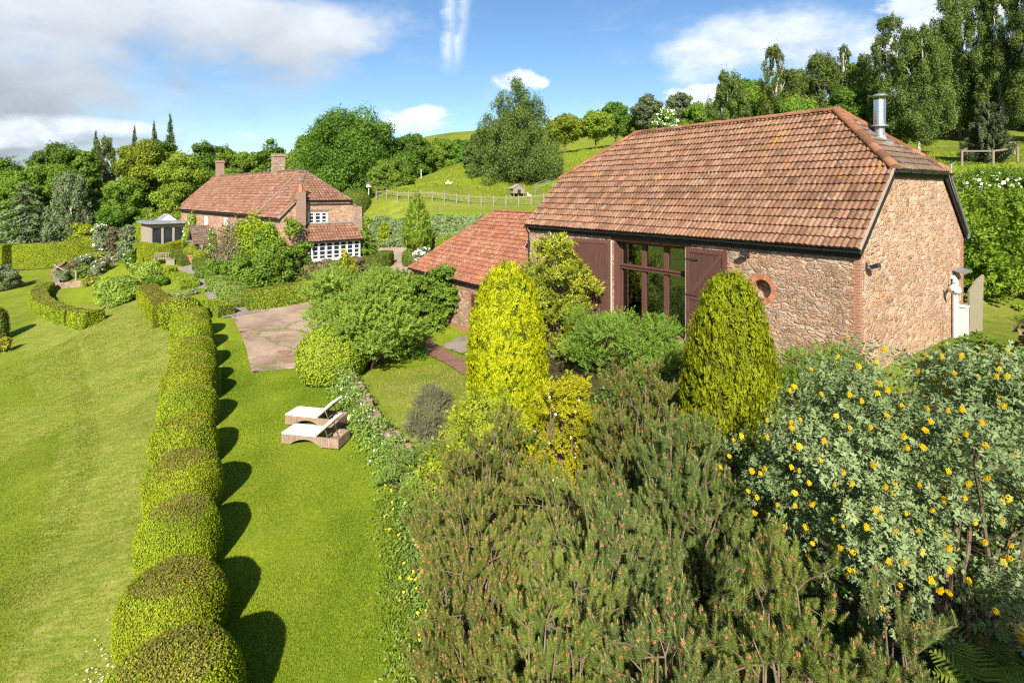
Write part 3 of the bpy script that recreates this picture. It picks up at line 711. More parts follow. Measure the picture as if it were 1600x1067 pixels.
# gable skin of squarer stone, brick quoins on the corners
gs = MB().extrude([(wx0 + .005, wy0 - .012, zb), (wx1 - .005, wy0 - .012, zb), (wx1 - .005, wy0 - .012, BE + .08), (BW - HX - .14, wy0 - .012, BH - .1), (HX + .14, wy0 - .012, BH - .1), (wx0 + .005, wy0 - .012, BE + .08)], (0, .010, 0))
tag(gs.build('gable_facing', M['stone_gable'], barn), 'sunlit gable wall of squarer pink stone')
q = MB()
z = 2.5; k = 0
while z < BE - .12:
    hh = .078 * 2; w1 = .26 if k % 2 else .14; w2 = .12 if k % 2 else .24
    q.box(wx0 - .004, wx0 + w2, wy0 - .016, wy0 + w1, z, min(z + hh, BE - .12)); z += hh; k += 1
q.build('quoin', M['brick'], barn)
q = MB(); z = 2.5; k = 0
while z < BE - .12:
    hh = .078 * 3; w2 = .22 if k % 2 else .34
    q.box(wx1 - w2, wx1 + .006, wy0 - .020, wy0 + .3, z, min(z + hh - .004, BE - .12)); z += hh; k += 1
q.build('quoin', M['brick'], barn)
# brick ring round the niche
rb = MB(); nb = 22
for k in range(nb):
    a0 = 2 * math.pi * (k + .06) / nb; a1 = 2 * math.pi * (k + .94) / nb; r0, r1 = .302, .46 + .02 * hsh(k)
    pl = [(wx0 - .012, NY + r * math.cos(a), NZ + r * math.sin(a)) for r, a in ((r0, a0), (r0, a1), (r1, a1), (r1, a0))]
    rb.extrude(pl, (.05, 0, 0), 0, float(hsh(k, 3)))
m_, t_, o_ = new_mat('niche_brick'); principled(t_, o_, t_.mix(t_.attr('rnd'), (.30, .115, .06), (.48, .20, .11)), .9, .1, 0, t_.bump(t_.noise(t_.coord(), 30, 3), .4, .01))
nr = rb.build('niche_ring', m_, barn); tag(nr, 'ring of brick headers round a blind circular opening')
# roof
roof = MB()
sl = Vector((BW / 2, 0, BR - BE)); SLEN = sl.length
vh = (HX / (BW / 2)) * SLEN                                   # slope length at which the hips begin
def span_front(v):
    t = max(0, v - vh) / (SLEN - vh); return HN * t, BL - HF * t
tiles(roof, (0, 0, BE), (0, 1, 0), sl, span_front, SLEN, .365, .168, 8, .038, .052, 3)
tiles(roof, (BW, 0, BE), (0, 1, 0), (-BW / 2, 0, BR - BE), span_front, SLEN, .335, .168, 4, .036, .04, 4)
rf = roof.build('roof', M['tile_barn'], barn)
hipm = MB(); hl = Vector((0, HN, BR - BH)); HL = hl.length
tiles(hipm, (HX, -.06, BH - .02), (1, 0, 0), hl, lambda v: ((BW / 2 - HX) * v / HL, BW - 2 * HX - (BW / 2 - HX) * v / HL), HL, .31, .168, 6, .032, .035, 9)
hf = Vector((0, -HF, BR - BH)); HFl = hf.length
tiles(hipm, (HX, BL + .04, BH - .02), (1, 0, 0), hf, lambda v: ((BW / 2 - HX) * v / HFl, BW - 2 * HX - (BW / 2 - HX) * v / HFl), HFl, .31, .168, 4, .032, .035, 10)
tag(hipm.build('hip', M['tile_old'], rf), 'darker weathered tiles of the half hip beside the flue')
dk = MB()
A = [(0, 0, BE), (0, BL, BE), (HX, BL, BH), (BW / 2, BL - HF, BR), (BW / 2, HN, BR), (HX, 0, BH)]
slab(dk, A); slab(dk, [(BW - x, y, z) for x, y, z in A])
slab(dk, [(HX, 0, BH), (BW - HX, 0, BH), (BW / 2, HN, BR)]); slab(dk, [(HX, BL, BH), (BW - HX, BL, BH), (BW / 2, BL - HF, BR)])
dk.build('roof_deck', M['fascia'], rf)
rd = MB()
ridge(rd, (BW / 2, HN - .1, BR + .06), (BW / 2, BL - HF + .1, BR + .06), .14, .46, 1)
rdo = rd.build('ridge_tile', M['tile_ridge'], rf, smooth=False)
for sx in (1, -1):
    X = lambda x: x if sx > 0 else BW - x
    ridge(MB(), (X(HX - .02), -.06, BH + .05), (X(BW / 2), HN, BR + .07), .155, .44, 5).build('hip_tile', M['tile_ridge'], rf)
    ridge(MB(), (X(HX - .02), BL + .06, BH + .05), (X(BW / 2), BL - HF, BR + .07), .15, .44, 8).build('hip_tile', M['tile_ridge'], rf)
# verge mortar strips, black barge boards, gutters
for y in (-.03, BL - .02):
    for sx in (1, -1):
        X = lambda x: x if sx > 0 else BW - x
        MB().bar((X(.0), y + .025, BE + .005), (X(HX + .02), y + .025, BH + .0), .07, .055, 0, (0, 1, 0)).build('verge', M['render'], rf)
for y in (-.012, BL - .03):
    for sx in (1, -1):
        X = lambda x: x if sx > 0 else BW - x
        MB().bar((X(.06), y + .02, BE - .12), (X(HX + .08), y + .02, BH - .14), .045, .17).build('bargeboard', M['fascia'], barn)
bb = MB().bar((HX - .1, .03, BH - .16), (BW - HX + .1, .03, BH - .16), .05, .17)
bb.build('bargeboard', M['fascia'], barn)
fb = MB().box(.17, .235, .05, BL - .05, BE - .25, BE - .02); fb.box(BW - .235, BW - .17, .05, BL - .05, BE - .25, BE - .02)
fb.build('fascia', M['fascia'], barn)
gutter(MB(), (.02, -.02, BE - .035), (.02, BL + .02, BE - .035), .068, (-1, 0, 0)).build('gutter', M['black'], barn)
gutter(MB(), (BW - .02, -.02, BE - .035), (BW - .02, BL, BE - .035), .068, (1, 0, 0)).build('gutter', M['black'], barn)
gutter(MB(), (HX - .05, -.12, BH - .05), (BW - HX + .05, -.12, BH - .05), .068, (0, -1, 0)).build('gutter', M['black'], barn)
dp = MB(); dp.tube([(.05, BL - .06, BE - .06), (.05, BL - .06, BE - .22), (.20, BL - .05, BE - .42), (.20, BL - .05, .4)], .042, 10)
dp.build('downpipe', M['black'], barn)
sp = MB(); sp.tube([(BW - HX + .02, -.12, BH - .05), (BW - HX + .04, -.12, BH + .25)], .030, 8); sp.tube([(BW - HX - .03, -.1, BH + .24), (BW - HX + .62, -.02, BH + .31)], .035, 8)
sp.tube([(BW - HX + .06, -.12, BH - .1), (BW - HX + .22, -.10, BH - .32), (BW - .30, -.10, BE + .1), (BW - .25, -.06, BE - .1)], .04, 8)
sp.build('waste_pipe', M['steel_dull'], barn)
# flue
fl = MB(); FX, FY = 4.95, 1.36
fl.lathe([(.155, 9.7), (.155, 10.32), (.155, 10.36)], 20, (FX, FY, 0), 1); fl.lathe([(.16, 10.32), (.27, 10.30), (.27, 10.345), (.165, 10.38)], 20, (FX, FY, 0), 1)
fl.lathe([(.18, 10.36), (.18, 10.80), (.187, 10.81), (.187, 10.85), (.18, 10.86), (.18, 11.22), (.155, 11.22), (.155, 11.0)], 24, (FX, FY, 0), 0)
flo = fl.build('flue', [M['steel'], M['steel_dull']], barn, smooth=False)
fc = MB().lathe([(.0, 11.44), (.14, 11.42), (.25, 11.36), (.25, 11.335), (.0, 11.34)], 24, (FX, FY, 0))
for k in range(4): fc.bar((FX + .165 * math.cos(k * 1.57 + .4), FY + .165 * math.sin(k * 1.57 + .4), 11.15), (FX + .165 * math.cos(k * 1.57 + .4), FY + .165 * math.sin(k * 1.57 + .4), 11.36), .02)
fc.build('flue_cap', M['steel_dull'], flo)
fk = MB(); fk.extrude([(FX - .3, FY - .42, 9.585), (FX + .3, FY - .42, 9.585), (FX + .3, FY + .32, 10.21), (FX - .3, FY + .32, 10.21)], (0, 0, .06)); fk.lathe([(.26, 9.75), (.17, 10.0)], 14, (FX, FY, 0))
fk.build('flue_flashing', M['lead'], flo)
# big glazed opening: timber frame, mullions, transom, panes
fx = wx0 + .30
fr = MB()
fr.box(fx, fx + .16, OY1 - .16, OY1 - .004, OZ0, OZ1 - .002); fr.box(fx, fx + .16, OY0 + .004, OY0 + .16, OZ0, OZ1 - .002)
fr.box(fx, fx + .16, OY0 + .16, OY1 - .16, OZ1 - .12, OZ1 - .002)
ZT = 5.06
fr.box(fx - .01, fx + .15, OY0 + .16, OY1 - .16, ZT - .09, ZT + .09); fr.box(fx - .06, fx + .02, OY0 + .10, OY1 - .10, ZT + .02, ZT + .07); fr.box(fx - .05, fx + .02, OY0 + .1, OY1 - .1, ZT - .09, ZT - .055)
ms = [OY1 - 1.28, OY1 - 2.36]
for my in ms: fr.box(fx + .004, fx + .155, my - .10, my + .10, OZ0, ZT - .09); fr.box(fx + .004, fx + .155, my - .10, my + .10, ZT + .09, OZ1 - .12)
fr.box(wx0 - .002, fx - .002, OY1 - .05, OY1 - .003, OZ0, OZ1 - .02)
fro = fr.build('window', M['frame'], barn); tag(fro, 'tall glazed barn opening of six panes in brown timber')
edges = [OY1 - .16, ms[0] + .10, ms[0] - .10, ms[1] + .10, ms[1] - .10, OY0 + .16]
for a, b in ((0, 1), (2, 3), (4, 5)):
    for z0, z1 in ((OZ0 + .02, ZT - .09), (ZT + .09, OZ1 - .12)):
        MB().box(fx + .07, fx + .078, edges[b], edges[a], z0, z1).build('pane', M['glass'], fro)
MB().tube([(fx - .02, ms[1] + .06, 3.75), (fx - .06, ms[1] + .06, 3.75), (fx - .06, ms[1] + .06, 3.62)], .012, 6).build('handle', M['black'], fro)
MB().box(fx + .35, fx + .43, OY1 - .42, OY1 - .26, 2.75, OZ1 - .1).build('curtain', M['curtain'], barn)
ln = MB().box(wx0 - .004, wx0 + .24, OY0 - .15, OY1 + .15, OZ1 + .004, OZ1 + .12); ln.build('lintel', M['frame'], barn)
MB().box(wx0 + .56, wx1 - .56, wy0 + .56, wy1 - .56, 2.6, 2.735).build('floor', M['floor_in'], barn)
def barn_door(w, h, hinge, ang, flip):
    """ledged and braced door leaf; local x along the leaf from the hinge"""
    d = MB(); t = .045
    d.box(.14, w - .14, -t / 2 + .004, t / 2 - .004, .1, h - .1)
    o = empty('barn_door', hinge, ang); o.parent = barn
    bd = d.build('boarding', M['barnwood'], o)
    f = MB(); e_ = .042
    for x0, x1 in ((0, .15), (w - .15, w)): f.box(x0, x1, -e_, e_, 0, h)
    for z0, z1 in ((0, .16), (h * .46, h * .46 + .16), (h - .16, h)): f.box(.15, w - .15, -e_, e_, z0, z1)
    a, b = (.2, w - .2) if flip else (w - .2, .2)
    f.bar((a, -.012, .18), (b, -.012, h * .46 - .02), .05, .13, 0, (0, 0, 1)); f.bar((a, -.012, h * .46 + .18), (b, -.012, h - .18), .05, .13, 0, (0, 0, 1))
    f.build('door_frame', M['frame'], o)
    for z in (.5, h * .5, h - .4): MB().bar((.0, -.05, z), (.5, -.05, z), .012, .05).build('hinge', M['black'], o)
    MB().box(-.016, -.001, -.04, .04, 0.01, h - .01).build('leaf_edge', M['white_edge'], o)
    return o
barn_door(1.62, 3.32, (wx0 - .10, OY0 - .02, 2.78), R(-92), True)
barn_door(1.86, 3.32, (wx0 - .11, OY1 + .06, 2.78), R(90 + 14), True)
# wall lamps
def lamp(loc, rz, parent):
    o = empty('wall_lamp', loc, rz); o.parent = parent
    l = MB().box(-.03, .03, -.03, 0, -.13, .1); l.tube([(0, -.01, 0), (0, -.16, .02)], .018, 6); l.build('bracket', M['black'], o)
    h = MB(); A_ = Matrix.Translation((0, -.24, .02)) @ Matrix.Rotation(R(-20), 4, 'X'); h.box(-.11, .11, -.10, .10, -.05, .05, 0, A_); h.box(-.12, .12, -.12, .08, .05, .065, 0, A_); h.build('lamp_head', M['black'], o)
    return o
lamp((wx0, 3.36, 6.06), R(-90), barn); lamp((.62, wy0 - .012, 5.98), 0, barn); lamp((wx1, .35, 5.75), R(90), barn)
# white soil pipe, meter cupboard and the awning lamp on the gable
pv = MB(); pv.tube([(7.55, wy0 - .13, 2.6), (7.55, wy0 - .13, 4.98), (7.55, wy0 - .07, 5.06), (7.55, wy0 - .01, 5.06)], .085, 12); pv.tube([(7.55, wy0 - .13, 4.85), (7.1, wy0 - .22, 4.98)], .035, 8)
pv.build('soil_pipe', M['cream_pvc'], barn)
tl = MB(); A_ = Matrix.Translation((6.55, wy0 - .36, 4.72)) @ Matrix.Rotation(R(70), 4, 'Y') @ Matrix.Rotation(R(20), 4, 'Z')
tl.lathe([(.03, -.02), (.08, .0), (.19, .10), (.19, .12), (.0, .10)], 16); tl.v[-1] = xf(A_, tl.v[-1]); tl.tube([(6.6, wy0 - .34, 4.78), (7.3, wy0 - .16, 4.86)], .055, 8)
tl.build('outdoor_lamp', M['cream_pvc'], barn)
mc = MB().box(7.98, 8.36, wy0 - .30, wy0 - .014, 2.7, 3.98); mc.box(7.95, 8.39, wy0 - .33, wy0 - .014, 3.98, 4.02); mc.build('meter_cupboard', M['cream_pvc'], barn)
MB().extrude([(7.62, wy0 - .05, 5.28), (8.25, wy0 - .05, 5.34), (8.25, wy0 - .05, 5.38), (7.62, wy0 - .05, 5.32)], (0, -.35, -.08)).build('cowl', M['steel_dull'], barn)
# furniture seen through the glass
def in_barn(x, y): v = barn.matrix_world @ Vector((x, y, 0)); return v
bpy.context.view_layer.update()
def chair(x, y, rz, label):
    p = in_barn(x, y); o = empty('dining_chair', (p.x, p.y, 2.735), R(35.98) + rz)
    tag(o, label, 'chair', 'cream dining chairs inside the barn')
    s = MB().box(-.23, .23, -.23, .23, .42, .50); s.build('seat', M['cream'], o)
    b = MB(); b.extrude([(-.23, .19, .50), (.23, .19, .50), (.22, .27, 1.04), (-.22, .27, 1.04)], (0, .06, .01)); b.build('backrest', M['cream'], o)
    for sx in (-.2, .2):
        for sy in (-.2, .2): MB().bar((sx, sy, .42), (sx, sy * 1.08, 0), .045).build('leg', M['oak'], o)
chair(1.55, 8.15, R(200), 'cream upholstered chair just behind the glass, pale back by the curtain')
chair(1.6, 7.15, R(165), 'cream chair behind the middle pane, turned towards the dining table')
chair(1.75, 6.2, R(180), 'cream chair in the shade behind the pane next to the folded door')
p = in_barn(2.6, 7.2); tb = empty('dining_table', (p.x, p.y, 2.735), R(35.98)); tag(tb, 'dark round dining table inside the barn behind the glass', 'table')
MB().lathe([(0, .72), (.82, .72), (.84, .745), (.82, .77), (0, .77)], 28).build('tabletop', M['floor_in'], tb)
MB().lathe([(.32, 0), (.3, .04), (.08, .1), (.06, .6), (.2, .72)], 14).build('pedestal', M['floor_in'], tb)
p = in_barn(2.5, 7.1); vz = empty('flower_vase', (p.x, p.y, 3.505), 0); tag(vz, 'glass vase of blue and white flowers on the barn dining table', 'vase')
MB().lathe([(0, 0), (.07, 0), (.09, .12), (.06, .24), (.075, .27)], 14).build('vase', M['curtain'], vz)
fm = MB(); rg = np.random.default_rng(5)
for k in range(26):
    a, b_ = rg.uniform(0, 6.28), rg.uniform(0, 1.2); c = Vector((math.cos(a) * math.sin(b_) * .22, math.sin(a) * math.sin(b_) * .22, .30 + .2 * math.cos(b_)))
    fm.lathe([(0, -.04), (.05, -.02), (.05, .02), (0, .04)], 6, c, int(k % 3 == 0))
fm.build('bouquet', [plain('blue_petal', (.16, .28, .62), .7, .1), M['petal_w']], vz)

# ------------------------------------------------------------------ outbuilding attached to the far end of the barn
ob = empty('outbuilding', (9.416, 15.0, 0), R(35.98)); tag(ob, 'low stone outbuilding with a hipped orange pantile roof joined to the far barn end', 'outbuilding')
ox, oy1, oy0, oe, orz, oh = -1.0, 26.0, BL + .14, 3.25, 6.92, 4.0
osl = Vector((oh, 0, orz - oe)); OSL = osl.length
ow = MB().extrude([(ox + .25, oy0 + .0, -.6), (ox + 2 * oh - .25, oy0, -.6), (ox + 2 * oh - .25, oy0, oe - .02), (ox + oh, oy0, orz - .25), (ox + .25, oy0, oe - .02)], (0, .4, 0))
ow.box(ox + .25, ox + .75, oy0 + .4, oy1 - .3, -.6, oe - .02); ow.box(ox + .75, ox + 2 * oh - .25, oy1 - .8, oy1 - .3, -.6, oe - .02); ow.box(ox + 2 * oh - .7, ox + 2 * oh - .25, oy0 + .4, oy1 - .8, -.6, oe - .02)
ow.build('wall', M['stone'], ob)
orf = MB(); tiles(orf, (ox, oy0 - .08, oe), (0, 1, 0), osl, lambda v: (0, oy1 - oy0 + .08 - oh * v / OSL), OSL, .30, .20, 6, .036, .036, 21)
oro = orf.build('roof', M['tile_out'], ob)
of2 = MB(); hv = Vector((0, -oh, orz - oe)); tiles(of2, (ox, oy1, oe), (1, 0, 0), hv, lambda v: (oh * v / OSL, 2 * oh - oh * v / OSL), OSL, .30, .20, 4, .036, .036, 22)
tiles(of2, (ox + 2 * oh, oy0 - .08, oe), (0, 1, 0), (-oh, 0, orz - oe), lambda v: (0, oy1 - oy0 + .08 - oh * v / OSL), OSL, .30, .20, 4, .036, .036, 23)
of2.build('hip', M['tile_out'], oro)
od = MB(); slab(od, [(ox, oy0 - .06, oe), (ox, oy1, oe), (ox + oh, oy1 - oh, orz), (ox + oh, oy0 - .06, orz)]); slab(od, [(ox + 2 * oh, oy0, oe), (ox + 2 * oh, oy1, oe), (ox + oh, oy1 - oh, orz), (ox + oh, oy0, orz)])
slab(od, [(ox, oy1, oe), (ox + 2 * oh, oy1, oe), (ox + oh, oy1 - oh, orz)]); od.build('roof_deck', M['fascia'], oro)
orr = MB(); ridge(orr, (ox + oh, oy0, orz + .05), (ox + oh, oy1 - oh, orz + .05), .12, .42, 31); ridge(orr, (ox, oy1 + .02, oe + .05), (ox + oh, oy1 - oh, orz + .05), .10, .42, 33); ridge(orr, (ox + 2 * oh, oy1 + .02, oe + .05), (ox + oh, oy1 - oh, orz + .05), .10, .42, 36)
orr.build('ridge_tile', M['tile_ridge'], oro)
gutter(MB(), (ox + .02, oy0, oe - .03), (ox + .02, oy1 + .02, oe - .03), .06, (-1, 0, 0)).build('gutter', M['black'], ob)
MB().box(ox + .16, ox + .235, oy0, oy1 - .3, oe - .2, oe - .02).build('fascia', M['fascia'], ob)
DY = 18.15
oq = MB(); z = .2; k = 0
while z < 2.9: oq.box(ox + .236, ox + .5, DY + .5, DY + .5 + (.36 if k % 2 else .24), z, z + .23); z += .234; k += 1
oq.box(ox + .20, ox + .5, DY + .86, oy1 - .3, .2, .75, 0)
oq.build('quoin', M['brick'], ob)
do = empty('plank_door', (ox + .236, DY, .42)); do.parent = ob
MB().box(-.04, .0, -.46, .48, 0, 2.25).build('boarding', M['barnwood'], do)
for z in (.4, 1.9): MB().bar((-.055, .46, z), (-.055, -.1, z), .012, .05).build('hinge', M['black'], do)
MB().box(-.07, -.04, .50, .62, 1.0, 1.12).build('latch', M['black'], do)

# ------------------------------------------------------------------ farmhouse: local x across the gable, y along the front
HXW, HY, HE, HRZ, HB, HI, HJ = 6.94, 27.8, 6.22, 9.82, 7.49, 3.3, 4.55
house = empty('farmhouse', (-16.9, 40.0, 0), math.atan2(.692, .7215)); tag(house, 'long pink stone farmhouse with a red pantile roof, white casements and climbers', 'house')
hx = (HB - HE) / ((HRZ - HE) / (HXW / 2))
hb = MB().extrude([(.22, .14, .6), (HXW - .22, .14, .6), (HXW - .22, .14, HE + .1), (HXW - hx - .1, .14, HB - .06), (hx + .1, .14, HB - .06), (.22, .14, HE + .1)], (0, HY - 1.2, 0))
hw = hb.build('wall', M['stone_house'], house)
hw2 = MB().extrude([(.22, HY - 1.058, .6), (HXW - .22, HY - 1.058, .6), (HXW - .22, HY - 1.058, HE + .1), (HXW / 2, HY - 1.058, HRZ + .02), (.22, HY - 1.058, HE + .1)], (0, .9, 0)).build('end_wall', M['stone_house'], house)
# windows: (y centre, width, sill, head)
wins = [(23.3, 1.1, 4.72, 5.85), (18.6, 1.15, 4.72, 5.85), (12.6, 1.15, 4.72, 5.85), (7.3, 1.15, 4.85, 5.85), (3.1, 1.1, 4.9, 5.85), (12.9, 1.9, 2.25, 4.05)]
cuts = [tmp_box(.1, .40, y - w_ / 2, y + w_ / 2, z0, z1, house) for y, w_, z0, z1 in wins]
GX0, GX1, GZ0, GZ1 = 2.30, 3.85, 5.72, 6.62
cuts.append(tmp_box(GX0, GX1, .0, .32, GZ0, GZ1, house)); bpy.context.view_layer.update()
boolean_cut(hw, cuts)
def casement(name, parent, p0, p1, nx_, nz_, out, mull=None, fw=.06, depth=.05):
    """white glazed frame between two corners of an upright rectangle; out = outward direction"""
    p0 = Vector(p0); p1 = Vector(p1); u = Vector((p1.x - p0.x, p1.y - p0.y, 0)); Lw = u.length; u.normalize(); Hh = p1.z - p0.z; o = Vector(out)
    T = Matrix(((u.x, o.x, 0, p0.x), (u.y, o.y, 0, p0.y), (0, 0, 1, p0.z), (0, 0, 0, 1)))
    f = MB()
    f.box(0, fw, -depth, depth * .4, 0, Hh, 0, T); f.box(Lw - fw, Lw, -depth, depth * .4, 0, Hh, 0, T); f.box(fw, Lw - fw, -depth, depth * .4, 0, fw, 0, T); f.box(fw, Lw - fw, -depth, depth * .4, Hh - fw, Hh, 0, T)
    for i in range(1, nx_):
        x = Lw * i / nx_; h_ = fw * (.75 if mull and i % mull == 0 else .3); f.box(x - h_, x + h_, -depth * .9, depth * (.3 if h_ > fw * .5 else .1), fw, Hh - fw, 0, T)
    for k in range(1, nz_): f.box(fw, Lw - fw, -depth * .8, depth * .05, Hh * k / nz_ - fw * .28, Hh * k / nz_ + fw * .28, 0, T)
    w_ = f.build(name, M['white'], parent)
    MB().box(fw * .5, Lw - fw * .5, -depth * .75, -depth * .5, fw * .5, Hh - fw * .5, 0, T).build('pane', M['dark_glass'], w_)
    return w_, T, Lw
for y, w_, z0, z1 in wins:
    f_, T, Lw = casement('window', house, (.245, y + w_ / 2 - .005, z0 + .005), (.245, y - w_ / 2 + .005, z1 - .005), 4 if w_ < 1.5 else 6, 3 if z1 - z0 < 1.5 else 4, (-1, 0, 0), 2, .075)
    MB().box(-.05, Lw + .05, -.04, .16, -.06, -.006, 0, T).build('sill', M['white'], f_)
f_, T, Lw = casement('window', house, (GX0 + .005, .22, GZ0 + .005), (GX1 - .005, .22, GZ1 - .005), 3, 3, (0, -1, 0), 1, .11)
tag(f_, 'upper gable casement of three lights'); MB().box(-.06, Lw + .06, -.02, .14, -.06, -.006, 0, T).build('sill', M['white'], f_)
MB().box(GX0 - .3, GX1 + .3, .10, .138, GZ1 + .10, GZ1 + .22).build('lintel', M['oak'], house)
# roof, near section slightly lower than the long main section
hs = Vector((HXW / 2, 0, HRZ - HE)); HSL = hs.length; hvh = hx / (HXW / 2) * HSL
hr = MB()
near = lambda v: (HI * max(0, v - hvh) / (HSL - hvh), HJ)
tiles(hr, (0, 0, HE), (0, 1, 0), hs, near, HSL, .32, .25, 4, .038, .035, 41); tiles(hr, (HXW, 0, HE), (0, 1, 0), (-HXW / 2, 0, HRZ - HE), near, HSL, .32, .25, 3, .038, .035, 42)
tiles(hr, (-.03, 0, HE + .13), (0, 1, 0), hs, lambda v: (HJ, HY), HSL, .32, .25, 4, .038, .035, 43); tiles(hr, (HXW + .03, 0, HE + .13), (0, 1, 0), (-HXW / 2, 0, HRZ - HE), lambda v: (HJ, HY), HSL, .32, .25, 3, .038, .035, 44)
hro = hr.build('roof', M['tile_house'], house)
hh_ = MB(); hhv = Vector((0, HI, HRZ - HB)); HHL = hhv.length
tiles(hh_, (hx, -.05, HB), (1, 0, 0), hhv, lambda v: ((HXW / 2 - hx) * v / HHL, HXW - 2 * hx - (HXW / 2 - hx) * v / HHL), HHL, .32, .25, 4, .038, .035, 45)
hh_.build('hip', M['tile_house'], hro)
hd = MB(); A = [(0, 0, HE), (0, HJ, HE), (HXW / 2, HJ, HRZ), (HXW / 2, HI, HRZ), (hx, 0, HB)]; slab(hd, A); slab(hd, [(HXW - x, y, z) for x, y, z in A]); slab(hd, [(hx, 0, HB), (HXW - hx, 0, HB), (HXW / 2, HI, HRZ)])
A = [(-.03, HJ, HE + .13), (-.03, HY, HE + .13), (HXW / 2 - .03, HY, HRZ + .13), (HXW / 2 - .03, HJ, HRZ + .13)]; slab(hd, A, .14); slab(hd, [(HXW - x, y, z) for x, y, z in A], .14); hd.build('roof_deck', M['fascia'], hro)
hrd = MB(); ridge(hrd, (HXW / 2, HJ, HRZ + .18), (HXW / 2, HY, HRZ + .18), .13, .45, 51); ridge(hrd, (HXW / 2, HI, HRZ + .05), (HXW / 2, HJ, HRZ + .05), .13, .45, 52)
for X in (lambda x: x, lambda x: HXW - x): ridge(hrd, (X(hx), -.05, HB + .04), (X(HXW / 2), HI, HRZ + .05), .12, .42, 55)
hrd.build('ridge_tile', M['tile_old'], hro)
MB().bar((-.05, HJ, HE + .10), (HXW / 2, HJ, HRZ + .13), .06, .13, 0, (0, 1, 0)).build('verge', M['render'], hro)
for X in (lambda x: x, lambda x: HXW - x): MB().bar((X(0), .0, HE - .04), (X(hx + .04), .0, HB - .04), .05, .08).build('bargeboard', M['oakgrey'], house)
gutter(MB(), (.0, .0, HE - .05), (.0, HJ, HE - .05), .075, (-1, 0, 0), 2).build('gutter', M['black'], house)
gutter(MB(), (-.05, HJ, HE + .06), (-.05, HY + .02, HE + .06), .075, (-1, 0, 0), 2).build('gutter', M['black'], house)
gutter(MB(), (hx + .5, -.12, HB - .05), (HXW - hx + .05, -.12, HB - .05), .075, (0, -1, 0), 2).build('gutter', M['black'], house)
MB().box(.12, .215, .15, HY - .2, HE - .16, HE - .01).build('fascia', M['fascia'], house)
# chimneys
def chimney(x, y, wx, wy, z0, z1, mat, pots=0, label=None, cap=True):
    c = MB().box(x - wx / 2, x + wx / 2, y - wy / 2, y + wy / 2, z0, z1 - .25); c.box(x - wx / 2 - .06, x + wx / 2 + .06, y - wy / 2 - .06, y + wy / 2 + .06, z1 - .25, z1 - .10); c.box(x - wx / 2 - .02, x + wx / 2 + .02, y - wy / 2 - .02, y + wy / 2 + .02, z1 - .10, z1)
    o = c.build('chimney', mat, house)
    if label: tag(o, label)
    for k in range(pots):
        MB().lathe([(.15, z1), (.13, z1 + .35), (.16, z1 + .37), (.16, z1 + .42), (.11, z1 + .42), (.11, z1 + .2)], 14, (x, y, 0)).build('chimney_pot', M['terracotta'], o)
    fl_ = MB().box(x - wx / 2 - .09, x + wx / 2 + .09, y - wy / 2 - .09, y + wy / 2 + .09, z0 - .1, z0 + .34 if z0 > 7 else z0); fl_.build('flashing', M['lead'], o)
    return o
chimney(HXW / 2, 25.6, .70, .66, 9.3, 11.65, M['brick_old'], 0, 'red brick chimney at the far end of the ridge')
chimney(HXW / 2 + .2, 9.6, .85, .95, 9.3, 11.55, M['chim_stone'], 0, 'broad grey stone chimney on the ridge')
st = MB().box(1.34, 1.88, -.40, .136, .9, 8.15); st.box(1.0, 2.15, -.48, .136, .9, 4.6); st.extrude([(1.0, -.46, 4.6), (2.15, -.46, 4.6), (1.88, -.40, 5.2), (1.34, -.40, 5.2)], (0, .55, 0))
so = st.build('chimney', M['brick_old'], house); tag(so, 'tall external stack on the near gable with one clay pot')
MB().lathe([(.17, 8.15), (.14, 8.6), (.16, 8.62), (.16, 8.68), (.1, 8.68)], 14, (1.6, -.13, 0)).build('chimney_pot', M['terracotta'], so)
cw = MB(); cw.lathe([(.12, 8.68), (.12, 8.74)], 12, (1.6, -.13, 0))
for k in range(6): cw.bar((1.6 + .16 * math.cos(k * 1.047), -.13 + .16 * math.sin(k * 1.047), 8.72), (1.6 + .16 * math.cos(k * 1.047), -.13 + .16 * math.sin(k * 1.047), 8.98), .025)
cw.lathe([(.2, 8.98), (.2, 9.01), (0, 9.03)], 12, (1.6, -.13, 0)); cw.build('cowl', M['steel'], so)
bt = MB(); bt.extrude([(5.85, .12, .6), (6.62, .12, .6), (6.5, .12, 7.0), (5.95, .12, 7.0)], (0, -.42, 0)); bt.build('buttress', M['chim_stone'], house)
# sun room bay against the gable
by, bx0, bx1 = -1.15, 2.0, 5.95
bz = MB().box(bx0 + .06, bx1 - .06, by + .1, .13, .8, 3.02); bz.build('bay_wall', M['stone_house'], house)
f_, T, Lw = casement('window', house, (bx0 + .02, by + .10, 3.10), (bx1 - .02, by + .10, 4.42), 7, 4, (0, -1, 0), 1, .10, .07); tag(f_, 'long white bay window with seven casements')
MB().box(-.12, Lw + .12, -.1, .2, -.09, -.006, 0, T).build('sill', M['white'], f_)
f_, T, Lw = casement('window', house, (bx0 + .06, .12, 3.10), (bx0 + .06, by + .05, 4.42), 2, 4, (-1, 0, 0), 2, .08, .06)
MB().box(bx1 - .14, bx1 - .06, by + .2, .12, 3.02, 4.42).build('bay_side', M['white'], house)
br_ = MB(); bs = Vector((0, 1.40, 5.68 - 4.49)); BS = bs.length
tiles(br_, (bx0 - .30, by - .14, 4.49), (1, 0, 0), bs, lambda v: (.0 + .26 * v / BS, bx1 - bx0 + .42), BS, .30, .25, 4, .036, .035, 61); bro = br_.build('bay_roof', M['tile_house'], house)
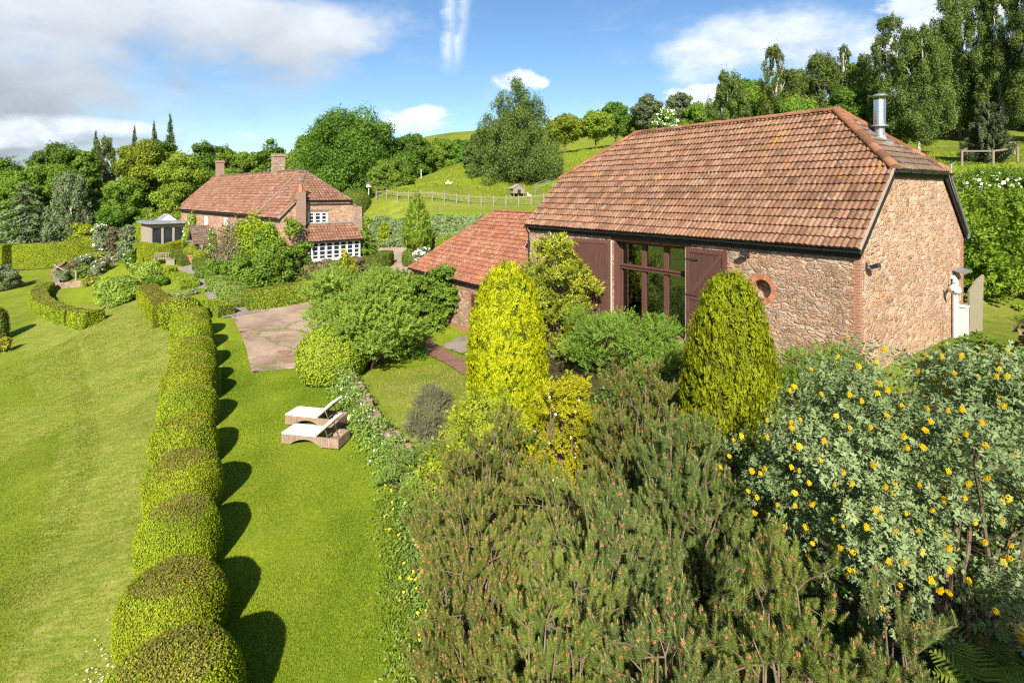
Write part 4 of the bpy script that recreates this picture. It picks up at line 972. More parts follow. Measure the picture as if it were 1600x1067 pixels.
sd = MB(); slab(sd, [(bx0 - .3, by - .14, 4.49), (bx1 + .1, by - .14, 4.49), (bx1 + .1, .25, 5.68), (bx0 - .04, .25, 5.68)]); sd.box(bx0 - .2, bx1 + .08, by + .0, .12, 4.425, 4.45); sd.build('roof_deck', M['fascia'], bro)
gutter(MB(), (bx0 - .32, by - .18, 4.45), (bx1 + .12, by - .18, 4.45), .07, (0, -1, 0), 2).build('gutter', M['black'], house)
MB().box(bx0 - .05, bx1 + .1, .08, .136, 5.70, 5.80).build('flashing', M['lead'], bro)
# porch
py0 = 17.5; po = empty('porch', (0, py0, 0)); po.parent = house
pw = MB().box(-1.25, .215, -1.05, -.80, 1.2, 2.62); pw.box(-1.25, .215, .80, 1.05, 1.2, 2.62); pw.box(-1.30, .0, -1.10, -.76, 2.62, 2.70); pw.build('porch_wall', M['brick_old'], po)
pp = MB()
for y in (-.95, .95):
    pp.bar((-1.15, y, 2.70), (-1.15, y, 3.50), .14); pp.bar((-.3, y, 2.70), (-.3, y, 3.50), .12); pp.bar((-1.5, y, 3.50), (.2, y, 3.50), .12)
pp.bar((-1.35, -1.2, 3.4), (-1.35, 0, 4.82), .06, .16, 0, (1, 0, 0)); pp.bar((-1.35, 1.2, 3.4), (-1.35, 0, 4.82), .06, .16, 0, (1, 0, 0)); pp.bar((-1.2, -1, 3.55), (-1.2, 1, 3.55), .1, .14)
pp.build('porch_frame', M['oak'], po)
pr = MB(); ps = Vector((0, 1.25, 1.62)); tiles(pr, (-1.45, -1.25, 3.36), (1, 0, 0), ps, lambda v: (0, 1.66), ps.length, .2, .2, 3, .02, .03, 71); tiles(pr, (-1.45, 1.25, 3.36), (1, 0, 0), (0, -1.25, 1.62), lambda v: (0, 1.66), ps.length, .2, .2, 3, .02, .03, 72)
slab(pr, [(-1.45, -1.25, 3.36), (.21, -1.25, 3.36), (.21, 0, 4.98), (-1.45, 0, 4.98)]); slab(pr, [(-1.45, 1.25, 3.36), (.21, 1.25, 3.36), (.21, 0, 4.98), (-1.45, 0, 4.98)]); ridge(pr, (-1.45, 0, 5.0), (.2, 0, 5.0), .1, .4, 3)
pr.build('porch_roof', M['tile_old'], po)
MB().box(.12, .215, -.45, .45, 1.7, 3.6).build('front_door', M['white'], po)
# low rear-end extension roof beyond the far gable
ex = MB(); ex.extrude([(1.2, HY - .15, .6), (HXW - .2, HY - .15, .6), (HXW - .2, HY - .15, 6.6), (HXW / 2, HY - .15, 9.0), (1.2, HY - .15, 7.0)], (0, 3.0, 0)); ex.build('end_wall', M['stone_house'], house)
er = MB(); es = Vector((HXW / 2 - .9, 0, 9.25 - 6.75)); tiles(er, (.9, HY + .02, 6.75), (0, 1, 0), es, lambda v: (0, 3.1), es.length, .32, .25, 4, .036, .035, 81); slab(er, [(.9, HY + .02, 6.75), (.9, HY + 3.1, 6.75), (HXW / 2, HY + 3.1, 9.25), (HXW / 2, HY + .02, 9.25)]); slab(er, [(HXW, HY + .02, 6.4), (HXW, HY + 3.1, 6.4), (HXW / 2, HY + 3.1, 9.25), (HXW / 2, HY + .02, 9.25)])
er.build('end_roof', M['tile_house'], house)

# garden room at the far end of the front
gr = empty('garden_room', house.location, house.rotation_euler.z); tag(gr, 'flat-roofed oak garden room with three glazed doors at the far end of the farmhouse', 'garden room')
gx0, gx1, gy0, gy1, gt = -2.9, .10, 26.0, 30.2, 5.02
gf = MB()
for x in np.linspace(gx0, gx1, 4): gf.box(x - .10, x + .10, gy0, gy0 + .16, 1.5, gt - .3)
gf.box(gx0 - .1, gx1, gy0 + .006, gy0 + .15, gt - .55, gt - .12); gf.box(gx0 - .1, gx1, gy0 + .006, gy0 + .15, 1.4, 2.0)
gf.build('frame', M['oakgrey'], gr)
for a, b in zip(np.linspace(gx0, gx1, 4)[:-1], np.linspace(gx0, gx1, 4)[1:]): MB().box(a + .10, b - .10, gy0 + .07, gy0 + .09, 2.0, gt - .55).build('pane', M['dark_glass'], gr)
gw = MB().box(gx0 - .08, gx0, gy0 + .17, gy1, 1.3, gt - .12); gw.box(gx0, gx1, gy1 - .1, gy1, 1.3, gt - .12)
for y in np.arange(gy0 + .4, gy1, .42): gw.box(gx0 - .13, gx0 - .081, y - .05, y + .05, 1.5, gt - .2)
gw.build('side_wall', M['oakgrey'], gr)
gr_ = MB().box(gx0 - .5, gx1 + .1, gy0 - .45, gy1 + .3, gt - .12, gt + .02); gr_.box(gx0 - .42, gx1 + .1, gy0 - .37, gy1 + .2, gt + .02, gt + .14); gr_.build('roof', M['lead'], gr)
sk = MB(); sk.extrude([(-1.9, 27.3, gt + .14), (-.2, 27.3, gt + .14), (-1.05, 27.3, gt + .85)], (0, 2.2, 0)); sk.build('roof_lantern', [M['lead']], gr)
MB().extrude([(-1.75, 27.29, gt + .17), (-.35, 27.29, gt + .17), (-1.05, 27.29, gt + .75)], (0, -.02, 0)).build('lantern_glass', M['white'], gr)
# ------------------------------------------------------------------ foliage builders
def nrm(a): return a / (np.linalg.norm(a, axis=-1, keepdims=True) + 1e-9)
def leaf_quads(mb, P, N, size, asp=.55, jit=.6, rng=None, base=None, mat=0, tdir=None, tj=.5):
    """diamond leaves at P facing roughly N"""
    k = len(P)
    if k == 0: return mb
    n = nrm(N + rng.normal(0, jit, (k, 3)))
    t = rng.normal(0, 1, (k, 3)) if tdir is None else tdir + rng.normal(0, tj, (k, 3))
    t = nrm(t - (t * n).sum(-1, keepdims=True) * n); b = np.cross(n, t)
    a = (size * rng.uniform(.65, 1.35, k))[:, None]; hw = a * asp * .5
    V = np.stack([P - t * a * .5, P + b * hw - t * a * .04, P + t * a * .5, P - b * hw - t * a * .04], 1)
    f = np.arange(k * 4).reshape(k, 4)
    r = rng.uniform(0, 1, k) if base is None else np.clip(base + rng.uniform(-.35, .35, k), 0, 1)
    return mb.add(V.reshape(-1, 3), f, mat, r)
def sph(k, rng):
    v = rng.normal(0, 1, (k, 3)); return nrm(v)
def clumps(mb, C, RAD, n, size, rng, asp=.55, jit=.55, up=.25, mat=0, inner=.45, tdir=None, wpow=2.0, wisp=0.0):
    """leaf clumps: C centres (k,3), RAD radii (k,3)"""
    C = np.asarray(C, float); RAD = np.asarray(RAD, float)
    wgt = RAD.mean(1) ** wpow; wgt /= wgt.sum(); w = rng.choice(len(C), n, p=wgt)
    d = sph(n, rng); wisp = np.where(RAD.mean(1)[w] > np.median(RAD.mean(1)) * 1.8, 0, wisp) if np.isscalar(wisp) and wisp > 0 else wisp; wmax = np.max(wisp); rr = rng.uniform(inner, 1.0, n) ** .6; rr = np.where(rng.uniform(0, 1, n) < wisp, rng.uniform(1.0, 1.28 if wmax < .1 else 1.65, n), rr)
    lump = 1 + .18 * np.sin(d[:, 0] * 7 + w * 1.3) * np.sin(d[:, 1] * 6 + w) * np.sin(d[:, 2] * 7 + w * .7)
    P = C[w] + d * RAD[w] * (rr * lump)[:, None]
    N = d + np.array([0, 0, up]); cb = rng.uniform(.25, .75, len(C))[w]
    return leaf_quads(mb, P, N, size, asp, jit, rng, cb, mat, tdir)
def scatter(mb, tv, tf, P, A, scale, rng, base=None, mat=0, spin=None, facer=None):
    """copies of a small template (tv, tf; growing along +z) placed at P along A, merged into one mesh"""
    k = len(P); tv = np.asarray(tv, float); tf = np.asarray(tf)
    z = nrm(np.asarray(A, float)); r = sph(k, rng) if spin is None else spin
    x = nrm(np.cross(r, z)); y = np.cross(z, x); s = np.broadcast_to(np.asarray(scale, float), (k,))[:, None, None]
    V = np.asarray(P, float)[:, None] + s * (tv[None, :, 0:1] * x[:, None] + tv[None, :, 1:2] * y[:, None] + tv[None, :, 2:3] * z[:, None])
    f = tf[None] + (np.arange(k) * len(tv))[:, None, None]
    b = rng.uniform(.15, .85, k) if base is None else np.broadcast_to(base, (k,))
    rr = np.clip(b[:, None] + (rng.uniform(-.25, .25, (k, len(tf))) if facer is None else facer[None]), 0, 1)
    return mb.add(V.reshape(-1, 3), f.reshape(-1, tf.shape[1]), mat, rr.ravel())
def surf_sample(V, F, dens, rng):
    """random points + normals on quads"""
    V = np.asarray(V, float); T = np.concatenate([F[:, [0, 1, 2]], F[:, [0, 2, 3]]]); a, b, c = V[T[:, 0]], V[T[:, 1]], V[T[:, 2]]
    n = np.cross(b - a, c - a); ar = np.linalg.norm(n, axis=1) / 2; k = rng.poisson(ar.sum() * dens)
    i = rng.choice(len(T), k, p=ar / ar.sum()); u, v = rng.uniform(0, 1, k), rng.uniform(0, 1, k); m = u + v > 1; u[m], v[m] = 1 - u[m], 1 - v[m]
    return a[i] + (b[i] - a[i]) * u[:, None] + (c[i] - a[i]) * v[:, None], nrm(n)[i]
def clad(mb, V, F, dens, size, rng, topmat=None, lift=.02, jit=.5, asp=.6, tj=.6):
    """clipped surface: dark inner mesh (mat 0) covered in small leaves (mat 1, flat tops may use mat 2)"""
    mb.add(V, F, 0)
    P, N = surf_sample(V, F, dens, rng)
    P = P + N * rng.uniform(-lift * .6, lift * 1.6, len(P))[:, None]
    patch = .5 + .5 * np.sin(P[:, 0] * 2.1 + 1) * np.sin(P[:, 1] * 2.6) * np.sin(P[:, 2] * 3.1 + .5)
    up = N[:, 2] + .12 * np.sin(P[:, 0] * 9) * np.sin(P[:, 1] * 8) + rng.normal(0, .07, len(P)) > .85 if topmat is not None else np.zeros(len(P), bool)
    out = N * .5 + np.array([0, 0, .55])
    for sel, m in ((~up, 1), (up, topmat if topmat is not None else 1)):
        if sel.any(): leaf_quads(mb, P[sel], N[sel] + np.array([0, 0, .2]), size, asp, jit, rng, .3 + .4 * patch[sel], m, out[sel], tj)
    return mb
def dome_surface(rad, h, prof, n=28, seed=0, wob=.05, sx=1.0, sy=1.0):
    th = np.linspace(0, 2 * np.pi, n, endpoint=False); V = []
    for k, (r, z) in enumerate(prof):
        rr = r * rad * (1 + wob * np.sin(th * 3 + seed) * np.sin(z * 5 + seed) + wob * .6 * np.sin(th * 7 + seed * 2 + z * 4))
        V.append(np.stack([rr * np.cos(th) * sx, rr * np.sin(th) * sy, np.full(n, z * h) + wob * .4 * h * np.sin(th * 2 + seed) * (r < .8)], -1))
    V = np.concatenate(V); m = len(prof)
    F = np.array([(i * n + j, i * n + (j + 1) % n, (i + 1) * n + (j + 1) % n, (i + 1) * n + j) for i in range(m - 1) for j in range(n)])
    return V, F
def sweep_surface(path, width, height, n_sub=6, wob=.03, seed=0, sink=.15, sides=(.0, .5, .9, 1.0)):
    """box hedge along a plan path, following the ground"""
    p = np.array(catmull(path, n_sub)) if len(path) > 2 else np.array([np.array(path[0]) * (1 - t) + np.array(path[1]) * t for t in np.linspace(0, 1, 12)])
    d = np.gradient(p, axis=0); d = d / np.linalg.norm(d, axis=1, keepdims=True); nn = np.stack([-d[:, 1], d[:, 0]], -1)
    g0 = ground(p[:, 0], p[:, 1]); V = []; wd = np.interp(np.linspace(0, 1, len(p)), np.linspace(0, 1, np.size(width)), np.atleast_1d(width)); ht = np.interp(np.linspace(0, 1, len(p)), np.linspace(0, 1, np.size(height)), np.atleast_1d(height))
    cs = [(-.50, 0), (-.51, .5), (-.50, .93), (-.44, 1.0), (-.2, 1.01), (.2, 1.01), (.44, 1.0), (.50, .93), (.51, .5), (.50, 0)]
    for i in range(len(p)):
        for k, (u, v) in enumerate(cs):
            wv = wob * math.sin(i * 1.9 + k * 2.3 + seed) * (v > .2)
            V.append((*(p[i] + nn[i] * (u * wd[i] + wv)), g0[i] - sink + (ht[i] + sink) * v + wv * .6))
    m = len(cs); V = np.array(V); F = [(i * m + k, i * m + k + 1, (i + 1) * m + k + 1, (i + 1) * m + k) for i in range(len(p) - 1) for k in range(m - 1)]
    F += [(k, m - 1 - k, m - 2 - k, k + 1) for k in range(m // 2 - 1)]; e = (len(p) - 1) * m; F += [(e + k, e + k + 1, e + m - 2 - k, e + m - 1 - k) for k in range(m // 2 - 1)]
    F = np.array(F)
    # make every face point outwards
    c = V[F].mean(1); nv = np.cross(V[F[:, 1]] - V[F[:, 0]], V[F[:, 2]] - V[F[:, 0]]); near = p[np.argmin(((c[:, None, :2] - p[None]) ** 2).sum(-1), 1)]
    out = np.concatenate([c[:, :2] - near, (c[:, 2:] - (V[:, 2].min() + np.max(ht) * .4)) * .3], 1)
    F[(nv * out).sum(1) < 0] = F[(nv * out).sum(1) < 0][:, ::-1]
    return V, F
def hedge(label, path, width, height, leaf='box', dens=420, size=.09, group=None, name='hedge', cat='hedge', seed=0, topmat=None, wob=.03, lift=.02):
    rng = np.random.default_rng(1000 + seed); V, F = sweep_surface(path, width, height, seed=seed, wob=wob)
    mats = [L['core'], L[leaf]] + ([L[topmat]] if topmat else [])
    o = clad(MB(), V, F, dens * 1.6, size * .76, rng, 2 if topmat else None, lift).build(name, mats)
    return tag(o, label, cat, group)
def limb(mb, p, q, r0, r1, rng, n=5, sag=.12, sides=6, mat=0):
    p = np.array(p, float); q = np.array(q, float); L_ = np.linalg.norm(q - p); pts = []; ph = rng.uniform(0, 6.28, 2)
    for i in range(n + 1):
        t = i / n; w_ = math.sin(t * math.pi) * L_ * sag
        pts.append(tuple(p + (q - p) * t + np.array([math.sin(ph[0] + t * 4) * w_ * .5, math.sin(ph[1] + t * 4) * w_ * .5, w_ * .6 * math.sin(t * 3.14)])))
    mb.tube(pts, [r0 + (r1 - r0) * (i / n) for i in range(n + 1)], sides, mat, cap=False); return pts

def crown_points(kind, h, r, rng):
    """clump centres and radii for a crown of height h and radius r, base at z = 0"""
    C = []; RD = []
    if kind == 'round':
        z0, rz = .56 * h, .45 * h; k = 70
        for i in range(k):
            d = sph(1, rng)[0]; 
            if d[2] < -.55: d[2] *= -.4
            q = rng.uniform(.5, .9) * (1 - .16 * max(0, d[2])); rr = rng.uniform(.17, .30) * r; tz = (1.0 - .16 * max(0, -d[2]))
            C.append((d[0] * r * q * tz, d[1] * r * q * tz, z0 + d[2] * rz * q)); RD.append((rr, rr, rr * .72))
        C.append((0, 0, z0)); RD.append((r * .66, r * .66, rz * .80))
    elif kind == 'bushy':            # broad, leafed to the ground
        k = 95
        for i in range(k):
            t = rng.uniform(.08, .97) ; a = rng.uniform(0, 6.28); pr = math.sqrt(max(0, 1 - ((t - .32) / .68) ** 2)) if t > .32 else .86 + .14 * t / .32
            q = rng.uniform(.5, .85); rr = rng.uniform(.13, .27) * r
            C.append((math.cos(a) * r * pr * q, math.sin(a) * r * pr * q, t * h * .93)); RD.append((rr, rr, rr * .85))
        C.append((0, 0, h * .4)); RD.append((r * .6, r * .6, h * .35))
    elif kind == 'birch':            # light, tall, drooping sprays
        k = 170
        for i in range(k):
            t = rng.uniform(.10, 1.0) ** .9; a = rng.uniform(0, 6.28); pr = (.75 + .25 * min(1, t / .3)) * math.sqrt(max(.02, 1 - max(0, (t - .38) / .64) ** 2.2)) * (1 + .16 * math.sin(a * 3 + t * 9))
            q = math.sqrt(rng.uniform(.06, .82)); rr = rng.uniform(.09, .19) * r * (1.1 - .35 * t)
            C.append((math.cos(a) * r * pr * q, math.sin(a) * r * pr * q, t * h * .96)); RD.append((rr, rr, rr * rng.uniform(1.3, 2.4)))
    elif kind == 'column':           # several leaders, leafed to the ground
        for lx, ly, lh in ((0, 0, 1.0), (-.38, .1, .90), (.30, -.2, .87), (.12, .35, .86), (-.62, 0, .66), (.58, .1, .68), (.1, -.5, .70), (-.3, -.45, .62)):
            k = int(44 * lh)
            for i in range(k):
                t = rng.uniform(.03, 1.0); a = rng.uniform(0, 6.28); pr = .50 * (1 - t) ** .5 + .06
                rr = rng.uniform(.08, .16) * r * (1.25 - .45 * t)
                C.append(((lx + math.cos(a) * pr * .8) * r, (ly + math.sin(a) * pr * .8) * r, t * lh * h)); RD.append((rr, rr, rr * 1.6))
    return np.array(C), np.array(RD)

def plant_base(px, Y, sink=.12):
    x = px_x(px, Y); return x, Y, gz(x, Y) - sink
def tree(label, px, Y, top, wpx, leaf='broad', kind='round', bark='bark', seed=0, cat='tree', name='tree', group=None, dens=1.0, trunk=True, lsize=None, asp=.6, depth=1.0, extra=None):
    rng = np.random.default_rng(2000 + seed); x, y, z = plant_base(px, Y)
    h = px_z(top, Y) - z; r = px_r(wpx, px, Y)
    o = empty(name, (x, y, z), float(rng.uniform(0, 6.28)) if kind not in ('column',) else 0); tag(o, label, cat, group)
    s = lsize or max(.10, Y / 553 * (1.5 if kind in ('birch', 'column') else 1.9))
    C, RD = crown_points(kind, h * .97, r, rng)
    C[:, 1] *= depth; area = (RD.mean(1) ** 2).sum() * 12.6
    n = int(min(85000, area * (.75 if kind in ('birch', 'column') else 1.25) * dens / (s * s * asp * .5)))
    td = None
    mb = MB(); clumps(mb, C, RD, n, s, rng, asp, .55, .3, tdir=np.array([0, 0, -1.0]) if kind in ('birch', 'column') else None, wisp=.16 if kind in ('birch', 'column') else .05)
    if extra: extra(mb, C, RD, rng, h, r)
    mb.build('crown', [L[leaf]] + ([M['petal_w']] if extra else []), o)
    if trunk:
        t = MB(); th = {'round': .62, 'bushy': .7, 'birch': .84, 'column': .75}[kind] * h; tr = max(.08, h * (.011 if kind == 'birch' else .02))
        limb(t, (0, 0, -.3), (rng.normal() * .04 * h, rng.normal() * .04 * h, th), tr, tr * .25, rng, 6, .03, 8)
        for i in rng.choice(len(C), min(len(C), 16), replace=False):
            a0 = min(th * .95, max(.15 * h, C[i][2] * .6)); limb(t, (0, 0, a0), C[i], tr * .4, tr * .08, rng, 4, .1, 5)
        t.build('trunk', M[bark], o)
    return o
def shrub(label, px, Y, top, wpx, leaf='maple', seed=0, cat='shrub', name='shrub', group=None, lsize=.10, dens=1.0, k=26, flat=.8, base=None, asp=.55, flower=None, nfl=0, fsize=.08, stems=True, zoff=0, r=None, sy=1.0, bumpy=.30, up=.3, jit=.55):
    """rounded bush of leaf clumps from the ground up"""
    rng = np.random.default_rng(3000 + seed)
    if base is None: x, y, z = plant_base(px, Y)
    else: x, y = base; z = gz(x, y) - .12
    z += zoff
    h = (px_z(top, y) - z) ; r = r or px_r(wpx, px, y)
    C = []; RD = []
    for i in range(k):
        a = rng.uniform(0, 6.28); t = rng.uniform(.1, .95); pr = math.sqrt(max(.02, 1 - (max(0, t - .3) / .72) ** 2)); q = rng.uniform(.55, .86)
        rr = rng.uniform(.7, 1.25) * bumpy * r
        C.append((math.cos(a) * r * pr * q, math.sin(a) * r * pr * q * sy, t * h * .86)); RD.append((rr, rr, min(rr * flat, h * .3)))
    C.append((0, 0, h * .42)); RD.append((r * .68, r * .68 * sy, h * .42)); C = np.array(C); RD = np.array(RD)
    area = (RD.mean(1) ** 2).sum() * 12.6; n = int(min(85000, area * 1.2 * dens / (lsize ** 2 * asp * .5)))
    o = empty(name, (x, y, z)); tag(o, label, cat, group)
    mb = MB(); clumps(mb, C, RD, n, lsize, rng, asp, jit, up, wisp=.06); mb.build('foliage', L[leaf], o)
    if stems:
        t = MB()
        for i in rng.choice(len(C), min(9, len(C)), replace=False): limb(t, (rng.normal() * .1 * r, rng.normal() * .1 * r, -.1), C[i], .035 + .012 * h, .01, rng, 4, .1, 5)
        t.build('stem', M['bark'], o)
    if flower:
        f = MB(); i = rng.choice(len(C) - 1, nfl); d = sph(nfl, rng); d[:, 2] = np.abs(d[:, 2]) * .9 + .05; d = nrm(d + np.array([0, -.35, .1]))
        P = C[i] + d * RD[i] * 1.04
        for a in range(3): leaf_quads(f, P + rng.normal(0, fsize * .25, P.shape), d, fsize, .9, .5, rng)
        f.build('blossom', M[flower], o)
    return o
def conifer(label, px, Y, top, wpx, leaf, prof, seed=0, spray=.11, n=26000, name='conifer', asp=.30, group=None, lift=.22, bare=0.0, clump=14):
    """dense clipped-looking conifer of upright sprays on a body of revolution; prof = [(r, z)] in 0..1"""
    rng = np.random.default_rng(4000 + seed); x, y, z = plant_base(px, Y, .15); h = px_z(top, Y) - z; r = px_r(wpx, px, Y)
    o = empty(name, (x, y, z)); tag(o, label, 'conifer', group)
    pr = np.array(prof); V, F = dome_surface(r * .93, h * .985, prof, 30, seed, .035)
    P, N = surf_sample(V, F, n / clump / (2 * math.pi * r * h * .75), rng); k = len(P)
    jitter = rng.uniform(-lift * .6, lift * .6, k); P = P + N * jitter[:, None] * .8
    # sprays of a handful of flat fans each
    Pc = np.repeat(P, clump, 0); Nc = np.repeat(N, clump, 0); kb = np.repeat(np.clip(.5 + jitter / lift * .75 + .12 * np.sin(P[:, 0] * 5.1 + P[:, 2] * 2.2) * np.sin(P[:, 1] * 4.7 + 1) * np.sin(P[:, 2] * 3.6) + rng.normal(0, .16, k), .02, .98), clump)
    ax = nrm(Nc * .42 + np.array([0, 0, 1.0]) + rng.normal(0, .22, Nc.shape))
    tt = rng.uniform(-.5, 1.0, len(Pc)); Pc = Pc + ax * (tt * spray * 1.5)[:, None] + rng.normal(0, spray * .28, Pc.shape)
    mb = MB(); mb.add(V * np.array([.95, .95, .985]), F, 0); leaf_quads(mb, Pc, Nc, spray * 1.15, asp, .45, rng, kb + tt * .18, 1, ax, .25)
    mb.build('foliage', [L['core'], L[leaf]], o)
    t = MB(); t.tube([(0, 0, -.2), (0, 0, h * .6)], [.12, .04], 8); t.build('trunk', M['bark'], o)
    return o
def spire(label, px, Y, top, wpx, leaf='larch', seed=0, name='conifer', group=None, tiers=26, droop=.14, dens=1.0, base_t=.12, shape=1.0, lsize=None, bark='bark'):
    """open conifer of whorled branches"""
    rng = np.random.default_rng(5000 + seed); x, y, z = plant_base(px, Y); h = px_z(top, Y) - z; r = px_r(wpx, px, Y); s = lsize or max(.12, Y / 553 * 2.4)
    o = empty(name, (x, y, z)); tag(o, label, 'conifer', group); mb = MB(); t_ = MB(); t_.tube([(0, 0, -.2), (0, 0, h * .98)], [max(.1, h * .018), .02], 7)
    Ps = []; Ns = []; Ts = []
    for i in range(tiers):
        t = base_t + (1 - base_t) * (i + rng.uniform(-.3, .3)) / tiers; L_ = r * ((1 - t) ** shape * 1.05 + .04); nb = 9 if t < .8 else 6
        for b in range(nb):
            a = rng.uniform(0, 6.28); l = L_ * rng.uniform(.7, 1.12); m = int(max(12, l / s * 26 * dens)); u = rng.uniform(.12, 1, m)
            d = np.array([math.cos(a), math.sin(a), 0]); zz = t * h + (u * .12 - u * u * droop) * l + rng.normal(0, .012 * h if lsize else .004 * h, m)
            P = d[None] * (u * l)[:, None] + np.array([0, 0, 1.0])[None] * zz[:, None]; sd = np.array([-d[1], d[0], 0]); P += sd[None] * (rng.normal(0, .13, m) * l * (1.1 - u))[:, None] + np.array([0, 0, -1])[None] * np.abs(rng.normal(0, .10 * l + s * .5, m))[:, None]
            Ps.append(P); Ns.append(np.tile(np.array([0, 0, 1.0]) + d * .2, (m, 1))); Ts.append(np.tile(d - np.array([0, 0, .3]), (m, 1)))
            if i % 2 == 0: t_.tube([(0, 0, t * h), tuple(d * l * .8 + np.array([0, 0, t * h + (.8 * .12 - .64 * droop) * l]))], [max(.02, h * .004), .01], 4, cap=False)
    leaf_quads(mb, np.concatenate(Ps), np.concatenate(Ns), s, .42, .45, rng, None, 0, np.concatenate(Ts), .35)
    mb.build('crown', L[leaf], o); t_.build('trunk', M[bark], o); return o
# ---- needle shoots for the near pines
def shoot_template(seed, L_=.2, nl=.055, n=52, wd=.0042):
    rng = np.random.default_rng(seed); V = []; F = []
    for i in range(n):
        u = (i + .5) / n; z = u * L_; a = i * 2.39996 + rng.normal() * .2; al = R(62 - 34 * u + rng.normal() * 7); l = nl * rng.uniform(.8, 1.15) * (1 - .25 * u)
        d = Vector((math.cos(a) * math.sin(al), math.sin(a) * math.sin(al), math.cos(al))); sd = Vector((-math.sin(a), math.cos(a), 0)) * wd * .5
        p = Vector((math.cos(a) * .004, math.sin(a) * .004, z)); q = p + d * l; b = len(V)
        V += [tuple(p - sd), tuple(p + sd), tuple(q + sd * .35), tuple(q - sd * .35)]; F.append((b, b + 1, b + 2, b + 3))
    return np.array(V), np.array(F)
def bead_template(seed, n=7, r=.013, spread=.016, h=.03):
    rng = np.random.default_rng(seed); V = []; F = []
    for i in range(n):
        a = i * 2.4; c = np.array([math.cos(a) * spread, math.sin(a) * spread, h * i / n]); b = len(V)
        for v in ((0, 0, 1.3), (1, 0, 0), (0, 1, 0), (-1, 0, 0), (0, -1, 0), (0, 0, -1.2)): V.append(tuple(c + np.array(v) * r * rng.uniform(.8, 1.2)))
        F += [(b, b + 1, b + 2), (b, b + 2, b + 3), (b, b + 3, b + 4), (b, b + 4, b + 1), (b + 5, b + 2, b + 1), (b + 5, b + 3, b + 2), (b + 5, b + 4, b + 3), (b + 5, b + 1, b + 4)]
    return np.array(V), np.array(F)
SHOOTS = [shoot_template(s, l, nl, n, wd) for s, l, nl, n, wd in ((1, .19, .062, 84, .0066), (2, .23, .068, 94, .0066), (3, .15, .060, 74, .0066))]
BEAD = bead_template(4)
CAN_V, CAN_F = [], []
for j in range(5): CAN_V.append((math.cos(j * 1.2566) * .008, math.sin(j * 1.2566) * .008, 0))
for j in range(5): CAN_V.append((math.cos(j * 1.2566) * .004, math.sin(j * 1.2566) * .004, .06))
CAN_F = [(j, (j + 1) % 5, 5 + (j + 1) % 5, 5 + j) for j in range(5)]
def pine(label, px, Y, top, wpx, leaf='pine', seed=0, limbs=26, sub=8, per=6, cone=.45, scale=1.0, base_z=None, sy=1.0, lean=(0, 0), group='mountain pines below the barn', spread=1.0):
    """bushy mountain pine: limbs, side branches, needle shoots, cone clusters"""
    rng = np.random.default_rng(6000 + seed); x, y, z = plant_base(px, Y, .1); limbs = int(limbs * 1.35); scale *= .82; per += 2
    h = px_z(top, Y) - z; r = px_r(wpx, px, Y)
    o = empty('pine_shrub', (x, y, z)); tag(o, label, 'pine', group); br = MB(); SP = []; SA = []; SB = []
    for i in range(limbs + 14):
        a = i * 2.39996 + rng.normal() * .3; t = math.sqrt((i + .5) / limbs); rad = r * .80 * t * rng.uniform(.85, 1.1); hz = h * (.93 - .58 * t ** 2.2) * rng.uniform(.86, 1.04)
        if i >= limbs: a = -math.pi / 2 + rng.uniform(-1.4, 1.4); t = 1.0; rad = r * rng.uniform(.55, .95); hz = h * rng.uniform(.15, .45)     # low skirt on the open, sunny side
        q = np.array([math.cos(a) * rad + lean[0] * hz, math.sin(a) * rad * sy + lean[1] * hz, hz]); p = np.array([math.cos(a) * rad * .12, math.sin(a) * rad * .12, .05])
        pts = [np.array(v) for v in limb(br, p, q, .012 + .007 * h, .007, rng, 7, .10, 6)]
        for s_ in range(sub):
            u = rng.uniform(.2, 1.0) if s_ else 1.0; k = min(6, int(u * 7)); c = pts[k] + (pts[k + 1] - pts[k]) * (u * 7 - k if k < 6 else .9)
            d = nrm(np.array([math.cos(a) * .6 * t, math.sin(a) * .6 * t, .75]) + rng.normal(0, .55, 3)); l = rng.uniform(.25, .66) * spread
            e = c + d * l * np.array([1, 1, .8]); limb(br, c, e, .008, .004, rng, 3, .08, 4)
            cb = rng.uniform(.25, .75)
            for m in range(per):
                w_ = rng.uniform(.25, 1.0) if m else 1.0; pp = c + (e - c) * w_ + rng.normal(0, .035, 3) * scale
                SP.append(pp); SA.append(nrm(np.array([0, 0, 1.0]) + d * .35 + rng.normal(0, .27, 3))); SB.append(cb)
    SP = np.array(SP); SA = np.array(SA); SB = np.array(SB); nb = MB(); n = len(SP); w_ = rng.integers(0, 3, n); sc = rng.uniform(.8, 1.3, n) * scale
    # broom twig from branch to shoot
    for k in range(3):
        m = w_ == k; scatter(nb, *SHOOTS[k], SP[m], SA[m], sc[m], rng, SB[m])
    br.build('branch', M['bark_pine'], o); nb.build('needle', L[leaf], o)
    cb = MB(); m = rng.uniform(0, 1, n) < cone
    scatter(cb, *BEAD, SP[m] + SA[m] * (np.array([.19, .23, .15])[w_[m]] * sc[m] * rng.uniform(.55, .95, m.sum()))[:, None], SA[m], sc[m] * rng.uniform(.55, 1.0, m.sum()), rng, mat=0)
    m2 = rng.uniform(0, 1, n) < .28; scatter(cb, CAN_V, CAN_F, SP[m2] + SA[m2] * (np.array([.18, .22, .14])[w_[m2]] * sc[m2])[:, None], SA[m2], sc[m2], rng, mat=1)
    cb.build('cone', [L['cone'], L['candle']], o); return o
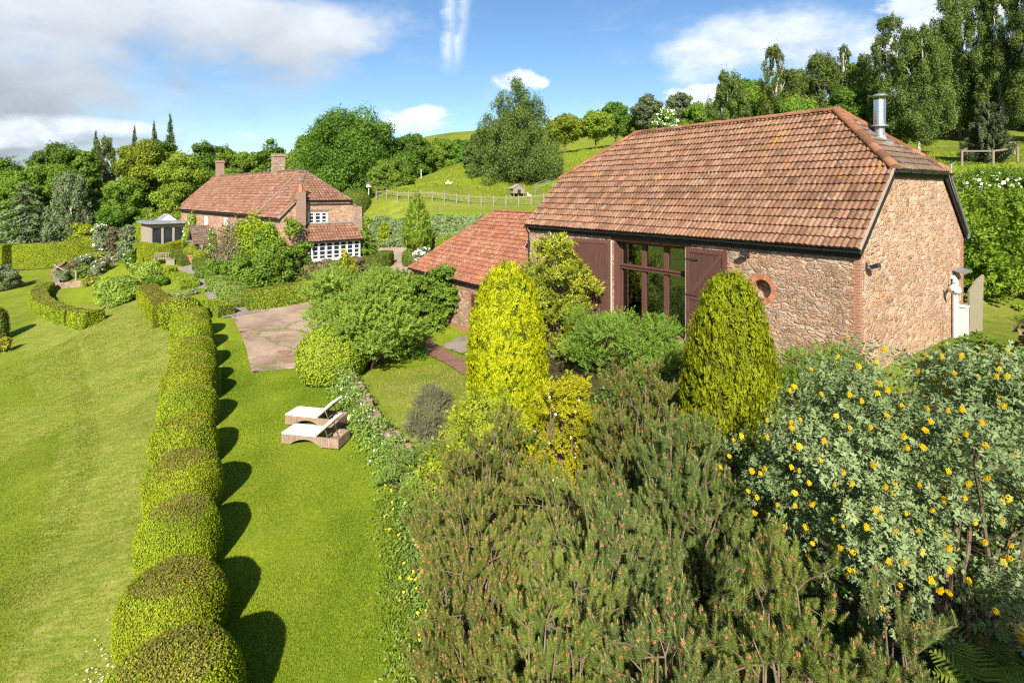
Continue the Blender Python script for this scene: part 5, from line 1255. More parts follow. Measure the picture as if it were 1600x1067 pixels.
# ---- leafy sprigs for near shrubs
def sprig_template(n, L_, ll, asp, ang, seed, pair=False, fold=.25, tip=True):
    """twig along +z bearing n leaves of length ll; each leaf two facets folded on the midrib"""
    rng = np.random.default_rng(seed); V = []; F = []
    def leaf(p, d, up, l):
        d = d.normalized(); s_ = d.cross(up); s_ = s_.normalized() if s_.length > 1e-3 else d.orthogonal().normalized(); u = s_.cross(d); w_ = l * asp * .5; b = len(V)
        V.extend([tuple(p), tuple(p + d * l * .45 + s_ * w_ + u * w_ * fold), tuple(p + d * l - u * l * .06), tuple(p + d * l * .45 - s_ * w_ + u * w_ * fold), tuple(p + d * l * .5)])
        F.extend([(b, b + 1, b + 2, b + 4), (b, b + 4, b + 2, b + 3)])
    for i in range(n):
        u = (i + .6) / n; p = Vector((0, 0, u * L_)); a = (i // 2 * math.pi * .5 + (i % 2) * math.pi) if pair else i * 2.4
        al = R(ang + rng.normal() * 10 - 20 * u); d = Vector((math.cos(a) * math.sin(al), math.sin(a) * math.sin(al), math.cos(al))); leaf(p, d, Vector((0, 0, 1)), ll * rng.uniform(.75, 1.15))
    if tip: leaf(Vector((0, 0, L_)), Vector((.1, .1, 1)), Vector((1, 0, 0)), ll * .9)
    return np.array(V), np.array(F)
def sprig_shrub(label, base, h, r, leaf, tmpl, n, scale, seed=0, cat='shrub', name='shrub', group=None, k=34, up=.5, sy=1.0, z=None, tier=0, trunk_r=.05, inner=.3, bark='bark', bumpy=.3, prof=None, low=.08):
    """shrub of leafy sprigs growing outwards from clumps"""
    rng = np.random.default_rng(7000 + seed); x, y = base; z = gz(x, y) - .1 if z is None else z
    o = empty(name, (x, y, z)); tag(o, label, cat, group); C = []; RD = []
    for i in range(k):
        a = i * 2.39996 + rng.normal() * .4; t = rng.uniform(low, .96); pr = prof(t) if prof else math.sqrt(max(.03, 1 - (max(0, t - .35) / .68) ** 2)); q = math.sqrt(rng.uniform(.12, .85)); rr = rng.uniform(.7, 1.25) * bumpy * r
        if tier: t = round(t * tier) / tier * .94
        C.append((math.cos(a) * r * pr * q, math.sin(a) * r * pr * q * sy, t * h * .9)); RD.append((rr, rr, rr * (.28 if tier else .8)))
    C = np.array(C); RD = np.array(RD); w_ = rng.choice(k, n, p=(RD.mean(1) ** 2) / (RD.mean(1) ** 2).sum()); d = sph(n, rng); d[:, 2] = np.where(d[:, 2] < -.35, -d[:, 2], d[:, 2])
    P = C[w_] + d * RD[w_] * rng.uniform(inner, 1, n)[:, None] ** .5; A = nrm(d * (1.0 if not tier else np.array([1, 1, .15])) + np.array([0, 0, up]) + rng.normal(0, .25, (n, 3)))
    mb = MB(); cb = rng.uniform(.25, .75, k)[w_]
    tl = tmpl if isinstance(tmpl, list) else [tmpl]; wt_ = rng.integers(0, len(tl), n)
    for j, T in enumerate(tl):
        m = wt_ == j; scatter(mb, *T, P[m], A[m], scale * rng.uniform(.75, 1.25, m.sum()), rng, cb[m])
    mb.build('foliage', L[leaf], o); t = MB()
    for i in range(min(k, 22)):
        limb(t, (rng.normal() * .07 * r, rng.normal() * .07 * r, -.1), C[i], trunk_r, trunk_r * .2, rng, 5, .1, 6)
    t.build('stem', M[bark], o); return o, C, RD
# ------------------------------------------------------------------ clipped yew domes along the lawn
PROF = [(.80, 0), (.93, .16), (1.0, .34), (1.01, .52), (.97, .68), (.86, .82), (.70, .91), (.48, .965), (.22, .99), (0.001, 1.0)]
TOPI = [(-4.98, 8.05), (-6.18, 10.05), (-7.25, 12.0), (-8.35, 14.05), (-9.70, 16.4), (-10.9, 18.6), (-12.1, 20.75), (-13.0, 22.45), (-14.1, 24.5), (-15.3, 26.5), (-16.5, 28.5)]
ORD = ['first', 'second', 'third', 'fourth', 'fifth', 'sixth', 'seventh', 'eighth', 'ninth', 'tenth', 'eleventh']
protos = []
for i in range(4):
    rng = np.random.default_rng(90 + i); V, F = dome_surface(1.08, 1.58, PROF, 32, i * 1.7 + .3, .035)
    dens, size = ((4200, .038), (4200, .038), (2000, .052), (2000, .052))[i]
    protos.append(clad(MB(), V, F, dens, size, rng, 2, .03, .55, .62, .7))
    protos[i] = protos[i].build('topiary_dome', [L['core'], L['yew'], L['yew_top' if i < 2 else 'yew_top2']])
SZ = [(.86, 1.0), (.78, 1.0), (.76, 1.0), (.80, 1.0), (.78, 1.04), (.82, 1.0), (.84, 1.0), (.82, .98), (.84, 1.0), (.82, 1.02), (.84, 1.0)]
first = set()
for i, (x, y) in enumerate(TOPI):
    k = (i % 2) if i < 4 else 2 + i % 2
    o = protos[k] if k not in first else protos[k].copy()
    if k in first: COL.objects.link(o)
    first.add(k)
    o.location = (x, y, gz(x, y) - .06); o.rotation_euler = (.045 * math.sin(i * 3.1), .04 * math.cos(i * 1.7), i * 2.1); o.scale = (SZ[i][0], SZ[i][0] * (1 + .05 * math.sin(i * 2.2)), SZ[i][1])
    tag(o, ('clipped yew dome at the near end of the lawn row, cut by the photo edge' if i == 0 else
         'last small clipped yew dome of the row, beside the block hedge and garden path' if i == 10 else
         f'clipped yew dome with browned top, {ORD[i]} along the lawn row from its near end'), 'topiary', 'clipped yew domes in a row beside the lawn')
# ------------------------------------------------------------------ hedges of the garden
def hw(*pts): return [hp(*p) for p in pts]
hedge('square box hedge block between dome row and flagged path', hw((324, 484), (354, 494)), .95, .62, 'box', 420, .085, seed=2)
hedge('straight low hedge running down the slope from the big leafy bush to the dome row', hw((230, 470), (243, 487), (258, 508)), 1.15, 1.1, 'yew', 420, .085, seed=3, topmat='yew_top')
hedge('lime green box hedge edging the flagged path near its middle', hw((278, 437), (288, 444), (297, 451)), 1.2, .6, 'box', 380, .09, seed=4)
hedge('long low box hedge between pink driveway and farmhouse shrubs', hw((385, 484), (440, 476), (497, 464)), 1.3, 1.15, 'box', 380, .09, seed=5, topmat='yew_top')
hedge('dark low hedge on the house side of the path beside the porch', hw((311, 420), (332, 427), (358, 436)), 1.1, .9, 'yew_dark', 330, .1, seed=6)
hedge('short dark hedge between wooden bench and porch pots', hw((271, 405), (296, 415)), 1.2, 1.0, 'yew_dark', 330, .1, seed=7)
hedge('tall L-shaped hedge under the garden room windows', hw((204, 398), (239, 409), (286, 402)), 1.4, 1.7, 'yew', 300, .11, seed=8)
hedge('tall pale hedge rising behind the garden room roof', [(-46.5, 69), (-44, 68), (-41, 67)], 1.6, 4.2, 'yew', 260, .14, seed=9)
hedge('mid height dark hedge below the tall hedge behind the garden room', [(-52, 73.0), (-50, 72.2), (-47.8, 71)], 1.6, 3.2, 'yew_dark', 240, .14, seed=19)
hedge('long thin back hedge under the drooping cedar', [(-76, 79), (-68, 77.5), (-60, 75.5), (-57, 74)], 1.6, 2.0, 'yew', 240, .14, seed=10)
hedge('massive yew hedge block cut by the photo edge below the cedar', [(-66, 69.5), (-61, 67.8)], 2.4, 2.7, 'yew', 260, .13, seed=11, topmat='yew_top')
hedge('massive angled yew hedge with crisp corner above the curving lawn', [(-59.2, 66.8), (-54.5, 66.4), (-50.5, 69.5)], 2.2, 2.75, 'yew', 260, .13, seed=12, topmat='yew_top')
hedge('end block of yew hedge beyond the flower bed, shaded on its side', [(-49.6, 70.2), (-48.4, 71.2), (-46.8, 71.8)], 2.2, 2.6, 'yew', 260, .13, seed=13, topmat='yew_top')
hedge('narrow bright low hedge running from yew block to garden shrubs', hw((148, 378), (166, 384), (188, 395)), 1.1, 1.1, 'lime', 280, .12, seed=14)
hedge('curved low yew hedge sweeping round the small lawn', hw((72, 456), (60, 470), (70, 487), (98, 499), (117, 503)), 1.2, .85, 'yew', 330, .1, seed=15, topmat='yew_top')
hedge('stub end of the curved yew hedge by the leafy bush', hw((122, 504), (136, 508), (148, 507)), 1.2, .85, 'yew', 330, .1, seed=16, topmat='yew_top')
hedge('low clipped hedge at the foot of the green bank near the track', [(-6.2, 46.6), (-4.6, 46.2), (-2.8, 45.6)], 1.5, .9, 'box', 260, .11, seed=17)
hedge('box edging in front of the farmhouse bay beside the yard', [(-11.6, 42.5), (-10.4, 43.5), (-10.2, 45)], 1.2, 1.2, 'yew_dark', 260, .11, seed=18)
# lavender mounds along the path
P0, P1 = np.array(hp(340, 450)), np.array(hp(374, 478))
rng = np.random.default_rng(70); V, F = dome_surface(.78, .92, PROF, 22, .4, .05); lm = clad(MB(), V, F, 700, .09, rng, None, .06, .4, .28, .35).build('lavender_mound', [L['core'], L['lav']])
for i in range(6):
    o = lm if i == 0 else lm.copy()
    if i: COL.objects.link(o)
    c = P0 + (P1 - P0) * (i / 5); s = 1.0 + .12 * math.sin(i * 2.3); o.location = (c[0], c[1], gz(*c) - .05); o.scale = (s, s, s * .98); o.rotation_euler = (0, 0, i * 1.3)
    tag(o, ['grey green lavender mound at the porch end of the path edging', 'second lavender mound from the porch end of the path', 'third lavender mound from the porch end of the path', 'third lavender mound from the driveway end of the path', 'second lavender mound from the driveway end of the path', 'lavender mound touching the long box hedge by the driveway'][i], 'lavender', 'lavender mounds edging the path')
# round clipped bushes
def ball(label, x, y, r, h, leaf, dens, size, seed, name='clipped_bush', sy=1.0, prof=PROF, top=None):
    rng = np.random.default_rng(800 + seed); V, F = dome_surface(r, h, prof, 26, seed, .05, 1, sy)
    o = clad(MB(), V, F, dens, size, rng, 2 if top else None, .05).build(name, [L['core'], L[leaf]] + ([L[top]] if top else []), loc=(x, y, gz(x, y) - .08)); return tag(o, label, 'bush')
BALL = [(.55, 0), (.85, .14), (.98, .32), (1, .5), (.95, .66), (.82, .8), (.6, .91), (.32, .98), (.001, 1)]
ball('rounded clipped yew dome standing beyond the end of the row, beside the straight slope hedge', -18.5, 30.9, 1.0, 1.65, 'yew', 420, .085, 9, top='yew_top')
ball('large ball of clipped yew behind the farmhouse gable', px_x(555, 64), 64, 1.75, 3.0, 'yew_dark', 300, .13, 1, prof=BALL)
x, y = hp(500, 600); ball('bright rounded beech mound between the driveway and the lawn', -7.55, 23.4, 1.40, 2.1, 'box', 900, .085, 2, sy=1.4, prof=BALL)

ball('tall narrow clipped yew at the photo edge casting a shadow on the lower lawn', px_x(-4, 36), 36, .55, 2.2, 'yew_dark', 500, .08, 4)

# ------------------------------------------------------------------ woods and trees
T_ = tree
G1 = 'trees of the wood behind the house'
T_('dark tree at the photo edge of the wood above the cedar', 10, 88, 226, 110, 'broad_dark', 'round', seed=1, group=G1)
T_('big rounded dark tree making the high wood skyline above the cedar', 100, 100, 203, 130, 'broad_dark', 'round', seed=2, group=G1)
T_('mid green tree filling the wood just below the big skyline tree', 75, 84, 245, 130, 'broad', 'bushy', seed=3, group=G1)
T_('feathery olive tree between the skyline tree and the larches', 165, 98, 206, 80, 'birch', 'birch', seed=4, group=G1)
T_('pale grey-green birch standing in front of the dark wood by the cedar', 110, 74, 262, 84, 'grey', 'birch', 'bark_pale', 5, group=G1)
T_('spreading yellow-green sycamore, tallest over the garden room', 222, 82, 205, 130, 'broad_olive', 'bushy', seed=6, group=G1)
T_('broad yellow-green sycamore whose crown reaches the red brick chimney', 288, 76, 226, 128, 'broad_olive', 'bushy', seed=7, group=G1)
T_('low bough-heavy sycamore below the yellow-green pair, beside the garden room', 195, 78, 268, 100, 'broad', 'bushy', seed=8, group=G1)
T_('rounded tree filling the wood between big skyline tree and feathery tree', 134, 92, 218, 70, 'broad', 'bushy', seed=50, group=G1)
T_('dark tree filling the wood behind the yellow-green pair', 255, 96, 205, 90, 'broad_dark', 'bushy', seed=51, group=G1)
T_('mid green tree closing the skyline between the chimney oaks and the light green tree', 362, 104, 220, 84, 'broad', 'bushy', seed=52, group=G1)
T_('dark low tree at the photo edge behind the cedar', 30, 80, 250, 110, 'broad', 'bushy', seed=53, group=G1)
spire('thin dark larch, tallest of three poking above the sycamores', 266, 112, 176, 60, 'larch', 1, lsize=.27, dens=.8, tiers=40, group='larches above the wood')
spire('thin larch next to the tallest one, slightly shorter, above the sycamores', 241, 114, 188, 56, 'larch', 2, lsize=.27, dens=.8, tiers=40, group='larches above the wood')
spire('small larch tip farther along the skyline near the feathery tree', 210, 116, 196, 56, 'larch', 3, lsize=.27, dens=.8, tiers=40, group='larches above the wood')
spire('dark larch tip beside the big skyline tree', 150, 112, 203, 56, 'larch', 4, lsize=.27, dens=.8, tiers=40, group='larches above the wood')
T_('dark oak on the skyline right behind the red brick chimney', 318, 112, 202, 74, 'broad_dark', 'round', seed=9, group=G1)
T_('smaller dark oak on the skyline next to the chimney oak', 352, 116, 211, 52, 'broad_dark', 'round', seed=10, group=G1)
T_('light green tree between the two farmhouse chimneys', 388, 98, 224, 70, 'broad', 'bushy', seed=11, group=G1)
T_('dark rounded tree behind the stone chimney', 424, 108, 202, 66, 'broad_dark', 'round', seed=12, group=G1)
T_('bright green low tree right behind the stone chimney', 455, 92, 232, 76, 'broad', 'bushy', seed=13, group=G1)
T_('huge spreading oak over the farmhouse roof, largest tree of the wood', 555, 86, 166, 196, 'broad_dark', 'bushy', seed=14, group=G1, dens=1.1)
T_('left shoulder of oak wood beside the huge oak, above the ridge', 488, 90, 200, 96, 'broad', 'bushy', seed=15, group=G1)
T_('dark tree on the meadow side of the huge oak', 645, 92, 205, 80, 'broad_dark', 'bushy', seed=16, group=G1)
T_('small glossy tree at the fence end below the huge oak', 612, 72, 247, 84, 'broad', 'bushy', seed=17, group=G1)
T_('far hedgerow tree at the top of the meadow beside the oak wood', 690, 98, 214, 56, 'broad', 'bushy', seed=18, group='hedgerow trees at the top of the meadow')
T_('far hedgerow bush touching the big multi-stemmed tree', 722, 98, 216, 52, 'broad_dark', 'bushy', seed=19, group='hedgerow trees at the top of the meadow')
T_('very large multi-stemmed tree leafed to the ground on the meadow', 808, 76, 127, 136, 'birch', 'column', seed=20, dens=1.1, group='meadow trees')
T_('greyer side tree joined to the very large meadow tree', 756, 79, 196, 66, 'birch', 'bushy', seed=21, group='meadow trees')
T_('small round-headed tree on a clear trunk in the meadow, nearer of the pair', 884, 94, 170, 66, 'broad_olive', 'round', seed=22, group='meadow trees')
T_('small round-headed meadow tree on a clear trunk, nearer the barn ridge', 932, 97, 166, 62, 'broad_olive', 'round', seed=23, group='meadow trees')
T_('dark oak on the crest behind the round-headed pair', 962, 118, 152, 58, 'broad_dark', 'round', seed=24, group='meadow trees')
T_('low dark thicket along the crest behind the hawthorn', 1010, 96, 172, 90, 'broad_dark', 'bushy', seed=43, group='trees above the barn ridge')
T_('low green thicket between the second dark pine and the first birch', 1095, 90, 160, 80, 'broad', 'bushy', seed=44, group='trees above the barn ridge')
T_('dark pine over the barn ridge beside the crest oak', 1012, 92, 138, 62, 'pine_far', 'round', 'bark_pine', 25, group='trees above the barn ridge')
T_('second dark pine over the barn ridge, next to the birches', 1062, 94, 137, 60, 'pine_far', 'bushy', 'bark_pine', 26, group='trees above the barn ridge')
def may(mb, C, RD, rng, h, r):
    i = rng.choice(len(C), 900); d = nrm(sph(900, rng) + np.array([0, -.3, .6])); leaf_quads(mb, C[i] + d * RD[i] * 1.03, d, .26, .9, .5, rng, mat=1)
T_('hawthorn covered in white may blossom behind the barn ridge', 1040, 80, 161, 56, 'broad', 'bushy', seed=27, cat='hawthorn', extra=may, group='trees above the barn ridge')
T_('fresh green birch rising over the middle of the barn ridge', 1138, 74, 106, 74, 'birch', 'birch', 'bark_pale', 28, group='birches on the hill')
T_('slim pale birch with visible white stem left of the flue', 1212, 70, 64, 66, 'birch', 'birch', 'bark_pale', 29, group='birches on the hill')
T_('low green trees filling between the slim birch and the forked birch', 1180, 82, 130, 110, 'broad', 'bushy', seed=30, group='trees above the barn ridge')
T_('forked birch with a leaning top, closer to the flue', 1282, 72, 78, 90, 'birch', 'birch', 'bark_pale', 31, group='birches on the hill')
T_('thin leaning birch top beside the forked birch', 1318, 74, 62, 44, 'birch', 'birch', 'bark_pale', 32, group='birches on the hill')
T_('dense green understorey tree behind the barn hip', 1245, 68, 150, 120, 'broad', 'bushy', seed=33, group='trees above the barn ridge')
T_('dark understorey tree directly behind the steel flue', 1330, 64, 128, 110, 'broad_dark', 'bushy', seed=34, group='trees above the barn ridge')
T_('dark tree closing the wood behind the first fresh green birch', 1160, 88, 122, 100, 'broad_dark', 'bushy', seed=60, group='trees above the barn ridge')
T_('mid green tree closing the wood between the slim birch and the forked birch', 1240, 84, 104, 110, 'birch', 'bushy', seed=61, group='trees above the barn ridge')
T_('dark tree closing the wood behind the leaning birch top', 1330, 80, 92, 110, 'broad_dark', 'bushy', seed=62, group='trees above the barn ridge')
T_('olive birch filling the wood just left of the flue', 1352, 66, 78, 70, 'birch', 'birch', 'bark_pale', 63, group='birches on the hill')
T_('tall birch with dark outline immediately behind the flue', 1388, 60, 14, 88, 'birch', 'birch', 'bark_pale', 35, group='birches on the hill', dens=1.15)
T_('large drooping birch right of the flue with sprays down to the grass', 1436, 56, 30, 120, 'birch', 'birch', 'bark_pale', 36, group='birches on the hill', dens=1.25)
T_('tall shaded tree behind the young pine', 1500, 66, -40, 140, 'birch', 'birch', seed=37, group='trees at the edge of the hill wood', dens=1.2)
T_('tall birch with white trunk beyond the young pine', 1560, 62, -45, 110, 'birch', 'birch', 'bark_pale', 38, group='birches on the hill', dens=1.2)
T_('tree at the photo edge of the hill wood', 1625, 58, -50, 140, 'birch', 'birch', seed=39, group='trees at the edge of the hill wood', dens=1.2)
T_('deep green tree in the shade of the hill wood, low behind the drooping birch', 1485, 70, 70, 120, 'broad_dark', 'bushy', seed=40, group='trees at the edge of the hill wood')
T_('dark wood tree low beyond the young pine', 1560, 74, 92, 140, 'broad_dark', 'bushy', seed=41, group='trees at the edge of the hill wood')
T_('low hill wood tree at the photo edge behind the rails', 1640, 66, 100, 110, 'broad_dark', 'bushy', seed=42, group='trees at the edge of the hill wood')
spire('young bushy pine inside a rail guard on the hill', 1543, 49, 158, 96, 'pine_far', 6, 'young_pine', None, 16, -.25, 2.2, .05, .62, .16, 'bark_pine')
# layered cedar
def cedar():
    rng = np.random.default_rng(66); Y = 74; x, y, z = plant_base(38, Y); h = px_z(278, Y) - z; o = empty('cedar', (x, y, z)); tag(o, 'blue-green cedar with drooping tiers of branches behind the yew hedges', 'cedar')
    mb = MB(); t = MB(); t.tube([(0, 0, 0), (0, 0, h * .95)], [.4, .06], 8)
    for i in range(46):
        u = i / 46; a = i * 2.4; l = (6.3 * (1 - u) ** .8 + .5) * rng.uniform(.75, 1.1); zz = h * (.10 + .86 * u); d = np.array([math.cos(a), math.sin(a), 0]); k = int(240 * l / 4)
        q = rng.uniform(.1, 1, k); w_ = rng.normal(0, .16, k) * l * (1.15 - q * .6); P = d * (q * l)[:, None] + np.array([-d[1], d[0], 0]) * w_[:, None] + np.array([0, 0, 1.0]) * (zz - .20 * l * q ** 2 - np.abs(w_) * .35 + rng.normal(0, .08, k))[:, None]
        leaf_quads(mb, P, np.tile([0, 0, 1.0], (k, 1)) + d * .3, .42, .35, .4, rng, rng.uniform(.2, .8), 0, np.tile(d - np.array([0, 0, .5]), (k, 1)), .4)
        t.tube([(0, 0, zz), tuple(d * l * .85 + np.array([0, 0, zz - .15 * l]))], [.09, .02], 4, cap=False)
    mb.build('crown', L['cedar'], o); t.build('trunk', M['bark'], o)
cedar()
# ------------------------------------------------------------------ shrubs round the far garden
S = shrub
S('weeping dark bush at the photo edge on the lower lawn', 4, 52, 405, 66, 'grey', 99, lsize=.15, k=30, bumpy=.24, stems=False)
GS = 'mixed shrubs below the wood'
S('yellow-green shrub beside the cedar skirts', 128, 70, 338, 52, 'lime', 1, group=GS, lsize=.22)
S('shrub smothered in white blossom below the wood', 156, 68, 340, 40, 'grey', 2, group=GS, lsize=.2, flower='petal_w', nfl=200, fsize=.16)
S('bronze purple shrub between the white blossom and the tall hedge', 178, 68, 346, 34, 'bronze', 3, group=GS, lsize=.2)
S('grey-green rounded shrub left of the garden room', 200, 64, 342, 40, 'grey', 4, group=GS, lsize=.2)
S('dark shrub under the sycamore boughs', 175, 74, 318, 70, 'broad_dark', 5, group=GS, lsize=.25)
S('dark olive shrub above the yellow-green one near the cedar', 140, 76, 322, 60, 'bronze', 6, group=GS, lsize=.25)
S('pale green shrub at the corner of the tall L-shaped hedge', 196, 58, 372, 34, 'grey', 7, group=GS, lsize=.16)
S('white rose bush at the end of the tall L-shaped hedge', 203, 53.5, 386, 26, 'broad', 8, group=GS, lsize=.14, flower='petal_w', nfl=40, fsize=.11)
S('big leafy green bush on the slope beside the rockery', 188, 40.3, 430, 98, 'maple', 9, lsize=.15, k=34, bumpy=.26)
S('upper leafy bush behind the big one, towards the garden room', 228, 47, 408, 74, 'maple', 10, lsize=.15, k=30, bumpy=.28)
S('darker leafy bush between the upper bush and the path hedge', 246, 43.5, 424, 40, 'broad', 11, lsize=.14)
S('low spreading shrub with pale flowers beside the slope hedge', 276, 37.5, 460, 34, 'grey', 12, lsize=.12, flower='petal_w', nfl=16, fsize=.12)
S('soft grey perennial clump by the round paving', 302, 38.5, 450, 24, 'grey', 13, lsize=.1, stems=False)
S('small lime perennial clump on the flagged path', 316, 38.8, 449, 16, 'lime', 14, lsize=.1, stems=False)
S('yellow-green perennials behind the lime box hedge', 266, 47, 414, 30, 'lime', 15, lsize=.13, stems=False)
S('straggly shrub with yellow tips at the photo edge of the lower lawn', 4, 33, 524, 40, 'magnolia', 16, lsize=.12)
# rockery
rk = [hp(84, 428), hp(90, 450), hp(110, 449), hp(134, 446), hp(150, 440), hp(180, 425), hp(184, 408), hp(150, 398), hp(110, 406)]
rb = MB(); n = len(rk)
for i in (0, 1, 2, 3, 8):
    (ax, ay), (bx, by) = rk[i], rk[(i + 1) % n]; m = max(2, int(math.hypot(bx - ax, by - ay) / .6))
    for k in range(m):
        p = (ax + (bx - ax) * k / m, ay + (by - ay) * k / m); q_ = (ax + (bx - ax) * (k + 1) / m, ay + (by - ay) * (k + 1) / m)
        rb.bar((*p, gz(*p) + .15), (*q_, gz(*q_) + .15), .34, .62 + .1 * hsh(i * 7 + k))
tag(rb.build('raised_bed_wall', M['stone_low']), 'low curved stone wall holding up the flower bed', 'garden wall')
rng = np.random.default_rng(77)
for j, (px, py, w_, hh, lf, fl, lab) in enumerate([(98, 440, 26, .9, 'grey', None, 'glaucous leafy clump at the front corner of the rockery'), (112, 425, 24, .9, 'bronze', 'petal_o', 'rust coloured flowering clump in the rockery'),
        (130, 418, 30, 1.1, 'grey', 'petal_w', 'cream plumed perennial in the middle of the rockery'), (128, 434, 24, .9, 'broad', None, 'dark green cushion plant in the rockery by the rope'), (148, 412, 28, 1.0, 'lime', None, 'fresh green clump at the back of the rockery'),
        (144, 402, 16, .8, 'bronze', 'petal_p', 'purple flowering clump at the back of the rockery'), (148, 432, 20, .8, 'silver', None, 'silver white foliage plant in the rockery'), (160, 424, 30, 1.1, 'greyshrub', 'petal_w', 'grey heathy shrub between rockery and leafy bush'),
        (142, 446, 22, .9, 'magnolia', None, 'golden brown shrub at the front of the rockery'), (108, 405, 30, 1.1, 'broad', None, 'green shrub between yew hedge and rockery'), (168, 408, 24, .9, 'maple', 'petal_w', 'white flowered clump by the tall rope post'), (118, 393, 26, 1.4, 'grey', 'petal_w', 'pale rose bush against the yew hedge')]):
    b = hp(px, py); S(lab, px, b[1], py - hh * 1.35 / b[1] * FPX, w_ * 1.45, lf, 100 + j, group='rockery plants', lsize=.13, flower=fl, nfl=50, fsize=.10, base=b, stems=False, k=16, cat='plant', name='rockery_plant')
rp = [hp(119, 440), hp(177, 416), hp(150, 408)]
rope = MB(); tops = []
for i, p in enumerate(rp[:3]):
    po_ = MB().bar((*p, gz(*p) - .1), (*p, gz(*p) + 1.0), .11).build('rope_post', M['oakgrey']); tag(po_, ['grey post at the front corner of the rockery rope rail', 'grey post by the leafy bush holding the rope rail', 'grey post at the back of the rockery'][i], 'post', 'rope rail posts of the rockery'); tops.append((*p, gz(*p) + .95))
tops.insert(0, (*hp(84, 428), gz(*hp(84, 428)) + 1.0))
for a, b in zip(tops[:-1], tops[1:]): rope.tube([(a[0] + (b[0] - a[0]) * t, a[1] + (b[1] - a[1]) * t, a[2] + (b[2] - a[2]) * t - .25 * math.sin(math.pi * t)) for t in np.linspace(0, 1, 7)], .035, 5)
tag(rope.build('rope', M['concrete']), 'thick pale rope slung between the rockery posts', 'rope')
# ------------------------------------------------------------------ planting against the farmhouse (local frame helper)
def hl(x, y): v = Matrix.Rotation(house.rotation_euler.z, 3, 'Z') @ Vector((x, y, 0)); return (v.x + house.location.x, v.y + house.location.y)
def climber(label, y0, y1, z0, z1, leaf, n, size, seed, x=.10, thick=.5, name='climber', gable=False, flower=None, nfl=0, cat='climber', fs=.14):
    """foliage mat clinging to a wall"""
    rng = np.random.default_rng(9000 + seed); o = empty(name, house.location, house.rotation_euler.z); tag(o, label, cat, None); k = 46
    u = rng.uniform(y0, y1, k); v = rng.uniform(z0, z1, k); e = np.minimum(1, 1.15 - np.abs((u - (y0 + y1) / 2) / (y1 - y0) * 1.5)); v = z0 + (v - z0) * np.clip(e, .62, 1); d = rng.uniform(.0, thick, k) * (1.2 - .7 * (v - z0) / (z1 - z0))
    C = np.stack([x - d, u, v], -1) if not gable else np.stack([u, x - d, v], -1); rr = (y1 - y0) * rng.uniform(.11, .22, k); RD = np.stack([np.full(k, thick * .7), rr, rr], -1) if not gable else np.stack([rr, np.full(k, thick * .7), rr], -1)
    mb = MB(); clumps(mb, C, RD, int(n * 1.8), size, rng, .7, .5, .3, inner=.3); mb.build('foliage', L[leaf], o)
    t = MB()
    for i in range(7): limb(t, (x - .1, (y0 + y1) / 2, 1.2) if not gable else ((y0 + y1) / 2, x - .1, 1.2), C[i], .05, .012, rng, 4, .08, 5)
    t.build('stem', M['bark'], o)
    if flower:
        f = MB(); i = rng.choice(k, nfl); dd = sph(nfl, rng); dd[:, 1 if gable else 0] = -np.abs(dd[:, 1 if gable else 0]); leaf_quads(f, C[i] + dd * RD[i] * 1.05, dd, fs, .9, .4, rng); leaf_quads(f, C[i] + dd * RD[i] * 1.05, dd, fs, .9, .4, rng); f.build('blossom', M[flower], o)
climber('white flowered rose climbing the farmhouse between garden room and porch', 20.6, 24.6, 1.8, 5.7, 'vine', 2600, .17, 1, flower='petal_w', nfl=70)
climber('thin white rose up the wall on the near side of the porch', 14.9, 16.2, 1.8, 5.0, 'ivy', 900, .16, 2, flower='petal_w', nfl=24)
climber('dark bronze wall shrub beside the tall white window', 5.0, 11.3, 1.6, 5.9, 'bronze', 6500, .15, 3, thick=1.3)
climber('pale green climber around the tall white window', 10.9, 12.2, 2.0, 5.4, 'vine', 900, .16, 4, thick=.3)
climber('bright yellow-green vine under the near eaves of the farmhouse', .6, 6.6, 3.4, 6.35, 'vine', 5200, .17, 5, thick=.8)
climber('big dark green climber clothing the near corner of the farmhouse', -.8, 2.6, 1.2, 5.9, 'ivy', 6000, .17, 6, thick=1.3)
climber('dark green creeper over the gable corner beside the brick stack', -.6, 1.9, 1.2, 6.3, 'ivy', 4600, .16, 7, x=-.3, thick=1.0, gable=True)
climber('dark creeper on the far gable edge beside the bay', 6.1, 7.7, 1.4, 6.0, 'ivy', 3600, .17, 8, x=.0, thick=.9, gable=True)
def hshrub(label, lx, ly, top, r, leaf, seed, ls=.14, fl=None, nf=0, **k): b = hl(lx, ly); z = gz(*b); S(label, 0, b[1], CY + (CAM_H - z - top) / b[1] * FPX, 50, leaf, seed, lsize=ls, base=b, r=r, flower=fl, nfl=nf, **k)
hshrub('large glossy shrub at the near farmhouse corner above the box hedge', -2.0, 1.0, 2.9, 1.5, 'ivy', 201, bumpy=.27)
hshrub('rounded green shrub beside the silvered wooden panel', -2.4, 5.4, 2.0, 1.2, 'broad', 202)
hshrub('dark reddish shrub under the farmhouse bay window', 2.6, -2.2, 1.9, 1.5, 'bronze', 203, sy=.8)
hshrub('dark shrub at the near end below the bay window', 4.6, -2.4, 1.8, 1.3, 'bronze', 204)
hshrub('green-grey lavender bush at the foot of the tall white window', -1.0, 13.3, .9, .8, 'lav', 205)
hshrub('small dark bush next to the porch side wall', -.9, 15.3, .7, .5, 'broad_dark', 206)
hshrub('low dark shrub between wooden panel and flagged path', -2.6, 8.6, .9, .9, 'yew_dark', 207)
conifer('small golden conifer in front of the farmhouse bay', 540, 34, 392, 52, 'gold', [(.8, 0), (1, .15), (.95, .4), (.75, .65), (.42, .85), (.001, 1)], 5, .13, 5200)
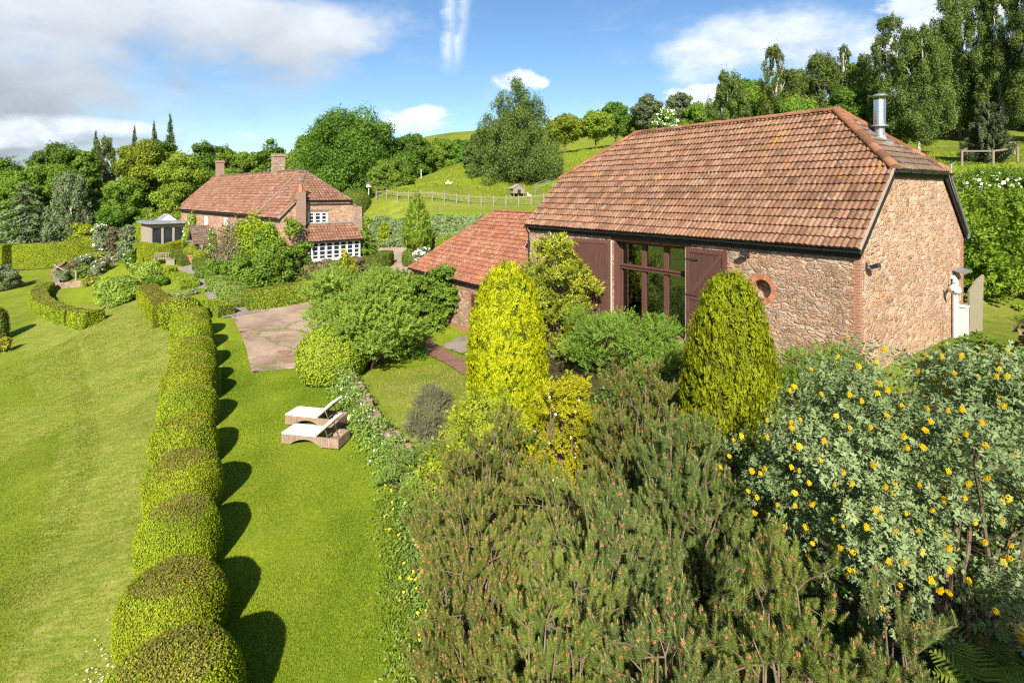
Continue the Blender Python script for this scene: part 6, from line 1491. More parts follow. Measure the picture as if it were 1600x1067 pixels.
conifer('pointed lime-green conifer standing by the track bend', 652, 45.5, 299, 46, 'beech', [(.35, 0), (.5, .1), (1, .25), (.96, .42), (.72, .65), (.42, .82), (.2, .93), (.001, 1)], 6, .16, 11000)
# ------------------------------------------------------------------ bank planting beyond the track
rng = np.random.default_rng(31); n = 15000; X = rng.uniform(-14.5, .5, n); Y = np.empty(n); yb = np.interp(X, [-15, -8, -3, 1], [54.0, 48.6, 46.8, 46]); yt = np.interp(X, [-15, -8, -3, 1], [58.2, 53.8, 51.4, 50]); Y = yb + (yt - yb) * rng.uniform(0, 1, n); Z = ground(X, Y) + rng.uniform(.1, .65, n) * (.7 + vnoise(X, Y))
o = leaf_quads(MB(), np.stack([X, Y, Z], -1), np.tile([0, -.6, .8], (n, 1)), .24, .6, .5, rng).build('bank_ground_cover', L['cover']); tag(o, 'grey-green shrubby ground cover on the bank above the track', 'ground cover', kind='stuff')
S('lime shrub on the grey-green bank', 600, 51, 340, 18, 'lime', 210, lsize=.16, base=(px_x(601, 53), 53.0), r=.75)
S('white flowering shrub at the foot of the bank by the outbuilding roof', 660, 43.2, 384, 34, 'grey', 211, lsize=.14, flower='petal_w', nfl=120, fsize=.14)
ball('clipped dark yew drum under the pointed conifer', px_x(641, 43.5), 43.5, .62, 1.25, 'yew_dark', 420, .1, 6)
# ------------------------------------------------------------------ golden conifers and shrubs below the barn
CP = [(.80, 0), (.95, .12), (1.0, .30), (.98, .48), (.88, .66), (.70, .82), (.46, .93), (.2, .985), (.001, 1)]
conifer('brilliant golden conifer with blunt top between outbuilding and barn doors', 793, 17.2, 414, 126, 'gold', CP, 1, .095, 80000, clump=22, lift=.15)
conifer('golden-green clipped conifer in front of the round stone niche', 1141, 13.4, 428, 152, 'gold2', [(.86, 0), (1.0, .15), (1.0, .32), (.92, .5), (.78, .67), (.60, .82), (.38, .93), (.18, .985), (.001, 1)], 2, .10, 56000, asp=.24, clump=18)
MAG = [sprig_template(9, .20, .15, .42, 62, s) for s in (1, 2)]
sprig_shrub('tall magnolia with glossy yellow-green leaves against the folded barn door', (1.75, 22.6), px_z(352, 22.6) - gz(1.75, 22.6), 1.85, 'magnolia', MAG, 1900, 1.1, 1, 'magnolia', 'magnolia', k=44, up=.45, prof=lambda t: .95 if t < .5 else max(.16, .95 - (t - .5) * 1.6), bumpy=.26)
WS = [sprig_template(12, .30, .085, .4, 66, s, True) for s in (3, 4)]
sprig_shrub('fresh green pinnate shrub filling the foot of the barn opening', (4.1, 19.4), px_z(498, 19.4) - gz(4.1, 19.4), 2.35, 'wall_shrub', WS, 2300, 1.0, 2, k=48, up=.35, sy=.62, bumpy=.22, prof=lambda t: 1 if t < .75 else 1.0 - (t - .75) * 1.3)
sprig_shrub('arching shoots of green shrub in front of the barn glazing', (3.0, 20.6), px_z(482, 20.6) - gz(3, 20.6), 1.5, 'wall_shrub', WS, 500, .9, 12, k=20, up=.6, bumpy=.25)
sprig_shrub('green shrub in the shade between golden-green conifer and barn corner', (8.25, 14.7), px_z(548, 14.7) - gz(8.25, 14.7), 1.35, 'wall_shrub', WS, 900, .85, 3, k=26, up=.4, sy=.7, bumpy=.27)
VB = [sprig_template(12, .34, .105, .62, 80, s, True, .15) for s in (5, 6)]
sprig_shrub('tiered yellow-green viburnum in front of the golden conifer', (px_x(757, 13.6), 13.6), px_z(600, 13.6) - gz(-.6, 13.6), 1.35, 'viburnum', VB, 1100, 1.0, 4, 'viburnum', 'viburnum', k=40, up=.12, tier=6, prof=lambda t: 1.05 - .65 * t)
YS = [sprig_template(10, .2, .065, .66, 60, s) for s in (7, 8)]
o, C, RD = sprig_shrub('golden yellow philadelphus with white flowers between viburnum and pines', (px_x(878, 13.4), 13.4), px_z(574, 13.4) - gz(1.2, 13.4), .86, 'yellow', YS, 1300, 1.0, 5, k=34, up=.5, bumpy=.3)
f = MB(); rng = np.random.default_rng(8); i = rng.choice(len(C), 90); d = nrm(sph(90, rng) + np.array([0, -.2, .9])); leaf_quads(f, C[i] + d * RD[i] * 1.1, d, .06, .95, .4, rng); leaf_quads(f, C[i] + d * RD[i] * 1.1, d, .06, .95, .4, rng); f.build('blossom', M['petal_w'], o)
MT = [sprig_template(14, .42, .10, .55, 66, s) for s in (9, 10)]
sprig_shrub('large airy green shrub with grey stems between driveway and outbuilding', (px_x(582, 24.6), 24.6), px_z(414, 24.6) - gz(-6.2, 24.6), 2.3, 'maple', MT, 3300, 1.0, 6, 'shrub', 'large_shrub', k=64, up=.30, bumpy=.24, low=.12, trunk_r=.07, prof=lambda t: 1.0 if .2 < t < .55 else max(.35, 1.0 - abs(t - .4) * 1.15))
sprig_shrub('smaller airy green shrub behind the large one towards the bay window', (px_x(523, 28.5), 28.5), px_z(410, 28.5) - gz(-9.1, 28.5), 1.45, 'maple', MT, 1500, 1.0, 7, 'shrub', 'large_shrub', k=40, up=.3, bumpy=.27)
IV = [sprig_template(9, .26, .15, .85, 74, s) for s in (11, 12)]
sprig_shrub('dark large-leaved vine covering the outbuilding wall beside the plank door', (px_x(672, 31.2), 31.2), px_z(414, 31.2) - gz(-4.6, 31.2), 1.6, 'ivy', IV, 1500, 1.0, 8, 'vine', 'wall_vine', k=40, up=.25, sy=.8, bumpy=.27, prof=lambda t: .75 + .3 * t)
GSH = [sprig_template(20, .2, .042, .42, 55, s) for s in (13, 14)]
for j, (px, py, h_, r_, lab) in enumerate([(676, 640, .75, .62, 'grey-brown heathy bush on the rough bank, upper of the pair'), (664, 682, .85, .58, 'grey-brown heathy bush on the rough bank, lower and darker'), (684, 722, .5, .4, 'small grey-brown heathy bush beside the pines')]):
    b = hp(px, py); sprig_shrub(lab, b, h_, r_, 'greyshrub', GSH, 1100, .85, 20 + j, group='grey-brown heathy bushes on the bank', k=22, up=.6, trunk_r=.012, bumpy=.34)
# ------------------------------------------------------------------ mountain pines
pine('bronze-green mountain pine with many orange cones, middle of the pine bed', 775, 10.6, 655, 300, 'pine_y', 1, 32, 9, 6, .6, .92)
pine('low mountain pine spilling towards the lawn edge', 748, 8.6, 765, 190, 'pine_y', 2, 26, 8, 6, .6, .9)
pine('mountain pine with pale bare stems below the yellow philadelphus', 1000, 11.6, 568, 190, 'pine_y', 3, 30, 8, 6, .55, .95)
pine('tall blue-green mountain pine below the golden-green conifer', 1065, 8.9, 648, 240, 'pine', 4, 32, 9, 6, .25, 1.0)
pine('blue-green mountain pine in the middle of the bed, nearer the camera', 960, 6.9, 775, 290, 'pine', 5, 30, 9, 6, .5, .95)
pine('mountain pine at the bottom photo edge beside the lawn bed', 885, 6.2, 885, 260, 'pine_y', 6, 26, 8, 6, .5, .9)
pine('bushy green mountain pine in front of the broom, cut by the photo edge', 1225, 5.4, 850, 330, 'pine_y', 7, 32, 9, 6, .45, .82, base_z=None)
pine('shaded mountain pine under the broom', 1400, 5.1, 935, 200, 'pine', 8, 22, 8, 6, .5, .82)
pine('small mountain pine between blue-green pine and broom', 1150, 9.3, 720, 120, 'pine', 9, 20, 8, 6, .3, .9)
pine('mountain pine filling the dark middle of the bed', 880, 9.0, 745, 200, 'pine_y', 11, 24, 8, 6, .6, .9)
pine('mountain pine at the bottom photo edge between the blue-green pine and the broom', 1060, 5.2, 930, 260, 'pine', 12, 26, 8, 6, .5, .85)
# ------------------------------------------------------------------ pineapple broom
def trefoil(seed):
    rng = np.random.default_rng(seed); V = []; F = []
    for i in range(7):
        u = (i + .5) / 7; a = i * 2.4; al = R(70 - 25 * u); d = Vector((math.cos(a) * math.sin(al), math.sin(a) * math.sin(al), math.cos(al))); p = Vector((0, 0, u * .17)) + d * .03; s_ = d.cross(Vector((0, 0, 1))).normalized(); n_ = s_.cross(d)
        for sgn in (-1, 0, 1):
            e = (d + s_ * sgn * 1.0 + n_ * .15 * rng.normal()).normalized(); w_ = e.cross(n_).normalized() * .0135; l = .062 * rng.uniform(.8, 1.15) * (1.1 if sgn == 0 else 1); b = len(V)
            V.extend([tuple(p), tuple(p + e * l * .55 + w_ + n_ * .004), tuple(p + e * l), tuple(p + e * l * .55 - w_ + n_ * .004), tuple(p + e * l * .5)]); F.extend([(b, b + 1, b + 2, b + 4), (b, b + 4, b + 2, b + 3)])
    return np.array(V), np.array(F)
TR = [trefoil(s) for s in (1, 2, 3)]
bx, by = 6.15, 7.6; bz_ = gz(bx, by)
bprof = lambda t: max(.2, 1.0 - max(0, t - .72) * 2.2) if t > .45 else .55 + t
bro, C, RD = sprig_shrub('silver-leaved pineapple broom covered in yellow flower cones at the barn corner', (bx, by), 6.15 - bz_, 2.65, 'silver', TR, 4500, .88, 30, 'broom shrub', 'pineapple_broom', k=96, up=.35, bumpy=.17, low=.36, trunk_r=.045, prof=bprof, sy=.75, inner=.1)
bro.rotation_euler = (0, R(-6), 0)      # leans, higher on the barn side
rng = np.random.default_rng(55)
fv = MB(); hd_ = []
for j in range(46):
    u = (j + .5) / 46; a = j * 2.39996; r_ = .026 * (1 - u * .72) + .004; c = Vector((math.cos(a) * r_, math.sin(a) * r_, u * .082)); e = Vector((math.cos(a), math.sin(a), .5)).normalized()
    s_ = e.orthogonal().normalized() * .011; t_2 = e.cross(s_).normalized() * .011; fv.add([tuple(c - s_), tuple(c + e * .012 + t_2), tuple(c + s_), tuple(c + e * .012 - t_2), tuple(c + e * .020)], [(0, 1, 4), (1, 2, 4), (2, 3, 4), (3, 0, 4)], 0, float(rng.uniform(.3, .9)))
fl0 = fv.build('flower_cone', leaf_mat('broom_flower', (.52, .30, .002), (.72, .48, .006), .15, g=1), bro)
NF = 2600; i = rng.choice(len(C), NF); d = nrm(sph(NF, rng) * .8 + np.array([-.1, -.3, .5])); P = C[i] + d * RD[i] * rng.uniform(1.05, 1.3, NF)[:, None]
WP = P + np.array([bx, by, bz_ - .1]); cell = np.floor(np.stack([WP[:, 0] / WP[:, 1], (WP[:, 2] - CAM_H) / WP[:, 1]], -1) / .043).astype(int); best = {}
for k_ in np.argsort(np.linalg.norm(WP - np.array([0, 0, CAM_H]), axis=1)): best.setdefault(tuple(cell[k_]), k_)      # outermost blooms of the open, sunny side
ks_ = [k_ for k_ in best.values() if C[i[k_], 2] > 1.9 and (WP[k_, 0] / WP[k_, 1]) < .98]; rng.shuffle(ks_); kr_ = ks_[98:150] + list(rng.choice(NF, 60)); PR = P[kr_]; ks_ = ks_[:98]; P = P[ks_]; d = d[ks_]
for j in range(len(P)):
    o = fl0 if j == 0 else fl0.copy()
    if j: COL.objects.link(o); o.parent = bro
    ax_ = nrm(d[j] * .6 + np.array([0, -.1, .8]) + rng.normal(0, .25, 3)); o.location = tuple(P[j]); o.rotation_euler = Vector(ax_).to_track_quat('Z', 'Y').to_euler(); s = rng.uniform(.50, .82); o.scale = (s, s, s * 1.05)
fr_ = MB(); fm_ = fl0.data; cv = np.empty(len(fm_.vertices) * 3, np.float32); fm_.vertices.foreach_get('co', cv); cv = cv.reshape(-1, 3); cf = np.array([list(p_.vertices) for p_ in fm_.polygons])
scatter(fr_, cv, cf, PR, np.tile([-.1, -.2, 1.0], (len(PR), 1)) + rng.normal(0, .3, (len(PR), 3)), rng.uniform(.55, .9, len(PR)), rng)
o = fr_.build('flower_cones', fm_.materials[0], bro); o['kind'] = 'stuff'
# ------------------------------------------------------------------ right-hand bank, dark plants, ferns
BH_ = [sprig_template(12, .3, .11, .6, 70, s, True) for s in (15, 16)]
o, _, _ = sprig_shrub('tall loose beech hedge bank beside the barn gable', (22.2, 25.2), 8.25 - 2.9, 6.8, 'beech', BH_, 6000, 1.5, 31, 'hedge', 'beech_hedge', z=2.9, k=150, up=.3, sy=.34, bumpy=.14, prof=lambda t: 1.0 if t < .8 else .96, low=.03)
o.rotation_euler = (0, 0, R(10))
o, C, RD = sprig_shrub('white rambling rose along the top of the beech hedge', (24.8, 27.6), 9.1 - gz(24.8, 27.6), 3.6, 'ivy', YS, 1300, 1.6, 32, 'rose', 'rambling_rose', k=50, up=.5, sy=.22, bumpy=.14, low=.80)
f = MB(); i = rng.choice(len(C), 130); d = nrm(sph(130, rng) + np.array([-.3, -.9, .5])); 
for a in range(2): leaf_quads(f, C[i] + d * RD[i] * 1.15, d, .17, .95, .4, rng)
f.build('blossom', M['petal_w'], o)
rl = MB()
for x, y in ((22.6, 27.9), (25.2, 28.5), (27.8, 29.1)): rl.bar((x, y, gz(x, y)), (x, y, 9.0), .12)
for zz in (8.15, 8.7): rl.bar((22.4, 27.8, zz), (28.0, 29.1, zz + .1), .06, .1)
tag(rl.build('rail_fence', M['oak']), 'dark wooden rails half hidden in the rambling rose', 'fence')
DK = [sprig_template(7, .2, .19, .95, 72, s) for s in (17, 18)]
sprig_shrub('broad-leaved dark green plants below the barn gable', (12.2, 13.6), 1.15, 1.5, 'ivy', DK, 420, 1.0, 33, k=24, up=.3, cat='plant', name='leafy_plant')
sprig_shrub('broad-leaved dark plants beyond the broom near the little lawn', (16.4, 15.2), 1.5, 2.0, 'bronze', DK, 620, 1.1, 34, k=26, up=.3, cat='plant', name='leafy_plant')
sprig_shrub('grey-green bush beside the little lawn behind the broom', (20.2, 18.6), 1.8, 1.6, 'grey', YS, 900, 1.3, 35, k=26, up=.4, cat='bush', name='bush')
sprig_shrub('dark bush at the photo edge beyond the broom', (13.5, 10.5), 2.4, 1.9, 'broad_dark', WS, 1300, 1.0, 36, k=34, up=.4, cat='bush', name='bush')
S('added tall dark laurel bush, unseen beside the camera, put there to shade the fern corner', 0, 1.2, CY - 0, 100, 'broad_dark', 98, base=(5.6, 1.0), r=2.0, lsize=.085, sy=.6, k=34)  # unseen bush, added only to throw shade on the fern corner
def fern(label, x, y, z, s, seed):
    rng = np.random.default_rng(seed); mb = MB()
    for a in np.linspace(0, 6.28, 11, endpoint=False):
        a += rng.normal() * .2; d = np.array([math.cos(a), math.sin(a), 0]); sd = np.array([-d[1], d[0], 0]); l = s * rng.uniform(.7, 1.1)
        for k in range(18):
            u = (k + 1) / 18; c = d * l * u * .85 + np.array([0, 0, l * (1.0 * u - .75 * u * u)]); w_ = l * .26 * math.sin(min(1, u * 1.1 + .12) * math.pi) ** .8
            for sg in (-1, 1):
                e = c + (sd * sg + d * .35) * w_ + np.array([0, 0, -.05 * w_]); q = d * l * .02; mb.add([c - q, c + q, e + q * .3, e - q * .3], [(0, 1, 2, 3)], 0, float(rng.uniform(.2, .9)))
    o = mb.build('fern', L['fern'], loc=(x, y, z)); tag(o, label, 'fern', 'ferns in the shade below the broom')
fern('yellow-green fern in the shade at the bottom photo corner', 4.55, 5.2, 3.1, .75, 1); fern('fern tucked behind the corner one under the broom', 5.0, 5.9, 2.9, .7, 2)
# ------------------------------------------------------------------ wall, creepers and edging along the lawn
wl = [(-7.0, 23.2), (-5.9, 20.9), (-4.6, 18.4), (-3.25, 16.3), (-2.6, 14.6)]
gw = MB(); p = catmull(wl, 10); rng = np.random.default_rng(19)
for a, b in zip(p[:-1], p[1:]):
    for k in range(3):
        t0, t1 = k / 3, (k + 1) / 3; A = a + (b - a) * t0; B = a + (b - a) * t1; h_ = .55 + rng.uniform(-.12, .12)
        gw.bar((*A, gz(*A) + h_ / 2 - .12), (*B, gz(*B) + h_ / 2 - .12), .36 + rng.uniform(-.04, .06), h_)
tag(gw.build('retaining_wall', M['stone_low']), 'low dry stone retaining wall between lawn and rough bank', 'garden wall')
def strip_cover(label, path, w0, h0, n, leaf, size, seed, off=0.0, cat='ground cover', name='edging_plants', asp=.6, flower=None, nfl=0, fs=.05, tall=None):
    rng = np.random.default_rng(seed); p = np.array(catmull(path, 10)); i = rng.integers(0, len(p) - 1, n); t = rng.uniform(0, 1, n)[:, None]; c = p[i] * (1 - t) + p[i + 1] * t; d = nrm(p[i + 1] - p[i]); nn = np.stack([-d[:, 1], d[:, 0]], -1)
    v = rng.normal(0, .33, n); lump = .55 + .9 * (vnoise(c[:, 0] * 1.7 + seed, c[:, 1] * 1.7) + .5); xy = c + nn * (off + v * w0)[:, None]; z = ground(xy[:, 0], xy[:, 1]) + rng.uniform(0, 1, n) ** .7 * h0 * lump * np.clip(1.2 - np.abs(v) * 1.1, .1, 1)
    P = np.stack([xy[:, 0], xy[:, 1], z], -1); N = np.stack([nn[:, 0] * v, nn[:, 1] * v, np.full(n, .8)], -1); mb = leaf_quads(MB(), P, N, size, asp, .6, rng, np.clip(lump * .5, 0, 1), 0, None if tall is None else np.tile([0, 0, 1.0], (n, 1)), .35)
    mats = [L[leaf]]
    if flower:
        k = rng.choice(n, nfl, p=(z - z.min() + .01) / (z - z.min() + .01).sum())
        for a in range(2): leaf_quads(mb, P[k] + np.array([0, 0, size * .5]) + rng.normal(0, .02, (nfl, 3)), np.tile([0, -.4, 1.0], (nfl, 1)), fs, .95, .4, rng, mat=1)
        mats.append(M[flower])
    return tag(mb.build(name, mats), label, cat, kind='stuff')
strip_cover('green creepers tumbling over the lawn side of the dry stone wall', [(-7.5, 22.6), (-6.35, 20.4), (-5.05, 17.9), (-3.75, 15.9), (-3.2, 14.7)], 0.85, .70, 12000, 'creeper', .08, 1, off=.40, flower='petal_w', nfl=90)
strip_cover('mixed herbs and yellow flowers at the foot of the pines along the lawn edge', [(-2.9, 14.6), (-2.25, 12.5), (-1.75, 10.8), (-1.35, 9.3), (-.95, 7.6)], 1.1, .55, 8000, 'creeper', .07, 2, asp=.4, flower='petal_y', nfl=90, fs=.06)
strip_cover('long grass fringe between lawn and pine bed', [(-3.3, 14.4), (-2.6, 12.4), (-2.1, 10.6), (-1.7, 9.1), (-1.25, 7.4)], .5, .22, 7000, 'blade', .16, 3, asp=.10, tall=1, name='grass_fringe', cat='grass')
strip_cover('coral and cream blossoms beside the pines', [(-2.0, 11.9), (-1.75, 11.2), (-1.6, 10.6)], .5, .6, 900, 'creeper', .07, 4, flower='petal_o', nfl=60, fs=.07)
strip_cover('bright yellow flowers along the near lawn edge', [(-1.35, 8.9), (-1.15, 8.2), (-.95, 7.5)], .35, .35, 1200, 'lime', .06, 6, flower='petal_y', nfl=130, fs=.055)
sprig_shrub('low cinquefoil bush with yellow flowers at the end of the stone wall', hp(640, 760), 1.05, .72, 'creeper', YS, 620, .8, 40, k=22, up=.5, cat='bush', name='bush', trunk_r=.02)
sprig_shrub('second low green bush below the cinquefoil, against the pines', hp(668, 800), .9, .62, 'maple', YS, 500, .8, 41, k=20, up=.5, cat='bush', name='bush', trunk_r=.02)
sprig_shrub('dark climber stems at the foot of the large airy shrub', hp(640, 560), .7, .9, 'broad_dark', YS, 420, .9, 42, k=18, up=.4, cat='bush', name='bush', trunk_r=.02)
# understorey so no bare soil glares between the pines
rng = np.random.default_rng(44); n = 34000; X = rng.uniform(-.6, 15, n); Y = rng.uniform(3, 18, n); k = inside(X, Y, [(-.4, 8), (-1.9, 13), (0, 17), (4, 18.5), (8, 14.5), (14, 11.5), (15, 3), (1, 3)]); X, Y = X[k], Y[k]
o = leaf_quads(MB(), np.stack([X, Y, ground(X, Y) + rng.uniform(.02, .3, len(X))], -1), np.tile([0, 0, 1.0], (len(X), 1)), .11, .6, .6, rng).build('undergrowth', L['broad_dark']); tag(o, 'dark low undergrowth beneath the pines and broom', 'ground cover', kind='stuff')
n = 9000; a = rng.uniform(0, 1, n); X = -3.6 - 12 * a + rng.normal(0, 1.0, n); Y = 8 + 20 * a + rng.normal(0, .8, n)
# grass blades: fine upright slivers over the visible turf
def blades(name, label, n, poly, leaf, hgt, seed, wd=.012, dens_fn=None):
    rng = np.random.default_rng(seed); P = np.array(poly); X = rng.uniform(P[:, 0].min(), P[:, 0].max(), n * 3); Y = P[:, 1].min() + (P[:, 1].max() - P[:, 1].min()) * rng.uniform(0, 1, n * 3) ** 1.35
    k = inside(X, Y, poly); X, Y = X[k][:n], Y[k][:n]
    if dens_fn is not None: k = dens_fn(X, Y); X, Y = X[k], Y[k]
    m = len(X); Z = ground(X, Y); h = hgt * rng.uniform(.5, 1.3, m); a = rng.uniform(0, 6.28, m); w_ = wd * (1 + .05 * Y)
    dx, dy = np.cos(a) * w_ * .5, np.sin(a) * w_ * .5; lx, ly = rng.normal(0, .5, m) * h, rng.normal(0, .5, m) * h
    V = np.stack([np.stack([X - dx, Y - dy, Z - .01], -1), np.stack([X + dx, Y + dy, Z - .01], -1), np.stack([X + lx, Y + ly, Z + h], -1)], 1)
    o = MB().add(V.reshape(-1, 3), np.arange(m * 3).reshape(m, 3), 0, np.clip(.5 + vnoise(X * .9, Y * .9) + rng.normal(0, .2, m), 0, 1)).build(name, L[leaf]); return tag(o, label, 'grass', kind='stuff')
blades('lawn_grass', 'mown green grass of the upper lawn', 200000, [(-4.2, 8.2), (-1.0, 8.2), (-3.4, 15.5), (-7.4, 23), (-9, 27), (-14.6, 28), (-9.0, 17), (-6.2, 11.5)], 'blade', .03, 1)
blades('bank_grass', 'rough dry grass on the bank below the yew domes', 90000, [(-5.4, 7), (-9.5, 7), (-14, 18), (-26, 32), (-27, 38), (-20, 34), (-10.5, 17)], 'straw', .05, 2, .009)
blades('lower_lawn_grass', 'mown grass of the lower lawn', 110000, [(-7.0, 6.5), (-16, 6.5), (-28, 28), (-26, 33), (-14, 19)], 'blade', .04, 3)
blades('rough_grass', 'long rough grass on the bank above the stone wall', 14000, [(-6.6, 23.0), (-4.4, 18.8), (-3.0, 16.4), (-1.2, 16.4), (-.8, 21), (-3.2, 24)], 'straw', .07, 4, .010)
def tufts(name, label, poly, n, size, leaf, seed):
    rng = np.random.default_rng(seed); P = np.array(poly); X = rng.uniform(P[:, 0].min(), P[:, 0].max(), n * 2); Y = rng.uniform(P[:, 1].min(), P[:, 1].max(), n * 2); k = inside(X, Y, poly) & (vnoise(X * .35, Y * .35) + vnoise(X * 1.1, Y * 1.1) * .6 > -.1); X, Y = X[k][:n], Y[k][:n]
    o = leaf_quads(MB(), np.stack([X, Y, ground(X, Y) + size * .25], -1), np.stack([rng.normal(0, .4, len(X)), -np.ones(len(X)) * .5, np.ones(len(X)) * .5], -1), size, .3, .4, rng, np.clip(.5 + vnoise(X * .2, Y * .2), 0, 1), 0, np.tile([0, 0, 1.0], (len(X), 1)), .5).build(name, L[leaf]); return tag(o, label, 'grass', kind='stuff')
tufts('meadow_grass', 'longer tufted grass of the sloping meadow behind the fence', [(-15, 63.5), (4, 62), (14, 66), (24, 100), (-2, 118), (-14, 82)], 26000, .30, 'blade', 71)
tufts('hill_grass', 'rough grass on the hill between the barn gable and the young pine', [(18, 30), (34, 31), (60, 52), (40, 60), (24, 44)], 22000, .26, 'blade', 72)
rng = np.random.default_rng(61); n = 420; c = np.stack([rng.normal(-6.9, .5, n), rng.normal(9.9, .9, n)], -1)
o = leaf_quads(MB(), np.stack([c[:, 0], c[:, 1], ground(c[:, 0], c[:, 1]) + .06], -1), np.tile([0, -.3, 1.0], (n, 1)), .028, .95, .25, rng).build('daisies', M['petal_w']); tag(o, 'scatter of white daisies on the dry bank near the first yew dome', 'flowers', kind='stuff')
# ------------------------------------------------------------------ sun loungers, ball
def side_profile(u):           # underside of the woven side board, u 0..1 from foot to head
    return .0 if u < .16 else (.30 * math.sin(min(1, (u - .16) / .52) * math.pi) ** .8 * .62 if u < .68 else .0)
def make_lounger():
    o = empty('sun_lounger'); Lg, Wd, H0 = 1.98, .74, .30
    f = MB(); N = 26
    for y0 in (-Wd / 2, Wd / 2 - .05):
        V = []; 
        for i in range(N + 1):
            u = i / N; zb = side_profile(u); V += [(u * Lg, y0, zb), (u * Lg, y0 + .05, zb), (u * Lg, y0 + .05, H0), (u * Lg, y0, H0)]
        F = []
        for i in range(N):
            for k in range(4): F.append((4 * i + k, 4 * i + (k + 1) % 4, 4 * i + 4 + (k + 1) % 4, 4 * i + 4 + k))
        F += [(3, 2, 1, 0), (4 * N, 4 * N + 1, 4 * N + 2, 4 * N + 3)]; f.add(V, F)
    f.box(.0, .05, -Wd / 2 + .051, Wd / 2 - .051, .0, H0 - .002); f.box(Lg - .05, Lg, -Wd / 2 + .051, Wd / 2 - .051, .0, H0 - .002); f.box(.051, 1.20, -Wd / 2 + .051, Wd / 2 - .051, H0 - .05, H0 - .003)
    f.box(Lg - .32, Lg - .051, -Wd / 2 + .051, -Wd / 2 + .12, H0 - .06, H0 - .003); f.box(Lg - .32, Lg - .051, Wd / 2 - .12, Wd / 2 - .051, H0 - .06, H0 - .003)
    f.build('frame', M['wicker'], o)
    c = MB(); n = 10
    def pad(mb, x0, x1, th, T=None):
        V = []; F = []
        for i in range(n + 1):
            for j in range(n + 1):
                u, v = i / n, j / n; e = min(u, 1 - u, v * .8, (1 - v) * .8); z = th * min(1, .55 + e * 5) + .006 * math.sin(u * 9) ** 2
                V.append((x0 + (x1 - x0) * u, -Wd / 2 + .012 + (Wd - .024) * v, z))
        m = (n + 1) ** 2; V += [(x, y, 0) for x, y, _ in V]
        for i in range(n):
            for j in range(n): a = i * (n + 1) + j; F.append((a, a + n + 1, a + n + 2, a + 1))
        for i in range(n):
            for a, b in ((i, i + 1), ((n) * (n + 1) + i + 1, n * (n + 1) + i), ((i + 1) * (n + 1), i * (n + 1)), (i * (n + 1) + n, (i + 1) * (n + 1) + n)): F.append((a, b, b + m, a + m))
        V = np.array(V, float); V = xf(T, V) if T is not None else V + np.array([0, 0, H0]); mb.add(V, F)
    pad(c, .0, 1.20, .075); c.build('seat_cushion', M['cushion'], o, smooth=True)
    T = Matrix.Translation((1.17, 0, H0 + .02)) @ Matrix.Rotation(R(-41), 4, 'Y')
    b = MB(); pad(b, .0, .76, .07, T); b.build('back_cushion', M['cushion'], o, smooth=True)
    k = MB(); k.box(0, .76, -Wd / 2 + .02, Wd / 2 - .02, -.035, -.002, 0, T); k.build('backrest', M['wicker'], o)
    for y in (-Wd / 2 + .1, Wd / 2 - .1):
        s = MB(); q = T @ Vector((.36, y, -.035)); s.bar(q, (1.62, y, .12), .028); s.build('strut', M['steel'], o)
    s = MB(); s.bar((1.62, -Wd / 2 + .06, .12), (1.62, Wd / 2 - .06, .12), .03); s.bar((1.40, -Wd / 2 + .06, .2), (1.40, Wd / 2 - .06, .2), .03); s.build('crossbar', M['steel'], o)
    return o
lg = make_lounger(); tag(lg, 'rattan sun lounger with ivory cushion, in front of its twin on the lawn', 'sun lounger', 'sun loungers on the lawn')
lg.location = (-7.24, 17.92, gz(-7.0, 17.9) + .02); lg.rotation_euler = (0, 0, R(-12))
l2 = dup(lg); l2['label'] = 'rattan sun lounger with ivory cushion, behind its twin and beside the ball'; l2.location = (-7.60, 19.10, gz(-7.4, 19.1) + .03); l2.rotation_euler = (0, 0, R(-13))
bl = bpy.data.meshes.new('football'); import bmesh
bm = bmesh.new(); bmesh.ops.create_icosphere(bm, subdivisions=3, radius=.115)
for f_ in bm.faces:
    f_.smooth = True; c = f_.calc_center_median().normalized(); f_.material_index = 1 if min((c - Vector(v).normalized()).length for v in ((1, 1, 1), (-1, -1, 1), (1, -1, -.3), (-1, 1, .2), (.2, -1, .9), (0, .3, -1))) < .42 else 0
bm.to_mesh(bl); bm.free(); bl.materials.append(M['ball']); bl.materials.append(M['ball_y'])
b_ = hp(545, 658); tag(link('football', bl, None, (b_[0], b_[1], gz(*b_) + .13)), 'yellow and white football at the foot of the creepers', 'ball')
